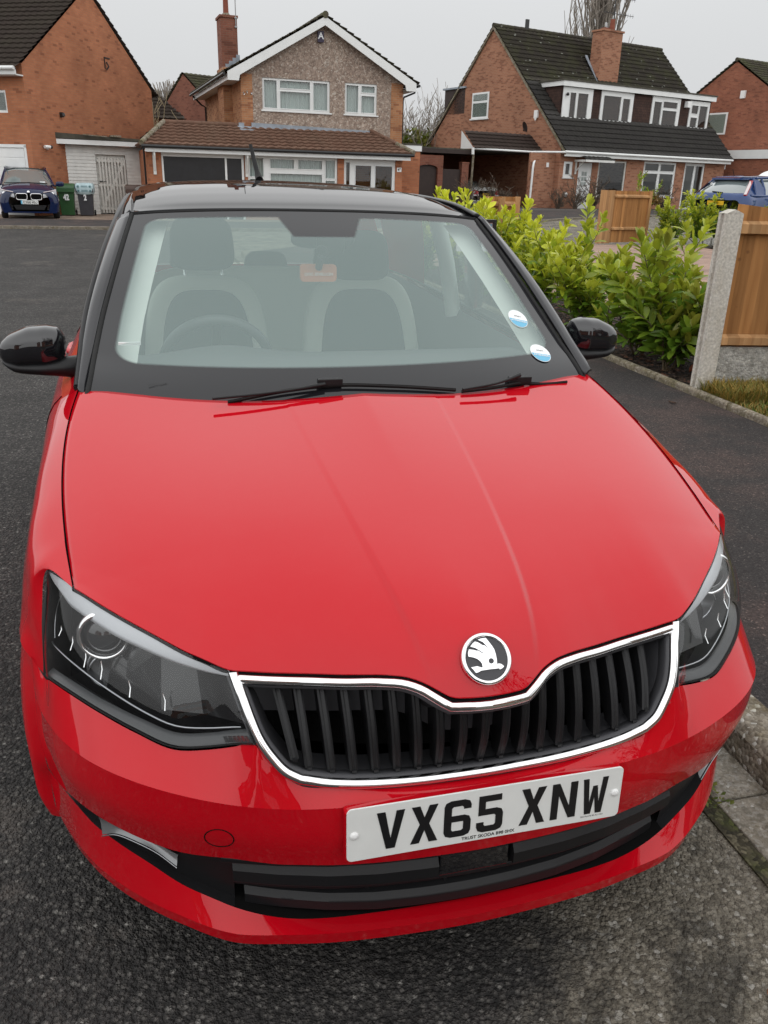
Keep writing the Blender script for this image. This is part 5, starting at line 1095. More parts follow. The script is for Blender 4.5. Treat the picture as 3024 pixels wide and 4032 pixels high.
for k in range(5): mb.box(-.345+k*.14,-.20+k*.14,1.985,2.0,5.15+.10*k,5.36+.11*k)
mb.build('step_flashing',M['lead'],ch)
ap=(3.13,7.0); eL=(-.62,4.97); eR=(6.88,4.97)
tiles('roof_slope',(eL[0],-.32,eL[1]),(eL[0],9.7,eL[1]),(ap[0],9.7,ap[1]),(ap[0],-.32,ap[1]),M['tileC'],H)
tiles('roof_slope',(eR[0],-.32,eR[1]),(eR[0],9.7,eR[1]),(ap[0],9.7,ap[1]),(ap[0],-.32,ap[1]),M['tileC'],H)
ridge('ridge_tiles',(ap[0],-.34,ap[1]+.03),(ap[0],9.7,ap[1]+.03),.11,M['tileC'],H)
mb=MB()
for e in (eL,eR):
    s=1 if e is eL else -1; x0=e[0]+.10*s
    mb.prism([(x0,-.30,e[1]-.26),(x0,-.30,e[1]+.02),(ap[0],-.30,ap[1]-.03),(ap[0],-.30,ap[1]-.31),(x0+.45*s,-.30,e[1]-.02-.05),(x0+.40*s,-.30,e[1]-.26)],(0,.035,0))
mb.build('bargeboard',M['upvc'],H)
for e in (eL,eR):
    mb=MB(); s=1 if e is eL else -1; a=e[0]+.10*s; mb.quad((a,-.27,e[1]-.24),(a,9.6,e[1]-.24),(e[0]+.62*s,9.6,e[1]-.22),(e[0]+.62*s,-.27,e[1]-.22)); mb.box(min(a,a+.03*s),max(a,a+.03*s),-.27,9.6,e[1]-.25,e[1]-.06); mb.build('soffit',M['upvc'],H)
for e in (eL,eR): MB().tube([(e[0]-.03*(1 if e is eL else -1),-.30,e[1]-.06),(e[0]-.03*(1 if e is eL else -1),9.6,e[1]-.06)],.05,8).build('gutter',M['blackgutter'],H)
MB().tube([(6.88,.05,4.88),(6.86,.05,4.70),(6.42,.10,4.52),(6.40,.12,4.4),(6.40,.12,0)],.034,8).build('downpipe',M['blackgutter'],H); MB().tube([(-.62,9.0,4.85),(-.25,9.0,4.5),(-.06,9.0,4.4),(-.06,9.0,0)],.04,8).build('downpipe',M['blackgutter'],H)
def pn(L): return [(a,b,c,d) for a,b,c,d in L]
window(H,*W1,.06,[(.86,1.34,3.90,4.82),(1.47,2.62,4.58,4.83),(1.47,2.62,3.90,4.47),(2.75,3.30,3.90,4.82)])
window(H,*W2,.06,[(4.05,4.53,3.90,4.82),(4.66,5.19,4.60,4.82),(4.66,5.19,3.90,4.48)])
mb=MB(); mb.prism([(2.90,-.02,6.16),(3.13,-.02,6.16),(3.13,-.02,6.52),(2.90,-.02,6.52)],(0,-.07,0)); al=mb.build('alarm_box',M['purple'],H)
textmesh('A',.30,'alarm_letter',M['sticker'],al,Matrix.Translation((3.015,-.093,6.36))@Matrix.Rotation(R(90),4,'X'),.003,.006)
mb=MB(); mb.tube([(.22,-.02,4.40),(.20,-.12,4.38)],.03,8); mb.lathe((.10,-.12,4.34),(-.3,-1,-.3),[(.02,0),(.05,.08)],10); mb.lathe((.32,-.12,4.34),(.3,-1,-.3),[(.02,0),(.05,.08)],10); mb.lathe((.21,-.12,4.32),(0,-1,-.2),[(.03,0),(.0001,.06)],10); mb.build('security_light',M['chrome'],H)
# lean-to roof with hips
ya,za,yt,zt=-1.98,2.43,-.02,3.20
tiles('porch_roof',(-3.80,ya,za),(6.10,ya,za),(5.05,yt,zt),(-2.85,yt,zt),M['tileP'],H,row=.30)
tiles('porch_roof_end',(6.10,4.0,za),(6.10,ya,za),(5.05,yt,zt),(5.05,4.0,zt),M['tileP'],H); tiles('porch_roof_end',(-3.80,ya,za),(-3.80,6.0,za),(-2.85,5.0,zt),(-2.85,yt,zt),M['tileP'],H)
MB().quad((-2.85,-.02,3.2),(0,-.02,3.2),(0,6,3.2),(-2.85,6,3.2)).build('garage_flat_roof',M['felt'],H)
ridge('hip_tiles',(-3.84,ya,za+.05),(-2.85,yt,zt+.06),.085,M['edging'],H,.42); ridge('hip_tiles',(6.12,ya-.02,za+.05),(5.70,-1.2,za+.36),.085,M['edging'],H,.4); ridge('hip_tiles',(5.70,-1.2,za+.36),(5.05,yt,zt+.06),.08,M['tileP'],H,.42); ridge('hip_tiles',(-2.9,yt+.02,zt+.05),(-.10,yt+.02,zt+.05),.085,M['tileP'],H)
mb=MB(); mb.prism([(.34,-.02,3.20),(.34,-.02,3.36),(5.1,-.02,3.26),(5.1,-.02,3.16)],(0,-.03,0)); mb.prism([(.34,-.05,3.19),(5.1,-.05,3.17),(5.1,-.22,3.11),(.34,-.22,3.13)],(0,0,.02)); mb.box(-.15,.05,-.12,-.08,3.12,3.34); mb.prism([(-.2,-.06,3.22),(.45,-.06,3.2),(.40,-.40,3.06),(-.15,-.40,3.08)],(0,0,.02)); mb.build('lead_flashing',M['lead'],H)
mb=MB(); mb.tube([(-3.84,-2.05,2.375),(6.12,-2.05,2.375)],.055,8); mb.tube([(-3.78,-1.95,2.30),(-3.75,-1.72,2.15),(-3.75,-1.70,0)],.033,8); mb.build('porch_gutter',M['blackgutter'],H)
MB().box(-3.72,6.0,-1.985,-1.95,2.20,2.335).build('porch_fascia',M['upvc'],H)
MB().box(-3.74,6.02,-1.95,-1.60,2.225,2.25).build('porch_soffit',M['greywood'],H)
mb=MB(); Y=-1.65
for a,b in ((-3.68,-3.18),(-.27,-.16) ,(3.22,3.47),(5.52,5.80)): MB().box(a,b,Y,Y+.22,0,2.24).build('brick_pier',M['brickL'],H)
MB().box(-.158,3.218,Y+.02,Y+.2,0,.62).build('bay_wall',M['brickL'],H); MB().box(-3.68,-3.6,Y+.222,3.5,0,2.3).build('porch_side_wall',M['brickL'],H); MB().box(5.72,5.798,Y+.222,0,0,2.3).build('porch_side_wall',M['brickL'],H)
mb=MB(); mb.box(-3.17,-.29,Y+.02,Y+.10,2.08,2.225); mb.box(-3.17,-3.11,Y+.02,Y+.10,0,2.08); mb.box(-.97,-.90,Y+.02,Y+.10,0,2.08); mb.box(-.37,-.29,Y+.02,Y+.10,0,2.08); gd=mb.build('garage_door_frame',M['upvc'],H)
mb=MB(); mb.box(-3.11,-.97,Y+.06,Y+.09,0,2.08)
for k in range(5): mb.box(-3.09,-.99,Y+.052,Y+.06,.06+.41*k,.42+.41*k)
mb.build('garage_door',M['doorblack'],gd); MB().box(-.90,-.37,Y+.06,Y+.09,0,2.08).build('side_door',M['doorblack'],gd)
for x in (-3.42,-.20):
    mb=MB(); mb.box(x-.05,x+.05,Y-.05,Y-.001,1.48,2.22); mb.prism([(x-.03,Y-.05,1.62),(x-.03,Y-.10,1.62),(x-.03,Y-.30,2.10),(x-.03,Y-.30,2.2),(x-.03,Y-.24,2.2)],(.06,0,0)); mb.build('roof_bracket',M['whitewood'],H)
window(H,-.15,3.21,.62,2.22,Y+.04,[(-.08,.42,.72,1.42),(-.08,.42,1.50,2.12),(.68,2.62,.72,1.62),(.68,1.56,1.80,2.10),(1.72,2.62,1.80,2.10),(2.76,3.12,.72,1.42),(2.76,3.12,1.50,2.12)],name='bay_window')
mb=MB()
pf=window(H,3.48,5.52,0,2.20,Y+.04,[(3.56,3.70,.5,2.08),(3.93,4.55,.2,1.98),(4.72,5.40,.2,1.98)],sill=False,curtain=None,name='porch_door'); MB().box(3.76,3.80,Y-.0,Y+.02,.9,1.06).build('handle',M['blackgutter'],pf)
mb=MB(); mb.box(5.58,5.76,Y-.02,Y-.003,1.80,1.95); pq=mb.build('house_number',M['whiteplastic'],H); textmesh('49',.13,'number_text',M['ink'],pq,Matrix.Translation((5.67,Y-.021,1.875))@Matrix.Rotation(R(90),4,'X'),.001,.004)
mb=MB(); mb.box(6.36,7.17,.02,5,0,2.60); mb.build('side_extension',M['brickL'],H); MB().box(6.36,7.22,-.02,5,2.602,2.81).build('extension_fascia',M['upvc'],H); MB().box(6.36,7.24,-.03,5,2.812,2.88).build('extension_roof',M['felt'],H)
# ---- left house (number 42)
H=house('detached_house',(-4.715,31.688,0),28,'orange brick house with tall blank gable wall and dark tiled roof behind the blue car')
mb=MB(); w_=8.72; wall(mb,0,w_,0,4.78,0); mb.poly([(0,0,4.78),(w_,0,4.78),(w_/2,0,7.72)]); 
wall(mb,0,10,0,4.80,0,[(.30,3.1,0,2.22),(.75,2.1,3.30,4.0)],axis='y',x=0,rev=.12); wall(mb,0,10,0,4.8,0,axis='y',x=w_); wall(mb,0,w_,0,4.8,10); mb.poly([(0,10,4.78),(w_,10,4.78),(w_/2,10,7.72)]); mb.build('brick_wall',M['brickL'],H)
ov=.42; sl_=(7.72-4.78)/(w_/2)
for s,x0 in ((1,-ov),(-1,w_+ov)):
    tiles('roof_slope',(x0,-.07,4.80-sl_*ov+.06),(x0,10.1,4.80-sl_*ov+.06),(w_/2,10.1,7.80),(w_/2,-.07,7.80),M['tileL'],H,row=.32)
ridge('ridge_tiles',(w_/2,-.08,7.83),(w_/2,10.1,7.83),.11,M['tileL'],H)
mb=MB(); mb.box(-.46,-.40,-.05,10,4.42,4.62); mb.box(-.40,0,-.02,10,4.40,4.44); mb.build('soffit',M['upvc'],H)
MB().tube([(-.52,-.06,4.60),(-.52,10,4.60)],.062,8).build('gutter',M['upvc'],H)
mb=MB(); mb.box(.03,.07,.30,3.1,0,2.22)
for k in range(7): mb.box(.018,.03,.34,3.06,.05+.31*k,.32+.31*k)
mb.box(-.012,.02,.22,.30,0,2.3); mb.box(-.012,.02,3.1,3.18,0,2.3); mb.box(-.012,.02,.22,3.18,2.22,2.32); mb.build('garage_door',M['upvc'],H)
mb=MB(); mb.box(.04,.08,.75,2.1,3.30,4.0); f_=mb.build('window',M['upvc'],H); MB().box(.035,.04,.82,2.03,3.38,3.92).build('pane',M['winglass'],f_)
mb=MB(); mb.box(1.84,1.96,-.09,-.002,3.30,3.46); mb.cyl((1.90,-.09,3.42),(0,-.3,-1),.07,.10,10); mb.build('wall_lamp',M['blackgutter'],H)
mb=MB(); mb.box(5.15,5.19,-.03,-.002,5.22,5.62); mb.box(5.15,5.55,-.03,-.002,5.58,5.62); mb.tube([(5.22,-.06,5.45),(5.30,-.10,5.30),(5.20,-.05,5.18)],.03,6); mb.build('wall_bracket',M['brown'],H)
mb=MB(); mb.cyl((.60,-.10,2.28),(1,-.2,0),.055,.24,12); mb.box(.80,.86,-.08,-.002,2.20,2.34); c_=mb.build('security_camera',M['whiteplastic'],H); MB().cyl((.845,-.15,2.28),(1,-.2,0),.058,.07,12).build('camera_end',M['blackgutter'],c_)
# ---- white timber link with slatted gate
H=house('side_passage_lean_to',(-3.6,33.5,0),70,'white boarded lean-to passage between two brick houses, flat felt roof','lean-to')
mb=MB()
for k in range(20):
    for a,b in ((-.35,.84),(1.98,2.66)): mb.prism([(a,0,.0+.12*k),(a,-.018,.0+.12*k),(a,0,.12*k+.118)],(b-a,0,0))
mb.box(.84,1.98,-.01,.03,2.12,2.41); mb.box(-.35,.84,.0,.05,0,2.41); mb.box(1.98,2.66,.0,.05,0,2.41); mb.build('boarding',M['whitewood'],H)
MB().box(-.86,2.68,-.34,-.30,2.42,2.58).build('fascia',M['upvc'],H)
MB().prism([(-.90,-.36,2.60),(2.70,-.36,2.60),(2.70,-.36,2.68),(-.90,-.36,2.80)],(0,3.2,0)).build('flat_roof',M['felt'],H)
mb=MB(); mb.tube([(2.62,-.30,2.45),(2.70,-.2,2.3),(2.70,-.04,2.2),(2.70,-.04,0)],.035,8); mb.box(2.71,2.86,0,.05,0,2.4); mb.build('downpipe',M['upvc'],H)
mb=MB(); mb.prism([(.35,-.5,2.74),(1.2,-.5,2.70),(1.2,-.42,2.70),(.35,-.42,2.74)],(0,0,.03)); mb.box(1.35,1.75,-.45,-.3,2.72,2.78); mb.build('loose_batten',M['edging'],H)
MB().box(.84,1.98,.10,.12,0,2.2).build('inner_screen',M['greywood'],H)
G1=empty('slatted_gate',(-3.6,33.5,0),R(20),'pale slatted timber gate with a diagonal brace in the white boarded passage','gate')
mb=MB()
for k in range(9): x=.93+.118*k; mb.box(x,x+.062,-.050,-.032,.06,2.02)
mb.build('slat',M['greywood'],G1); o=bpy.data.objects.get('slat'); 
mb=MB(); mb.box(.88,1.95,-.031,-.004,1.86,1.95); mb.box(.88,1.95,-.031,-.004,.18,.27); mb.box(.88,1.95,-.031,-.004,1.02,1.10); mb.prism([(.92,-.030,.27),(1.02,-.030,.27),(1.92,-.030,1.86),(1.82,-.030,1.86)],(0,.02,0)); mb.build('gate_rail',M['greywood'],G1)
MB().box(.86,1.97,-.02,.0,.0,.05).build('threshold',M['blackgutter'],G1); mb=MB(); mb.box(.90,1.0,-.08,-.05,1.16,1.20); mb.tube([(.95,-.07,1.18),(1.15,-.07,1.18)],.012,6); mb.build('latch',M['blackgutter'],G1)
# ---- right semi-detached pair
H=house('semi_detached_house',(18.393,38.702,0),72.5,'steep mossy tiled chalet house with long white-fascia dormer, side gable and carport')
zb=.25; mb=MB()
holes=[(.27,.88,1.84,2.56),(1.28,2.20,.30,2.54),(2.62,4.62,1.0,2.68),(5.90,8.42,1.02,2.74),(9.10,10.75,.35,2.76)]
wall(mb,0,12.4,zb-.3,3.0,0,holes,rev=.09); mb.build('front_wall',M['brickR'],H)
mb=MB(); wall(mb,0,12.4,0,3.1,11.6); mb.build('rear_wall',M['brickR'],H)
mb=MB(); wall(mb,0,11.6,zb-.3,3.1,0,axis='y',x=0); mb.poly([(0,0,3.1),(0,11.6,3.1),(0,5.8,8.85)]); mb.build('gable_wall',M['brickR'],H)
mb=MB(); wall(mb,0,11.6,0,3.1,0,axis='y',x=12.4); mb.poly([(12.4,0,3.1),(12.4,11.6,3.1),(12.4,5.8,8.85)]); mb.build('gable_wall',M['brickR'],H)
# gable window (side, y 5.84-7.32)
mb=MB(); mb.box(-.03,.02,5.86,7.30,4.70,5.95); gw=mb.build('window',M['upvc'],H); mb=MB(); mb.box(-.034,-.030,5.98,7.20,5.55,5.86); mb.box(-.034,-.030,5.98,7.20,4.78,5.44); mb.build('pane',M['winglass'],gw); MB().box(-.09,-.0,5.80,7.36,4.63,4.69).build('sill',M['upvc'],gw)
ez=2.98; ed=-.38; yr,zr=5.8,8.95
zat=lambda y: ez+.02+(zr-ez-.02)*(y-ed)/(yr-ed)
yd=1.3; zd=zat(yd)
tiles('lower_roof',(-.08,ed,ez+.03),(12.5,ed,ez+.03),(12.5,yd,zd+.03),(-.08,yd,zd+.03),M['tileR2'],H,row=.33)
yu=(6.25-ez)/(zr-ez)*(yr-ed)+ed
tiles('roof_slope',(-.08,yd,zd+.03),(.92,yd,zd+.03),(.92,yu,6.28),(-.08,yu,6.28),M['tileR2'],H,row=.33); tiles('roof_slope',(12.05,yd,zd+.03),(12.5,yd,zd+.03),(12.5,yu,6.28),(12.05,yu,6.28),M['tileR'],H,row=.33)
tiles('roof_slope',(-.08,yu,6.28),(12.5,yu,6.28),(12.5,yr,zr),(-.08,yr,zr),M['tileR'],H,row=.33)
tiles('roof_slope',(-.08,12.0,ez),(12.5,12.0,ez),(12.5,yr,zr),(-.08,yr,zr),M['tileR'],H,row=.33)
ridge('ridge_tiles',(-.10,yr,zr+.02),(12.52,yr,zr+.02),.11,M['tileR'],H)
mb=MB(); P_=[(-.10,ed,ez),(-.10,yr,zr-.02),(-.10,yr,zr-.14),(-.10,ed,ez-.13)]; mb.prism(P_,(.09,0,0)); mb.prism([(-.10,12.0,ez),(-.10,yr,zr-.02),(-.10,yr,zr-.14),(-.10,12.0,ez-.13)],(.09,0,0)); mb.build('verge',M['edging'],H)
mb=MB(); mb.box(.92,12.05,yd,yd+.08,4.42,5.95)
for x in (.92,11.97): mb.poly([(x,yd,4.45),(x,yu,6.2),(x,yd,6.2)]) ; mb.poly([(x+.08,yd,4.45),(x+.08,yu,6.2),(x+.08,yd,6.2)])
dm=mb.build('dormer',M['hangtile'],H)
mb=MB(); mb.box(.80,12.2,yd-.20,yd-.16,5.97,6.20); mb.box(.80,.84,yd-.16,yu+.3,5.99,6.20); mb.box(12.16,12.2,yd-.16,yu+.3,5.99,6.20); mb.build('dormer_fascia',M['upvc'],dm)
MB().box(.74,12.26,yd-.24,yu+.4,6.205,6.27).build('dormer_flat_roof',M['felt'],dm)
DW=[((.96,2.95,4.47,5.96),[(1.42,1.80,4.62,5.72),(1.94,2.62,4.62,5.72)],[(1.40,1.62),(2.2,2.62)]),((3.55,5.87,4.47,5.97),[(3.72,4.95,4.62,5.74),(5.10,5.62,4.62,5.68)],[(5.2,5.6)]),((7.30,9.50,4.47,5.96),[(7.45,8.02,4.60,5.70),(8.15,9.25,5.45,5.74),(8.15,9.25,4.60,5.32)],[(7.5,7.8),(8.2,9.2)]),((10.30,11.92,4.50,5.92),[(10.45,10.98,4.62,5.10),(10.45,10.98,5.30,5.70),(11.10,11.75,4.62,5.70)],[(11.3,11.7)])]
for k,(o_,p_,g_) in enumerate(DW): window(dm,*o_,yd-.055,p_,curtain=['curtain','curtaincream','terracotta','leafred'][k] if k<2 else 'curtaincream',gap=g_)
mb=MB(); mb.box(5.30,6.75,3.4,4.15,5.9,9.0); mb.box(5.24,6.81,3.34,4.21,9.0,9.09); ch=mb.build('chimney',M['brickR'],H)
mb=MB(); mb.cyl((6.25,3.75,9.09),(0,0,1),.15,.55,14,.12); mb.box(5.6,6.0,3.6,3.9,9.09,9.2); mb.build('chimney_pot',M['terracotta'],ch)
mb=MB(); mb.lathe((5.78,3.7,9.3),(.3,-1,.2),[(.0001,.05),(.12,.03),(.18,.0)],12); mb.build('cowl',M['steel'],ch)
mb=MB(); mb.prism([(5.18,3.30,6.55),(5.30,3.38,6.55),(5.30,4.4,7.9),(5.14,4.4,7.9)],(0,0,.06)); mb.build('lead_soaker',M['lead'],ch)
mb=MB(); mb.tube([(6.45,3.9,9.0),(6.45,3.9,11.2)],.025,5)
for z in (9.95,10.7):
    mb.tube([(5.7,3.9,z),(7.9,3.9,z)],.014,4)
    for k in range(12): x=5.75+.19*k; mb.tube([(x,3.9,z-.10),(x,3.9,z+.10)],.010,4)
mb.build('tv_aerial',M['blackgutter'],ch)
MB().box(2.0,2.2,5.7,5.8,9.0,9.45).build('roof_vent',M['blackgutter'],H)
mb=MB(); mb.tube([(-.12,ed-.05,2.97),(12.45,ed-.05,2.97)],.06,8); mb.box(-.08,12.42,ed+.01,ed+.04,2.78,2.96); mb.tube([(-4.3,1.35,2.98),(-.9,1.2,2.95),(-.12,ed-.05,2.95)],.05,8); mb.tube([(-1.05,.9,2.90),(-1.05,.6,2.65),(-1.50,.2,2.42),(-1.52,.2,2.2),(-1.55,.2,.7)],.052,8); mb.build('gutter_and_pipes',M['upvc'],H)
# lower side bay in front of the gable (carries the pipe)
mb=MB(); mb.box(-1.6,-.001,.35,.45,0,2.9); mb.build('porch_side_wall',M['brickR'],H)
window(H,.27,.88,1.84,2.56,.04,[(.43,.70,1.98,2.46)],curtain=None)
d_=MB().box(1.28,2.20,.03,.07,.30,2.54).build('front_door',M['upvc'],H)
mb=MB()
for i in range(2):
    for j in range(3): mb.box(1.54+.20*i,1.70+.20*i,.022,.030,1.45+.24*j,1.65+.24*j)
mb.build('door_glass',M['winglass'],d_); mb=MB(); mb.box(1.5,1.95,.024,.030,1.18,1.26); mb.box(1.36,1.39,.0,.03,1.3,1.5); mb.build('letterbox',M['steel'],d_)
tiles('door_canopy',(.92,-.75,2.66),(2.95,-.75,2.66),(2.80,-.02,2.92),(1.1,-.02,2.92),M['tileR2'],H,row=.25)
mb=MB(); mb.box(.95,2.92,-.78,-.74,2.56,2.66); mb.box(.95,1.0,-.74,0,2.56,2.66); mb.tube([(1.05,-.03,2.1),(1.05,-.5,2.55)],.03,6); mb.box(1.02,1.09,-.06,-.001,2.0,2.6); mb.build('canopy_bracket',M['whitewood'],H)
window(H,2.62,4.62,1.0,2.68,.04,[(2.72,4.52,1.08,2.60)],curtain=None,fm='greywood'); window(H,5.90,8.42,1.02,2.74,.04,[(6.02,7.05,2.30,2.64),(7.22,8.28,2.30,2.64),(6.02,7.05,1.12,2.16),(7.22,8.28,1.12,2.16)],curtain=None)
window(H,9.10,10.75,.35,2.76,.04,[(9.22,9.88,.5,2.62),(10.04,10.62,.5,2.62)],sill=False,curtain=None,name='porch_door')
mb=MB(); mb.box(-.10,-.002,1.85,2.10,4.55,4.88); mb.poly([(-.10,1.85,4.55),(-.10,2.10,4.55),(-.08,1.97,4.38)]); mb.build('alarm_box',M['whiteplastic'],H)
mb=MB(); mb.tube([(-.02,2.6,3.95),(-.40,2.45,3.95),(-.40,2.4,4.05)],.02,6); mb.lathe((-.42,2.35,4.12),(.35,-.9,.3),[(.0001,-.05),(.16,-.02),(.25,.03)],18); mb.build('satellite_dish',M['blackgutter'],H)
MB().lathe((.55,-.04,1.05),(0,-1,0),[(.11,0),(.11,.02),(.0001,.03)],14).build('wall_plaque',M['whiteplastic'],H); MB().box(-.55,-.40,.33,.349,2.28,2.48).build('door_number',M['whiteplastic'],H)
MB().box(9.80,10.1,yd-.30,yd-.07,5.55,5.85).build('alarm_box',M['whiteplastic'],H)
MB().lathe((1.15,yd-.12,5.62),(0,-1,0),[(.07,0),(.08,.05),(.04,.1),(.0001,.11)],12).build('dome_camera',M['blackgutter'],H)
# side garage to the right
mb=MB(); mb.box(11.2,14.2,.8,5,0,2.70); mb.box(11.1,14.3,.70,.78,2.55,2.78)
for k in range(7): mb.box(11.45,13.8,.77,.795,.30+.30*k,.58+.30*k)
mb.build('white_garage',M['upvc'],H); MB().box(11.1,14.35,.66,5,2.79,2.9).build('garage_roof',M['felt'],H)
# carport: tiled strip, posts, flat roof
tiles('carport_roof',(-4.3,1.30,2.98),(-.02,1.30,2.98),(-.02,2.35,3.78),(-3.75+.0-.45,2.35,3.78),M['tileCar'],H,row=.28)
mb=MB(); mb.poly([(-4.3,1.30,2.98),(-4.3,2.35,3.78),(-4.3,2.35,2.98)]); mb.box(-4.42,-4.30,1.26,1.32,2.72,3.0); mb.build('carport_gable_board',M['upvc'],H)
MB().box(-7.4,-.0,1.6,8.0,2.88,2.96).build('carport_flat_roof',M['felt'],H); mb=MB(); mb.box(-7.4,-4.3,1.5,1.56,2.72,2.90); mb.build('carport_beam',M['brown'],H)
mb=MB(); mb.tube([(-4.22,1.42,2.85),(-4.28,1.42,.2)],.055,8); mb.build('carport_post',M['edging'],H); MB().box(-6.95,-6.85,1.9,2.0,2.3,2.8).build('carport_post',M['edging'],H)
MB().box(-7.4,0,8.0,8.1,0,2.88).build('back_wall',M['brickD'],H)
mb=MB(); mb.box(-4.75,-4.35,1.55,1.8,0,2.32); mb.box(-4.77,-4.33,1.53,1.82,2.32,2.38); mb.build('carport_pier',M['brickD'],H); mb=MB(); mb.box(-6.15,-5.85,1.55,1.8,0,2.62);
arch=[(-7.4,1.55,2.62),(-7.4,1.55,2.15)]+[(-7.25+.55+.55*math.cos(a)*-1,1.55,2.05+.16*math.sin(a)) for a in np.linspace(0,math.pi,9)]+[(-6.15,1.55,2.1),(-6.15,1.55,2.62)]
mb.prism(arch,(0,.2,0)); mb.build('carport_brickwork',M['brickD'],H)
mb=MB(); mb.box(-7.4,-6.15,1.66,1.70,0,2.2); mb.box(-5.85,-4.75,1.66,1.70,.0,2.05); mb.build('carport_gate',M['brown'],H)
mb=MB(); mb.box(-5.75,-4.95,4.0,4.05,2.15,2.62); f_=mb.build('back_window',M['greywood'],H); MB().box(-5.68,-5.02,3.99,4.0,2.2,2.56).build('pane',M['winglass'],f_)
# rear flat dormer seen behind the left slope
mb=MB(); mb.box(.0,3,8.0,9.9,5.0,6.25); mb.build('rear_dormer',M['brown'],H); MB().box(-.10,3.1,7.9,10.0,6.25,6.34).build('rear_dormer_roof',M['lead'],H)
# ---- far right house
H=house('brick_house',(33.606,43.384,0),72.5,'far right red brick house, gable wall with a small white alarm box and one window')
mb=MB(); wall(mb,-2.4,8.6,0,5.0,0,axis='y',x=0); mb.poly([(0,-2.4,5.0),(0,8.6,5.0),(0,3.11,8.42)]); wall(mb,0,9,0,5.0,-2.4); mb.build('brick_wall',M['brickF'],H)
tiles('roof_slope',(-.08,-2.7,4.85),(9,-2.7,4.85),(9,3.11,8.5),(-.08,3.11,8.5),M['tileF'],H); ridge('ridge_tiles',(-.1,3.11,8.52),(9,3.11,8.52),.11,M['tileF'],H)
tiles('roof_slope',(-.08,8.9,4.85),(9,8.9,4.85),(9,3.11,8.5),(-.08,3.11,8.5),M['tileF'],H)
f_=MB().box(-.04,.02,3.15,4.60,4.55,5.75).build('window',M['upvc'],H); MB().box(-.05,-.041,3.26,4.49,4.64,5.66).build('pane',M['winglass'],f_)
MB().box(-.12,-.002,2.15,2.45,6.45,6.85).build('alarm_box',M['whiteplastic'],H)
mb=MB(); mb.box(-2.6,-.02,-2.4,5.0,3.10,3.55); mb.build('garage_fascia',M['upvc'],H); mb=MB(); mb.box(-2.5,-.02,-2.3,5.0,0,3.1); mb.build('garage_block',M['brickF'],H)
# ---- house glimpsed between the two on the left
H=house('brick_house',(2.249,50.887,0),60,'distant dark red brick gable with mossy tiled roof seen between the two left houses')
mb=MB(); wall(mb,-.3,4.5,0,5.2,0,axis='y',x=0); mb.poly([(0,-.3,5.2),(0,4.5,5.2),(0,2.19,6.8)]); wall(mb,0,6,0,5.2,-.3); mb.build('brick_wall',M['brickD'],H)
tiles('roof_slope',(-.06,-.55,5.12),(6,-.55,5.12),(6,2.19,6.88),(-.06,2.19,6.88),M['tileF'],H); tiles('roof_slope',(-.06,4.75,5.12),(6,4.75,5.12),(6,2.19,6.88),(-.06,2.19,6.88),M['tileF'],H)
H=house('outbuilding',(-.681,48.959,0),85,'small dark tiled roof half hidden behind the orange brick gable','outbuilding')
mb=MB(); mb.box(-3,1.6,0,4,0,4.3); mb.build('wall',M['brickD'],H); tiles('roof_slope',(-3,-.2,4.25),(1.75,-.2,4.25),(.1,1.9,5.85),(-3,1.9,5.85),M['tileL'],H)
# ================================================================ bins
def bin_(loc,rz,mat,label,num,hinge=False):
    B=empty('wheelie_bin',loc,rz,label,'bin','wheelie bins by the passage gate')
    G_=[]
    for z,w_,d_ in ((.03,.225,.24),(.5,.245,.30),(.93,.275,.34)): G_.append([(x*w_,-d_ if False else (-.30+ (0.34-d_)*.9) if y<0 else .34,z) for x,y in ((-1,-1),(1,-1),(1,1),(-1,1))])
    mb=MB(); mb.grid(G_,False,True); mb.add(G_[-1],[(0,1,2,3)]); mb.add(G_[0],[(0,1,2,3)]); mb.box(-.29,.29,-.33,.36,.90,.96); bd=mb.build('bin_body',mat,B,bevel=.015)
    mb=MB(); mb.grid([[(x,y,z) for x in (-.30,-.15,0,.15,.30)] for y,z in ((-.36,.90),(-.36,.97),(-.30,1.04),(0,1.09),(.36,1.06))],True); mb.add([(-.30,-.36,.90),(-.30,-.36,.97),(-.30,-.30,1.04),(-.30,0,1.09),(-.30,.36,1.06),(-.30,.36,.95)],[(0,1,2,3,4,5)]); mb.add([(.30,-.36,.90),(.30,-.36,.97),(.30,-.30,1.04),(.30,0,1.09),(.30,.36,1.06),(.30,.36,.95)],[(0,1,2,3,4,5)]); mb.tube([(-.22,.40,1.05),(.22,.40,1.05)],.018,8)
    mb.box(-.30,.30,-.37,-.35,.80,.93); mb.build('bin_lid',mat,B)
    for x in (-.24,.24): MB().cyl((x,.33,.10),(1,0,0),.10,.05,16).build('bin_wheel',M['rubber'],B)
    if num: textmesh(num,.26,'bin_number',M['sticker'],bd,Matrix.Translation((.0,-.345,.62))@Matrix.Rotation(R(90+6),4,'X')@Matrix.Scale(.72,4,(1,0,0)),.004,.014)
    return B
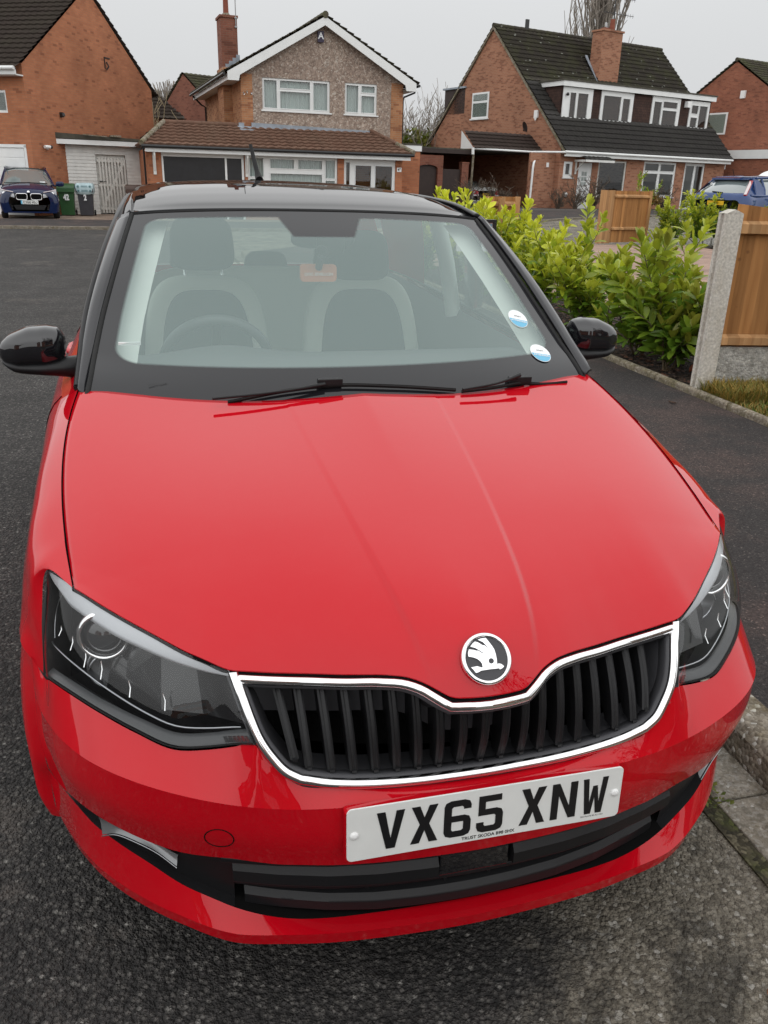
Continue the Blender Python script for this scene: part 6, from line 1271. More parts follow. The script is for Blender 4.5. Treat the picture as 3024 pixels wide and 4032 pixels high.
# local frame of the bin row: origin (-4.2,32.2), az 88
bin_((-4.2+.39,32.2,.02),R(2),M['greenbin'],'green wheelie bin with painted number 42 beside the blue car','42')
B2=bin_((-4.2+1.03,32.25,.02),R(1),M['greybin'],'dark grey wheelie bin marked 2 with a printed bag tied over its lid','2')
bin_((-4.2+2.74,32.4,.02),R(0),M['brownbin'],'brown wheelie bin behind the roof of the red car, right of the slatted gate',None)
BG=empty('refuse_bag',(-4.2+1.03,32.25,.02),R(1),'pale blue printed plastic bag stretched over the lid of the grey bin','bag')
G_=[]
for z,s in ((.74,.94),(.78,1.02),(.85,1.06),(.95,1.08),(1.03,1.06),(1.10,.92)):
    G_.append([((.31*s+.008*math.sin(9*a+z*30))*math.copysign(abs(math.cos(a))**.35,math.cos(a)),.01+(.385*s+.006*math.sin(7*a))*math.copysign(abs(math.sin(a))**.35,math.sin(a)),z+.012*math.sin(5*a)) for a in np.linspace(0,2*math.pi,48,endpoint=False)])
mb=MB(); mb.grid(G_,True,True); mb.add(G_[-1],[tuple(range(48))]); bgb=mb.build('bag_film',M['bag'],BG)
mb=MB(); r_=random.Random(2)
for (x,z) in ((-.20,1.0),(.20,1.0),(-.20,.85),(.20,.85)):
    for k in range(3): a=k*1.05; mb.box(-.045,.045,-.003,.0,-.008,.008,Matrix.Translation((x,-.415,z))@Matrix.Rotation(a,4,'Y'))
for z in (1.02,.985,.87,.835):
    for k in range(8): x=-.10+.028*k; mb.box(x,x+.018,-.418,-.414,z-.008,z+.010)
mb.build('bag_print',M['bagprint'],BG)
# ================================================================ other vehicles
def body_loft(mb,st,n=7):
    """st: (y,half width low,half width belt,z low,z mid,z belt,z centre)"""
    rows=[]
    for (y,wl,wm,wb,zl,zm,zb_,zc) in st: rows.append([(0,y,zc),(wb*.55,y,zc-(zc-zb_)*.25),(wb,y,zb_),(wm,y,zm),(wl,y,zl)])
    rows=arr(rows); D=[]
    for k in range(rows.shape[1]): D.append(herm(rows[:,k],chord(rows[:,k])+np.arange(len(rows))*1e-4,np.linspace(0,1,50)*(chord(rows[:,k])[-1]+(len(rows)-1)*1e-4)))
    D=arr(D)  # (5,50,3)
    full_=[]
    for j in range(50):
        c=D[:,j]; cc=herm(c,chord(c),np.linspace(0,chord(c)[-1],22)); full_.append(np.vstack([mir(cc)[::-1],cc[1:]]))
    mb.grid(full_,True); return full_
def wheels(V,pts,r=.32,w_=.2):
    for x,y in pts:
        s=1 if x>0 else -1; t=MB(); t.lathe((x-s*w_,y,r),(s,0,0),[(r*.62,0),(r*.9,0),(r,.03),(r,w_-.03),(r*.9,w_),(r*.62,w_-.01)],28); o=t.build('wheel',M['tyre'],V); MB().lathe((x-s*.05,y,r),(s,0,0),[(r*.64,.03),(r*.55,.01),(.05,.03),(.0001,.03)],20).build('rim',M['alloy'],o)
# ---- blue people carrier facing the camera (front towards -y)
V=empty('parked_car',(-4.66,29.15,.02),R(8),'dark blue people carrier facing us on the left forecourt, plate EX66 MGJ','car')
mb=MB(); body_loft(mb,[(.0,.55,.62,.50,.25,.55,.78,.80),(.03,.80,.84,.66,.24,.55,.82,.86),(.35,.88,.90,.76,.22,.62,.90,.99),(1.0,.89,.91,.80,.22,.65,.98,1.10),(1.3,.89,.91,.80,.22,.65,1.0,1.08),(3.2,.89,.91,.80,.22,.65,1.02,1.05),(4.0,.86,.88,.78,.24,.65,1.02,1.05),(4.3,.70,.74,.6,.3,.65,.95,.98)]); mb.build('body',M['navy'],V)
mb=MB(); fr_=[( .98,.79,1.03,.70,1.06),(1.25,.80,1.04,.70,1.18),(1.75,.80,1.05,.62,1.44),(2.0,.80,1.05,.60,1.53),(3.2,.79,1.06,.58,1.56),(3.9,.76,1.06,.56,1.45),(4.15,.72,1.05,.55,1.15)]
rows=[]
for (y,wb,zb_,wr,zr_) in fr_: rows.append([(-wb,y,zb_),(-(wb+wr)/2-.02,y,(zb_+zr_)/2),(-wr,y,zr_-.03),(-wr*.5,y,zr_+.01),(0,y,zr_+.025),(wr*.5,y,zr_+.01),(wr,y,zr_-.03),((wb+wr)/2+.02,y,(zb_+zr_)/2),(wb,y,zb_)])
mb.grid(rows,True); M['carglass']=pm('sky_toned_glass',(.16,.19,.19),.05,spec=.8,ior=1.7,coat=1); gl_=mb.build('glasshouse',M['carglass'],V)  # glass base tone lifted to stand in for reflected sky
mb=MB(); mb.grid([[tuple(arr(p)+arr((0,0,.012))) for p in r[2:7]] for r in rows[3:6]],True); mb.build('roof',M['navy'],V)
mb=MB(); 
for s in (-1,1): mb.tube([(s*.81,.99,1.03),(s*.79,1.25,1.12),(s*.70,1.75,1.36),(s*.63,2.0,1.51),(s*.60,3.2,1.54)],.035,6); mb.tube([(s*.64,1.9,1.56),(s*.62,2.4,1.60),(s*.60,3.4,1.59)],.02,6); mb.tube([(s*.80,1.2,1.05),(s*.81,3.9,1.08)],.03,6)
mb.build('pillar',M['navy'],V)
mb=MB()
for s in (-1,1):
    P=[(s*(.055+x),-.018+.03*(x/.35)**2,z) for x,z in rrect(.33,.185,.06,5,0,.60)]; mb.prism(P,(0,.05,0))
kg=mb.build('kidney_grille',M['void'],V)
for s in (-1,1):
    P=[(s*(.055+x),-.022+.03*(x/.35)**2,z) for x,z in rrect(.33,.185,.06,5,0,.60)]; MB().tube(P,.014,6,closed=True).build('grille_ring',M['chrome'],V)
    mb=MB(); G_=[[(s*(.43+.42*u),.015+.16*u**1.8-.0*v,.66+.19*v*(1-.35*(1-u))+.09*u) for u in np.linspace(0,1,10)] for v in np.linspace(0,1,5)]; G_=[[(p[0],p[1]-.012*math.sin(math.pi*i/4),p[2]) for p in r] for i,r in enumerate(G_)]; mb.grid(G_)
    hl_=mb.build('headlight',M['lampgrey'],V); MB().tube([(s*(.45+.38*u),.0+.16*u**1.8,.83+.07*u) for u in np.linspace(0,1,8)],.015,6).build('lamp_brow',M['whitelens'],hl_)
    for u in (.35,.68): MB().lathe((s*(.43+.42*u),.01+.16*u**1.8,.745+.05*u),(0,-1,0),[(.062,0),(.058,.012),(.04,.018),(.0001,.01)],16).build('lamp_ring',M['chrome'],hl_)
    MB().prism([(s*.50,-.0,.30),(s*.80,.14,.30),(s*.83,.17,.50),(s*.55,.0,.46)],(0,-.02,0)).build('side_intake',M['plastic'],V); MB().cyl((s*.72,.075,.40),(0,-1,0),.055,.03,16).build('fog_lamp',M['whitelens'],V)
    mb=MB(); mb.grid(put(cushion(.26,.17,.12,pw=3,taper=0),(s*1.02,1.12,1.08)),True,True); mb.tube([(s*.84,1.14,1.02),(s*.95,1.13,1.04)],.03,6); mb.build('door_mirror',M['navy'],V)
MB().prism([(-.42,-.01,.30),(.42,-.01,.30),(.50,-.01,.44),(-.50,-.01,.44)],(0,-.012,0)).build('lower_intake',M['plastic'],V)
mb=MB(); mb.box(-.80,.80,-.01,.12,.20,.245); mb.build('front_splitter',M['navy'],V); MB().box(-.78,.78,.2,4.1,.20,.26).build('underside',M['void'],V)
mb=MB(); mb.box(-.26,.26,-.038,-.026,.47,.585); np_=mb.build('number_plate',M['plate'],V); MB().box(-.26,-.215,-.0395,-.038,.472,.583).build('plate_band',M['stickerblue'],np_)
glyphs('EX66 MGJ',-.195,Matrix.Translation((0,-.0385,.487))@Matrix.Rotation(R(90),4,'X')@Matrix.Scale(.95,4,(1,0,0)),'registration_characters',M['ink'],np_)
MB().lathe((0,.01,.84),(0,-.9,.4),[(.042,0),(.040,.008),(.0001,.01)],16).build('round_badge',M['chrome'],V)
MB().box(.40,.56,1.12,1.13,1.10,1.15).build('permit',M['sticker'],V)
mb=MB(); mb.tube([(-.70,1.02,1.085),(.10,1.0,1.11)],.014,5); mb.tube([(0,1.0,1.105),(.62,1.04,1.09)],.014,5); mb.build('wiper_blades',M['rubber'],V)
wheels(V,[(.90,.85),(-.90,.85),(.90,3.5),(-.90,3.5)])
# ---- silver saloon in the carport, seen from behind (rear towards -y local)
V=empty('parked_car',(18.393-.954*3.02-.301*1.75,38.702-.301*3.02+.954*1.75,.20),R(17.5),'silver saloon parked under the carport with its red tail lamp and yellow plate towards us','car')
mb=MB(); body_loft(mb,[(.0,.74,.80,.66,.32,.60,.90,.93),(.12,.84,.87,.76,.26,.60,.99,1.03),(1.1,.86,.88,.80,.24,.62,1.0,1.06),(3.4,.86,.88,.80,.24,.62,.95,1.0),(4.3,.84,.86,.72,.24,.60,.78,.84),(4.5,.7,.72,.5,.3,.55,.70,.72)]); mb.build('body',M['silverpaint'],V)
mb=MB(); rows=[]
for (y,wb,zb_,wr,zr_) in [(.85,.78,1.02,.66,1.05),(1.5,.79,1.0,.58,1.36),(1.9,.79,1.0,.57,1.42),(2.8,.79,.98,.57,1.40),(3.5,.78,.96,.66,1.0)]: rows.append([(-wb,y,zb_),(-wr,y,zr_-.03),(0,y,zr_+.02),(wr,y,zr_-.03),(wb,y,zb_)])
mb.grid(rows,True); mb.build('glasshouse',M['carglass'],V)
for s in (-1,1):
    t=MB().prism([(s*.50,-.01,.72),(s*.84,.10,.70),(s*.85,.14,.86),(s*.72,.06,.98),(s*.52,.0,.88)],(0,-.03,0)).build('tail_light',M['redlens'],V); MB().prism([(s*.50,-.045,.70),(s*.84,.065,.68),(s*.84,.065,.74),(s*.50,-.045,.76)],(0,-.008,0)).build('reversing_lens',M['whitelens'],t)
p_=MB().box(-.26,.26,-.03,-.018,.70,.81).build('number_plate',M['plateyellow'],V); textmesh('N 18 LN',.10,'registration_characters',M['ink'],p_,Matrix.Translation((0,-.031,.755))@Matrix.Rotation(R(90),4,'X'),.001,.003)
MB().box(-.84,.84,-.05,.10,.30,.50).build('bumper',M['silverpaint'],V,bevel=.03); wheels(V,[(.86,.9),(-.86,.9),(.86,3.6),(-.86,3.6)])
# ---- blue hatchback seen from the rear three quarter (rear towards -y local, heading az 71)
V=empty('parked_car',(13.898+.80*.3256+.03,20.616-.80*.9455,.36),R(90-71)-R(90),'blue hatchback seen from behind beyond the right hand hedge, red edged tall tail lamps','car')
# local x across the car, local y forward
V.rotation_euler=(0,0,R(-71)); 
mb=MB(); body_loft(mb,[(.0,.76,.82,.66,.34,.60,.86,.88),(.06,.85,.89,.76,.28,.60,.98,1.02),(.6,.87,.90,.80,.24,.62,1.0,1.02),(3.2,.87,.90,.80,.24,.62,.96,1.0),(4.0,.85,.87,.74,.24,.60,.84,.92),(4.3,.72,.74,.5,.3,.55,.68,.72)]); mb.build('body',M['blue'],V)
rows=[]
for (y,wb,zb_,wr,zr_) in [(.10,.72,1.0,.70,1.02),(.20,.76,1.02,.66,1.12),(.55,.79,1.0,.58,1.40),(.80,.80,1.0,.57,1.45),(1.8,.80,.98,.57,1.49),(2.5,.80,.97,.57,1.44),(3.35,.80,.96,.66,1.0)]: rows.append([(-wb,y,zb_),(-(wb*.45+wr*.55)-.01,y,zb_*.4+zr_*.6),(-wr,y,zr_-.03),(-wr*.5,y,zr_+.01),(0,y,zr_+.02),(wr*.5,y,zr_+.01),(wr,y,zr_-.03),(wb*.45+wr*.55+.01,y,zb_*.4+zr_*.6),(wb,y,zb_)])
MB().grid(rows,True).build('glasshouse',M['carglass'],V)
mb=MB(); mb.grid([[tuple(arr(p)+arr((0,0,.012))) for p in r[2:7]] for r in rows[2:6]],True); mb.prism([(-.55,.42,1.43),(.55,.42,1.43),(.58,.75,1.47),(-.58,.75,1.47)],(0,0,-.04)); mb.build('roof',M['blue'],V)
mb=MB()
for s in (-1,1):
    for pth in ([(s*.80,.55,1.0),(s*.78,.5,1.2),(s*.60,.62,1.42)],[(s*.81,1.7,.98),(s*.70,1.7,1.22),(s*.60,1.75,1.46)],[(s*.81,.95,1.0),(s*.74,1.0,1.15),(s*.62,.95,1.42)],[(s*.62,.7,1.44),(s*.60,1.8,1.485),(s*.60,2.5,1.44),(s*.80,3.3,1.0)],[(s*.82,.3,1.0),(s*.83,3.3,.97)]): mb.tube(pth,.035,6)
    mb.prism([(s*.80,.15,1.0),(s*.80,.95,1.0),(s*.72,.95,1.2),(s*.62,.75,1.42),(s*.66,.45,1.30)],(s*.02,0,0))
mb.build('pillar',M['blue'],V)
for s in (-1,1):
    G_=[[(s*(.60+.16*(1-v)+.07*u),.10+.40*v+.06*u-.03,1.0+.38*v) for u in (0,.5,1)] for v in np.linspace(0,1,8)]; t=MB().grid(G_,True).build('tail_light',M['redlens'],V)
    G_=[[(s*(.62+.16*(1-v)+.04*u),.085+.40*v+.06*u-.035,1.03+.33*v) for u in (0,1)] for v in np.linspace(0,1,8)]; MB().grid(G_,True).build('clear_lens',M['whitelens'],t)
p_=MB().box(-.26,.26,-.02,-.01,.74,.85).build('number_plate',M['plateyellow'],V); MB().box(-.25,.25,-.03,-.005,.88,.92).build('tailgate_trim',M['chrome'],V); MB().box(-.86,.86,-.09,.10,.34,.60).build('bumper',M['blue'],V,bevel=.04)
mb=MB(); mb.tube([(0,.62,1.48),(0,.50,1.66)],.008,5); mb.tube([(.1,.09,1.06),(-.25,.12,1.08)],.015,5); mb.build('aerial',M['rubber'],V)
wheels(V,[(.88,.8),(-.88,.8),(.88,3.4),(-.88,3.4)])
# ---- white van with roof bars behind it
V=empty('parked_van',(22.3,27.3,.14),R(-71),'white van with black roof bars, only its roof showing above the blue hatchback','van')
mb=MB(); body_loft(mb,[(-.9,.78,.84,.70,.4,.9,1.66,1.72),(-.8,.84,.88,.74,.3,.9,1.74,1.80),(2.2,.84,.88,.74,.3,.9,1.76,1.82),(2.6,.84,.88,.72,.3,.9,1.62,1.70),(3.2,.84,.88,.74,.3,.8,1.12,1.2),(4.0,.80,.84,.6,.3,.6,.9,.95)]); mb.build('body',M['whitepaint'],V)
for y in (-.3,.7,1.7):
    mb=MB(); mb.box(-.80,.80,y-.03,y+.03,1.90,1.94); mb.box(-.78,-.74,y-.02,y+.02,1.76,1.90); mb.box(.74,.78,y-.02,y+.02,1.76,1.90); mb.build('roof_bar',M['blackgutter'],V)
MB().box(-.6,.6,2.62,2.66,1.2,1.6).build('windscreen',M['carglass'],V); wheels(V,[(.86,.2),(-.86,.2),(.86,3.1),(-.86,3.1)])
# ================================================================ fences, post, sign
FS=(3.25,4.14); a_=R(90-100)
Pst=empty('fence_post',(FS[0],FS[1],0),a_,'slotted grey concrete fence post at the corner of the planting bed','post')
mb=MB(); z1=1.36; prof=[(0,0),(.125,0),(.125,.038),(.100,.045),(.100,.075),(.125,.082),(.125,.12),(0,.12),(0,.082),(.025,.075),(.025,.045),(0,.038)]
G_=[[(x,y,.0) for x,y in prof],[(x,y,z1) for x,y in prof]]
mb.grid(G_,False,True); mb.add([(x,y,z1+(.0 if .01<x<.12 else -.006)) for x,y in prof],[tuple(range(12))]); mb.build('post_shaft',M['post'],Pst,bevel=.003)
mb=MB(); mb.prism([(0,0,z1+.001),(.125,0,z1+.001),(.0625,0,z1+.028)],(0,.12,0)); mb.build('post_cap',M['post'],Pst)
F=empty('garden_fence',(FS[0],FS[1],0),a_,'tall new closeboard fence panel on a concrete gravel board, right of the concrete post','fence')
mb=MB()
topz=lambda u:1.425-.10*(u-.1) if u<1.2 else 1.31
for k in range(20):
    u=.112+.0895*k; w_=.093; mb.prism([(u,.068,.445),(u+w_,.054,.445),(u+w_,.054,topz(u+w_)),(u,.068,topz(u))],(0,.014,0))
mb.build('boards',M['fence'],F)
mb=MB(); 
for (z0_,z1_) in ((.452,.535),(1.222,1.315)): mb.prism([(.128,.054,z0_),(.128,.010,z0_+.012),(.128,.010,z1_-.020),(.128,.054,z1_)],(1.75,0,0))
mb.build('rail',M['fencerail'],F)
mb=MB(); mb.box(.128,1.87,.038,.085,.06,.445); mb.build('gravel_board',M['gravelboard'],F,bevel=.004)
def panel(loc,az_,w_,h,label,cat='fence',sides=True,stand=.05):
    Q_=empty('garden_fence',loc,R(90-az_),label,cat,'short wooden fence panels round the block driveway')
    mb=MB()
    n=int(w_/.095)
    for k in range(n):
        u=w_*k/n; mb.box(u+.001,u+w_/n-.002,.0,.016,stand,h-.01*(k%3)*0)
    mb.build('boards',M['fence'],Q_)
    if sides:
        mb=MB(); mb.box(-.02,.46,-.030,-.002,stand-.02,h+.01) if w_>1 else mb.box(-.02,.06,-.03,-.002,stand,h); mb.build('stile',M['fencerail'],Q_); MB().box(w_-.06,w_+.03,-.045,-.002,stand,h+.005).build('stile',M['fencerail'],Q_)
        for z in (h*.87,.36): 
            mb=MB(); mb.prism([(.46 if w_>1 else .06,-.002,z),(.46 if w_>1 else .06,-.06,z+.012),(.46 if w_>1 else .06,-.06,z+.05),(.46 if w_>1 else .06,-.002,z+.085)],(w_-.52 if w_>1 else w_-.12,0,0)); mb.build('rail',M['fencerail'],Q_)
    return Q_
panel((10.54,19.55,.06),75,1.78,1.34,'free standing wooden fence panel beyond the block driveway in front of the chalet house')
panel((4.78,12.80,.08),85,.62,1.22,'short wooden fence panel behind the laurels nearest the silver saloon')
mb=MB()
for k in range(7): mb.box(5.02+.001,5.04,12.55+.07*k-.02,12.58+.07*k,.2,1.30-.01*k)
tag(mb.build('picket_bundle',M['fencerail']),'row of thin upright pickets seen end on beside the short panel','pickets')
mb=MB()
for k in range(9):
    x=12.55+.26*k; mb.box(x,x+.22,19.25,19.45,.08,.26)
tag(mb.build('stone_edging',M['gravelboard'],bevel=.01),'low row of grey stone blocks under the far laurels','edging')
S_=empty('sign',(1.36,3.81,0),R(0),'small white sign with black frame showing just past the right windscreen pillar','sign')
mb=MB(); mb.box(-.16,.062,0,.012,1.13,1.305); sg=mb.build('sign_face',M['sticker'],S_); mb=MB(); mb.box(.058,.078,-.015,.03,1.12,1.295); mb.box(-.17,.078,-.015,.03,1.296,1.312); mb.build('sign_frame',M['blackgutter'],S_)
mb=MB(); mb.box(.022,.052,-.004,-.001,1.20,1.285); mb.build('blue_panel',M['stickerblue'],sg); mb=MB(); mb.box(.028,.046,-.006,-.004,1.225,1.255); mb.build('red_mark',M['redlens'],sg); textmesh('9',.07,'sign_number',M['ink'],sg,Matrix.Translation((-.005,-.003,1.245))@Matrix.Rotation(R(90),4,'X'),.001,.001)
MB().box(-.06,-.03,.03,.06,.10,1.2).build('sign_post',M['blackgutter'],S_)
# ================================================================ planting
def leaf(mb,p,d,L,W,c,rnd):
    d=d.normalized(); s=d.cross(Vector((0,0,1))); s=s.normalized() if s.length>.05 else Vector((1,0,0)); roll=rnd.gauss(0,.5); n_=s.cross(d); s=(s*math.cos(roll)+n_*math.sin(roll)).normalized(); n_=s.cross(d)
    droop=rnd.uniform(.05,.30)*L; P=[]
    for u,w_ in ((0,.05),(.22,.70),(.5,1.0),(.78,.78),(.93,.35)):
        ctr=p+d*(L*u)-n_*(-.0)-Vector((0,0,1))*droop*u*u; P.append((ctr-s*W*w_*.5+n_*W*.16*w_,ctr,ctr+s*W*w_*.5+n_*W*.16*w_))
    tip=p+d*L-Vector((0,0,1))*droop
    vs=[q for t in P for q in t]+[tip]; fs=[]
    for i in range(4):
        a=i*3; fs+=[(a,a+1,a+4,a+3),(a+1,a+2,a+5,a+4)]
    fs+=[(12,13,15),(13,14,15)]
    o=len(mb.v); mb.v+=[tuple(q) for q in vs]; mb.f+=[tuple(o+i for i in f) for f in fs]; mb.sm+=[True]*len(fs); mb.c+=[c]*len(fs)
def laurel(loc,h,w_,seed,label,group,dens=1.0,lean=(0,0),yellow=.5,Ls=1.0,st=.11,low=.8):
    rnd=random.Random(seed); L_=empty('laurel_bush',loc,0,label,'shrub',group); ms=MB(); ml=MB(); nst=max(3,int(6*dens))
    tips=[]
    for k in range(nst):
        a=rnd.uniform(0,6.28); rr=rnd.uniform(.25,1)*w_*.5; hh=h*rnd.uniform(.35,1.0)*(low+.15) if k else h
        p0=Vector((rnd.uniform(-.05,.05),rnd.uniform(-.05,.05),0)); p3=Vector((math.cos(a)*rr+lean[0],math.sin(a)*rr+lean[1],hh)); pm1=p0.lerp(p3,.4)+Vector((rnd.gauss(0,.03),rnd.gauss(0,.03),.05)); pth=[p0,pm1,p0.lerp(p3,.72)+Vector((rnd.gauss(0,.03),rnd.gauss(0,.03),.04)),p3]
        cur=spl([tuple(q) for q in pth],14); ms.tube(cur,list(np.linspace(.009,.003,14)),5)
        stems=[cur]
        for q in range(rnd.randint(3,5)):
            i=rnd.randint(3,11); b0_=Vector(cur[i]); aa=rnd.uniform(0,6.28); ln=rnd.uniform(.14,.34)*h; b1_=b0_+Vector((math.cos(aa)*ln*.55,math.sin(aa)*ln*.55,ln*.8)); 
            if b1_.z>h*1.02: b1_.z=h*rnd.uniform(.8,1.0)
            c2=spl([tuple(b0_),tuple(b0_.lerp(b1_,.5)+Vector((rnd.gauss(0,.02),rnd.gauss(0,.02),-.01))),tuple(b1_)],8); ms.tube(c2,list(np.linspace(.005,.0025,8)),4); stems.append(c2)
        for c2 in stems:
            n_=len(c2); lens=float(np.linalg.norm(np.diff(c2,axis=0),axis=1).sum()); cnt=max(5,int(lens/.030*min(dens,1.1)))
            for j in range(cnt):
                t_=.12+.88*(j/cnt)**.8; f_=t_*(n_-1); i=min(int(f_),n_-2); p=Vector(c2[i]).lerp(Vector(c2[i+1]),f_-i); ax=(Vector(c2[i+1])-Vector(c2[i])).normalized(); ph=j*2.4+rnd.uniform(-.5,.5); o1=ax.orthogonal().normalized(); o2=ax.cross(o1); out=o1*math.cos(ph)+o2*math.sin(ph); up_=.35+.75*t_; d=out+ax*up_+Vector((0,0,.25))
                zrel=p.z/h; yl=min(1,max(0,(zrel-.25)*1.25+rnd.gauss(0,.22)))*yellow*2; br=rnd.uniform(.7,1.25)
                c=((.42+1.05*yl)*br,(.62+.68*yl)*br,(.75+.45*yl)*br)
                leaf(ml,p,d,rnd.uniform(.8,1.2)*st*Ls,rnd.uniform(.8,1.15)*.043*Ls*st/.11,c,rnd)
            tips.append(c2[-1])
    for t_ in tips:
        for q in range(4): a=rnd.uniform(0,6.28); leaf(ml,Vector(t_),Vector((math.cos(a)*.5,math.sin(a)*.5,1)),rnd.uniform(.7,1.1)*st*Ls,.036*Ls*st/.11,(1.5*yellow*2*.75,1.3*yellow*2*.75,1.2),rnd)
    ms.build('stem',M['stem'],L_,uv=False); ml.build('foliage',M['laurel'],L_,uv=False); return L_
gp='young laurels planted in the bed beside the footpath'
near=[((3.50,4.92),1.02,.62,'dark leaved laurel pressed against the concrete post, leaves hanging low over the soil',.30,1.25,1.1,.5),
((4.20,4.95),1.12,.70,'tall open laurel seen just above and left of the concrete post',.38,1.15,.9,.6),
((3.62,5.55),1.00,.80,'broad laurel whose crown leans towards the block driveway, second from the post',.42,1.2,1.0,.6),
((4.15,6.00),1.08,.66,'laurel with a thin gap beside it showing pink paving, third from the post',.42,1.15,.8,.7),
((3.58,6.55),.78,.80,'low bushy laurel right behind the door mirror',.48,1.1,.9,.8),
((3.92,7.15),1.22,.60,'laurel with one single shoot rising clear of the rest against the road',.50,1.1,.6,.55),
((3.52,7.75),.90,.80,'bright yellow green laurel above the round screen stickers',.58,1.1,.9,.8),
((3.95,8.45),1.02,.80,'laurel beside the small framed sign on its far side',.60,1.05,.9,.8),
((3.48,9.05),1.16,.80,'laurel with upright yellow tips below the silver saloon',.68,1.05,1.0,.8),
((4.00,9.70),1.16,.80,'laurel in front of the short fence panel',.68,1.05,1.0,.8),
((3.50,10.4),1.22,.80,'dense yellowish laurel towards the road end of the bed',.72,1.05,1.0,.8),
((3.95,11.1),1.24,.80,'second last laurel of the bed, behind the car roof corner',.72,1.05,1.0,.8),
((3.50,11.9),1.24,.80,'last laurel at the road end of the bed',.70,1.05,1.0,.8)]
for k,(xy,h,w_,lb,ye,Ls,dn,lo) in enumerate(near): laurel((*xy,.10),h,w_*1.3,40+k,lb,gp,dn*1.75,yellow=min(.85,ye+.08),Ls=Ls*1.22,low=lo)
gp='laurels along the far side of the block driveway'
far=[((12.7,19.5),1.15,.7,'small far laurel touching the right edge of the standing fence panel',.42),((13.5,19.5),1.35,.7,'tall far laurel in front of the rear plate of the blue hatchback',.50),((14.3,19.6),1.32,.8,'bushy far laurel hiding the wheel of the blue hatchback',.45),((15.2,19.6),1.22,.8,'lower far laurel between the hatchback and the concrete post top',.42),((16.2,19.7),1.45,.8,'tall far laurel below the side windows of the blue hatchback',.48),((17.2,19.9),1.55,.9,'rightmost far laurel above the closeboard fence',.45)]
for k,(xy,h,w_,lb,ye) in enumerate(far): laurel((*xy,.06),h,w_*1.5,80+k,lb,gp,1.9,yellow=min(.8,ye+.15),Ls=1.35)
laurel((12.3,20.4,.1),1.75,.9,99,'dark evergreen shrub just right of the standing fence panel, against the house window','laurels along the far side of the block driveway',.8,yellow=.22,Ls=1.1)
# bare and winter growth
def twiggy(name,loc,h,spread,n,seed,label,cat,mat,r0=.02,levels=2,upright=.8,group=None,rmin=.006,part='branch',base=0.0):
    rnd=random.Random(seed); T=empty(name,loc,0,label,cat,group); mb=MB()
    def grow(p,d,L,r,lv):
        pts=[p]; q=p.copy(); dd=d.copy()
        for i in range(4): dd=(dd+Vector((rnd.gauss(0,.14),rnd.gauss(0,.14),.10*upright))).normalized(); q=q+dd*(L/4); pts.append(q.copy())
        mb.tube(pts,list(np.linspace(r,max(rmin,r*.45),5)),4,cap=False)
        if lv>0:
            for k in range(rnd.randint(3,5)):
                i=rnd.randint(1,4); o=Vector((rnd.gauss(0,1),rnd.gauss(0,1),rnd.gauss(.3,.5))).normalized(); grow(pts[i],(dd*upright+o*(1.0-upright*.55)).normalized(),L*rnd.uniform(.35,.6),max(rmin,r*.5),lv-1)
    for k in range(n):
        a=rnd.uniform(0,6.28); d=Vector((math.cos(a)*spread*rnd.random(),math.sin(a)*spread*rnd.random(),1)).normalized(); grow(Vector((rnd.gauss(0,base),rnd.gauss(0,base),0)),d,h*rnd.uniform(.5,.75),r0,levels)
    mb.build(part,mat,T,uv=False); return T
# poplar behind the chalet house
rnd=random.Random(11); T=empty('poplar_tree',(31.3,61.3,0),0,'tall bare poplar with many upright branches behind the chalet house roof','tree'); mb=MB(); mb.tube([(0,0,0),(.1,0,6),(.05,0,12),(0,0,20)],[.5,.42,.30,.12],8); mb.build('trunk',M['twig'],T,uv=False)
mb=MB()
for k in range(110):
    a=rnd.uniform(0,6.28); z0_=rnd.uniform(4,15); rr=rnd.uniform(.5,2.9)*(.6+.4*rnd.random()); q=Vector((0,0,z0_)); pts=[q.copy()]; L=rnd.uniform(4,9)
    for i in range(1,8):
        t_=i/7; R_=rr*(1-(1-t_)**2.2); pts.append(Vector((math.cos(a)*R_+rnd.gauss(0,.06),math.sin(a)*R_+rnd.gauss(0,.06),z0_+L*t_)))
    mb.tube(pts,list(np.linspace(.09,.022,8)),4,cap=False)
    for i in range(2,8):
        for q_ in range(2): e_=pts[i]+Vector((rnd.gauss(0,.25),rnd.gauss(0,.25),rnd.uniform(.5,1.5))); mb.tube([pts[i],pts[i].lerp(e_,.5)+Vector((rnd.gauss(0,.05),rnd.gauss(0,.05),0)),e_],[.03,.025,.018],3,cap=False)
mb.build('crown',M['twigfar'],T,uv=False)
twiggy('garden_tree',(15.6,52.5,0),6.0,.8,34,21,'bare multi stemmed tree rising in the gap between the centre and chalet houses','tree',M['twigfar'],.045,3,.75,rmin=.012,part='crown')
twiggy('garden_tree',(13.6,50.0,0),5.0,.7,20,22,'smaller bare tree close to the right gutter of the centre house','tree',M['twigfar'],.04,2,.75,rmin=.012,part='crown')
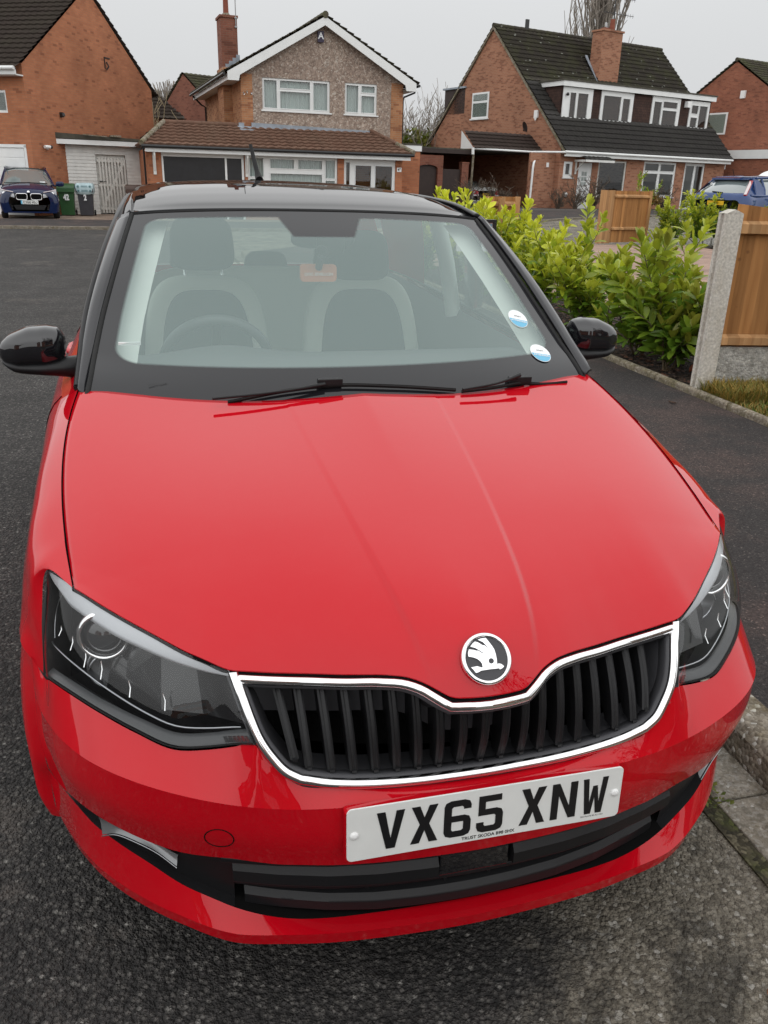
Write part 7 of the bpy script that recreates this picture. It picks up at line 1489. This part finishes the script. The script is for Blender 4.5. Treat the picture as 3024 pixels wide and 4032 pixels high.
def ivy(loc,rx,ry,rz_,n,seed,label,name='ivy_bush',cat='shrub',tint=(1,1,1),sz=.16):
    rnd=random.Random(seed); T=empty(name,loc,0,label,cat); mb=MB()
    for k in range(n):
        a,b=rnd.uniform(0,6.28),math.acos(rnd.uniform(-.2,1)); q=rnd.uniform(.55,1.0)*(1+.18*math.sin(3*a+seed)+.12*math.sin(7*b+a)); p=Vector((rx*q*math.sin(b)*math.cos(a),ry*q*math.sin(b)*math.sin(a),rz_*q*math.cos(b)))
        d=Vector((rnd.gauss(0,1),rnd.gauss(0,1),rnd.gauss(.3,1))).normalized(); s=d.orthogonal().normalized(); t=d.cross(s); w_=sz*rnd.uniform(.6,1.3); br=rnd.uniform(.55,1.5); c=(tint[0]*br*rnd.uniform(.85,1.3),tint[1]*br,tint[2]*br)
        mb.add([p-s*w_,p-t*w_*.5,p+s*w_,p+t*w_*.5],[(0,1,2,3)],False,c)
    mb.build('foliage',M['ivy'],T,uv=False); MB().tube([(0,0,-rz_*.5),(0,0,rz_*.4)],.12,6).build('stem',M['stem'],T,uv=False); return T
ivy((14.2,49.5,2.6),2.2,1.4,1.5,2600,1,'olive green ivy mass above the low flat roof beside the centre house',tint=(1.4,1.3,.8)); ivy((17.6,51.0,2.6),2.4,1.5,2.0,2800,2,'brown green overgrown bush left of the chalet house gable',tint=(1.6,1.25,1.0))
# far wooded rise between the left houses
T=empty('distant_tree',(1.1,118,0),0,'far grey bare tree crown between the left gable and the small brick gable','tree'); rnd=random.Random(4); mb=MB(); mb.tube([(0,0,0),(0,0,7)],.5,6); mb.build('trunk',M['twigfar'],T,uv=False); mb=MB()
for k in range(420):
    a=rnd.uniform(0,6.28); b=rnd.random()**.5; tip=Vector((4.6*b*math.cos(a),3*b*math.sin(a),8+4.6*math.sqrt(max(0,1-b*b))*rnd.uniform(.6,1))); m1=Vector((tip.x*.5+rnd.gauss(0,.3),tip.y*.5,6.5+(tip.z-6.5)*.5)); mb.tube([(0,0,5.5),m1,tip],[.12,.08,.05],3,cap=False)
mb.build('crown',M['twigfar'],T,uv=False)
twiggy('dry_shrub',(-.55,46.5,0),4.3,.5,30,31,'straw coloured dry shrub tops between the left gable and the porch roof','shrub',pm('straw_twigs',(.30,.24,.15),.9),.02,2,.85,rmin=.014,base=.5)
# winter planting in front of the chalet house (world coordinates along its front)
def along(u,v): return (18.393+.9537*u-.3007*v,38.702+.3007*u+.9537*v)
for k,(u,v,h,lb) in enumerate(((.55,-.8,1.5,'bare brown shrub under the tiny hall window of the chalet house'),(1.6,-1.0,1.55,'dark tangled climbing twigs in front of the white front door'),(-.5,-.7,1.1,'small half green shrub at the foot of the white downpipe'),(-4.6,-.3,1.6,'brown twiggy shrub at the carport pier'),(-3.7,-.6,1.2,'low brown shrub beside the silver saloon'),(-5.8,-.2,1.5,'brown hedge end below the carport gate'),(6.6,-1.0,1.3,'leafless shrub below the wide ground floor window'))):
    x,y=along(u,v); twiggy('winter_shrub',(x,y,.30 if u>-3 else .2),h,.8,12,50+k,lb,'shrub',M['twig'],.018,2,.55,rmin=.010)
ivy((*along(5.2,-1.2),.75),.7,.6,.55,700,8,'rounded brown and green shrub to the right of the standing fence panel',tint=(1.9,1.0,.9),sz=.09)
# ================================================================ the street behind the viewer (seen only as reflections)
for k,(x,y,az_,w_,lb) in enumerate(((-15,-17,268,9,'plain brick house across the road behind the camera, left of the car'),(-1.5,-23,270,8,'plain brick house at the end of the road behind the camera'),(13,-14,285,9,'plain brick house behind the camera on the footpath side'))):
    H=house('detached_house',(x,y,0),az_,lb); h_=4.9
    mb=MB(); mb.box(-w_/2,w_/2,0,7,0,h_); mb.poly([(-w_/2,0,h_),(w_/2,0,h_),(0,0,h_+2.4)]); mb.build('brick_wall',M['brickL'],H)
    mb=MB(); 
    for s in (-1,1): mb.prism([(s*(w_/2+.4),-.2,h_-.2),(0,-.2,h_+2.5),(0,-.2,h_+2.62),(s*(w_/2+.4),-.2,h_-.08)],(0,7.4,0))
    mb.build('roof',M['tileL'],H)
    for (a,b,c,d) in ((-3,-1,3.4,4.6),(1,3,3.4,4.6),(-3,-.8,.9,2.2)):
        f_=MB().box(a,b,-.05,0,c,d).build('window',M['upvc'],H); MB().box(a+.08,b-.08,-.06,-.051,c+.08,d-.08).build('pane',M['carglass'],f_)
    MB().box(.9,1.9,-.05,0,0,2.1).build('front_door',M['upvc'],H)
twiggy('street_tree',(6.5,-6.5,.1),7,.6,9,71,'bare street tree behind the camera whose branches mirror in the right wing','tree',M['twig'],.06,3,.7,rmin=.02,part='crown')
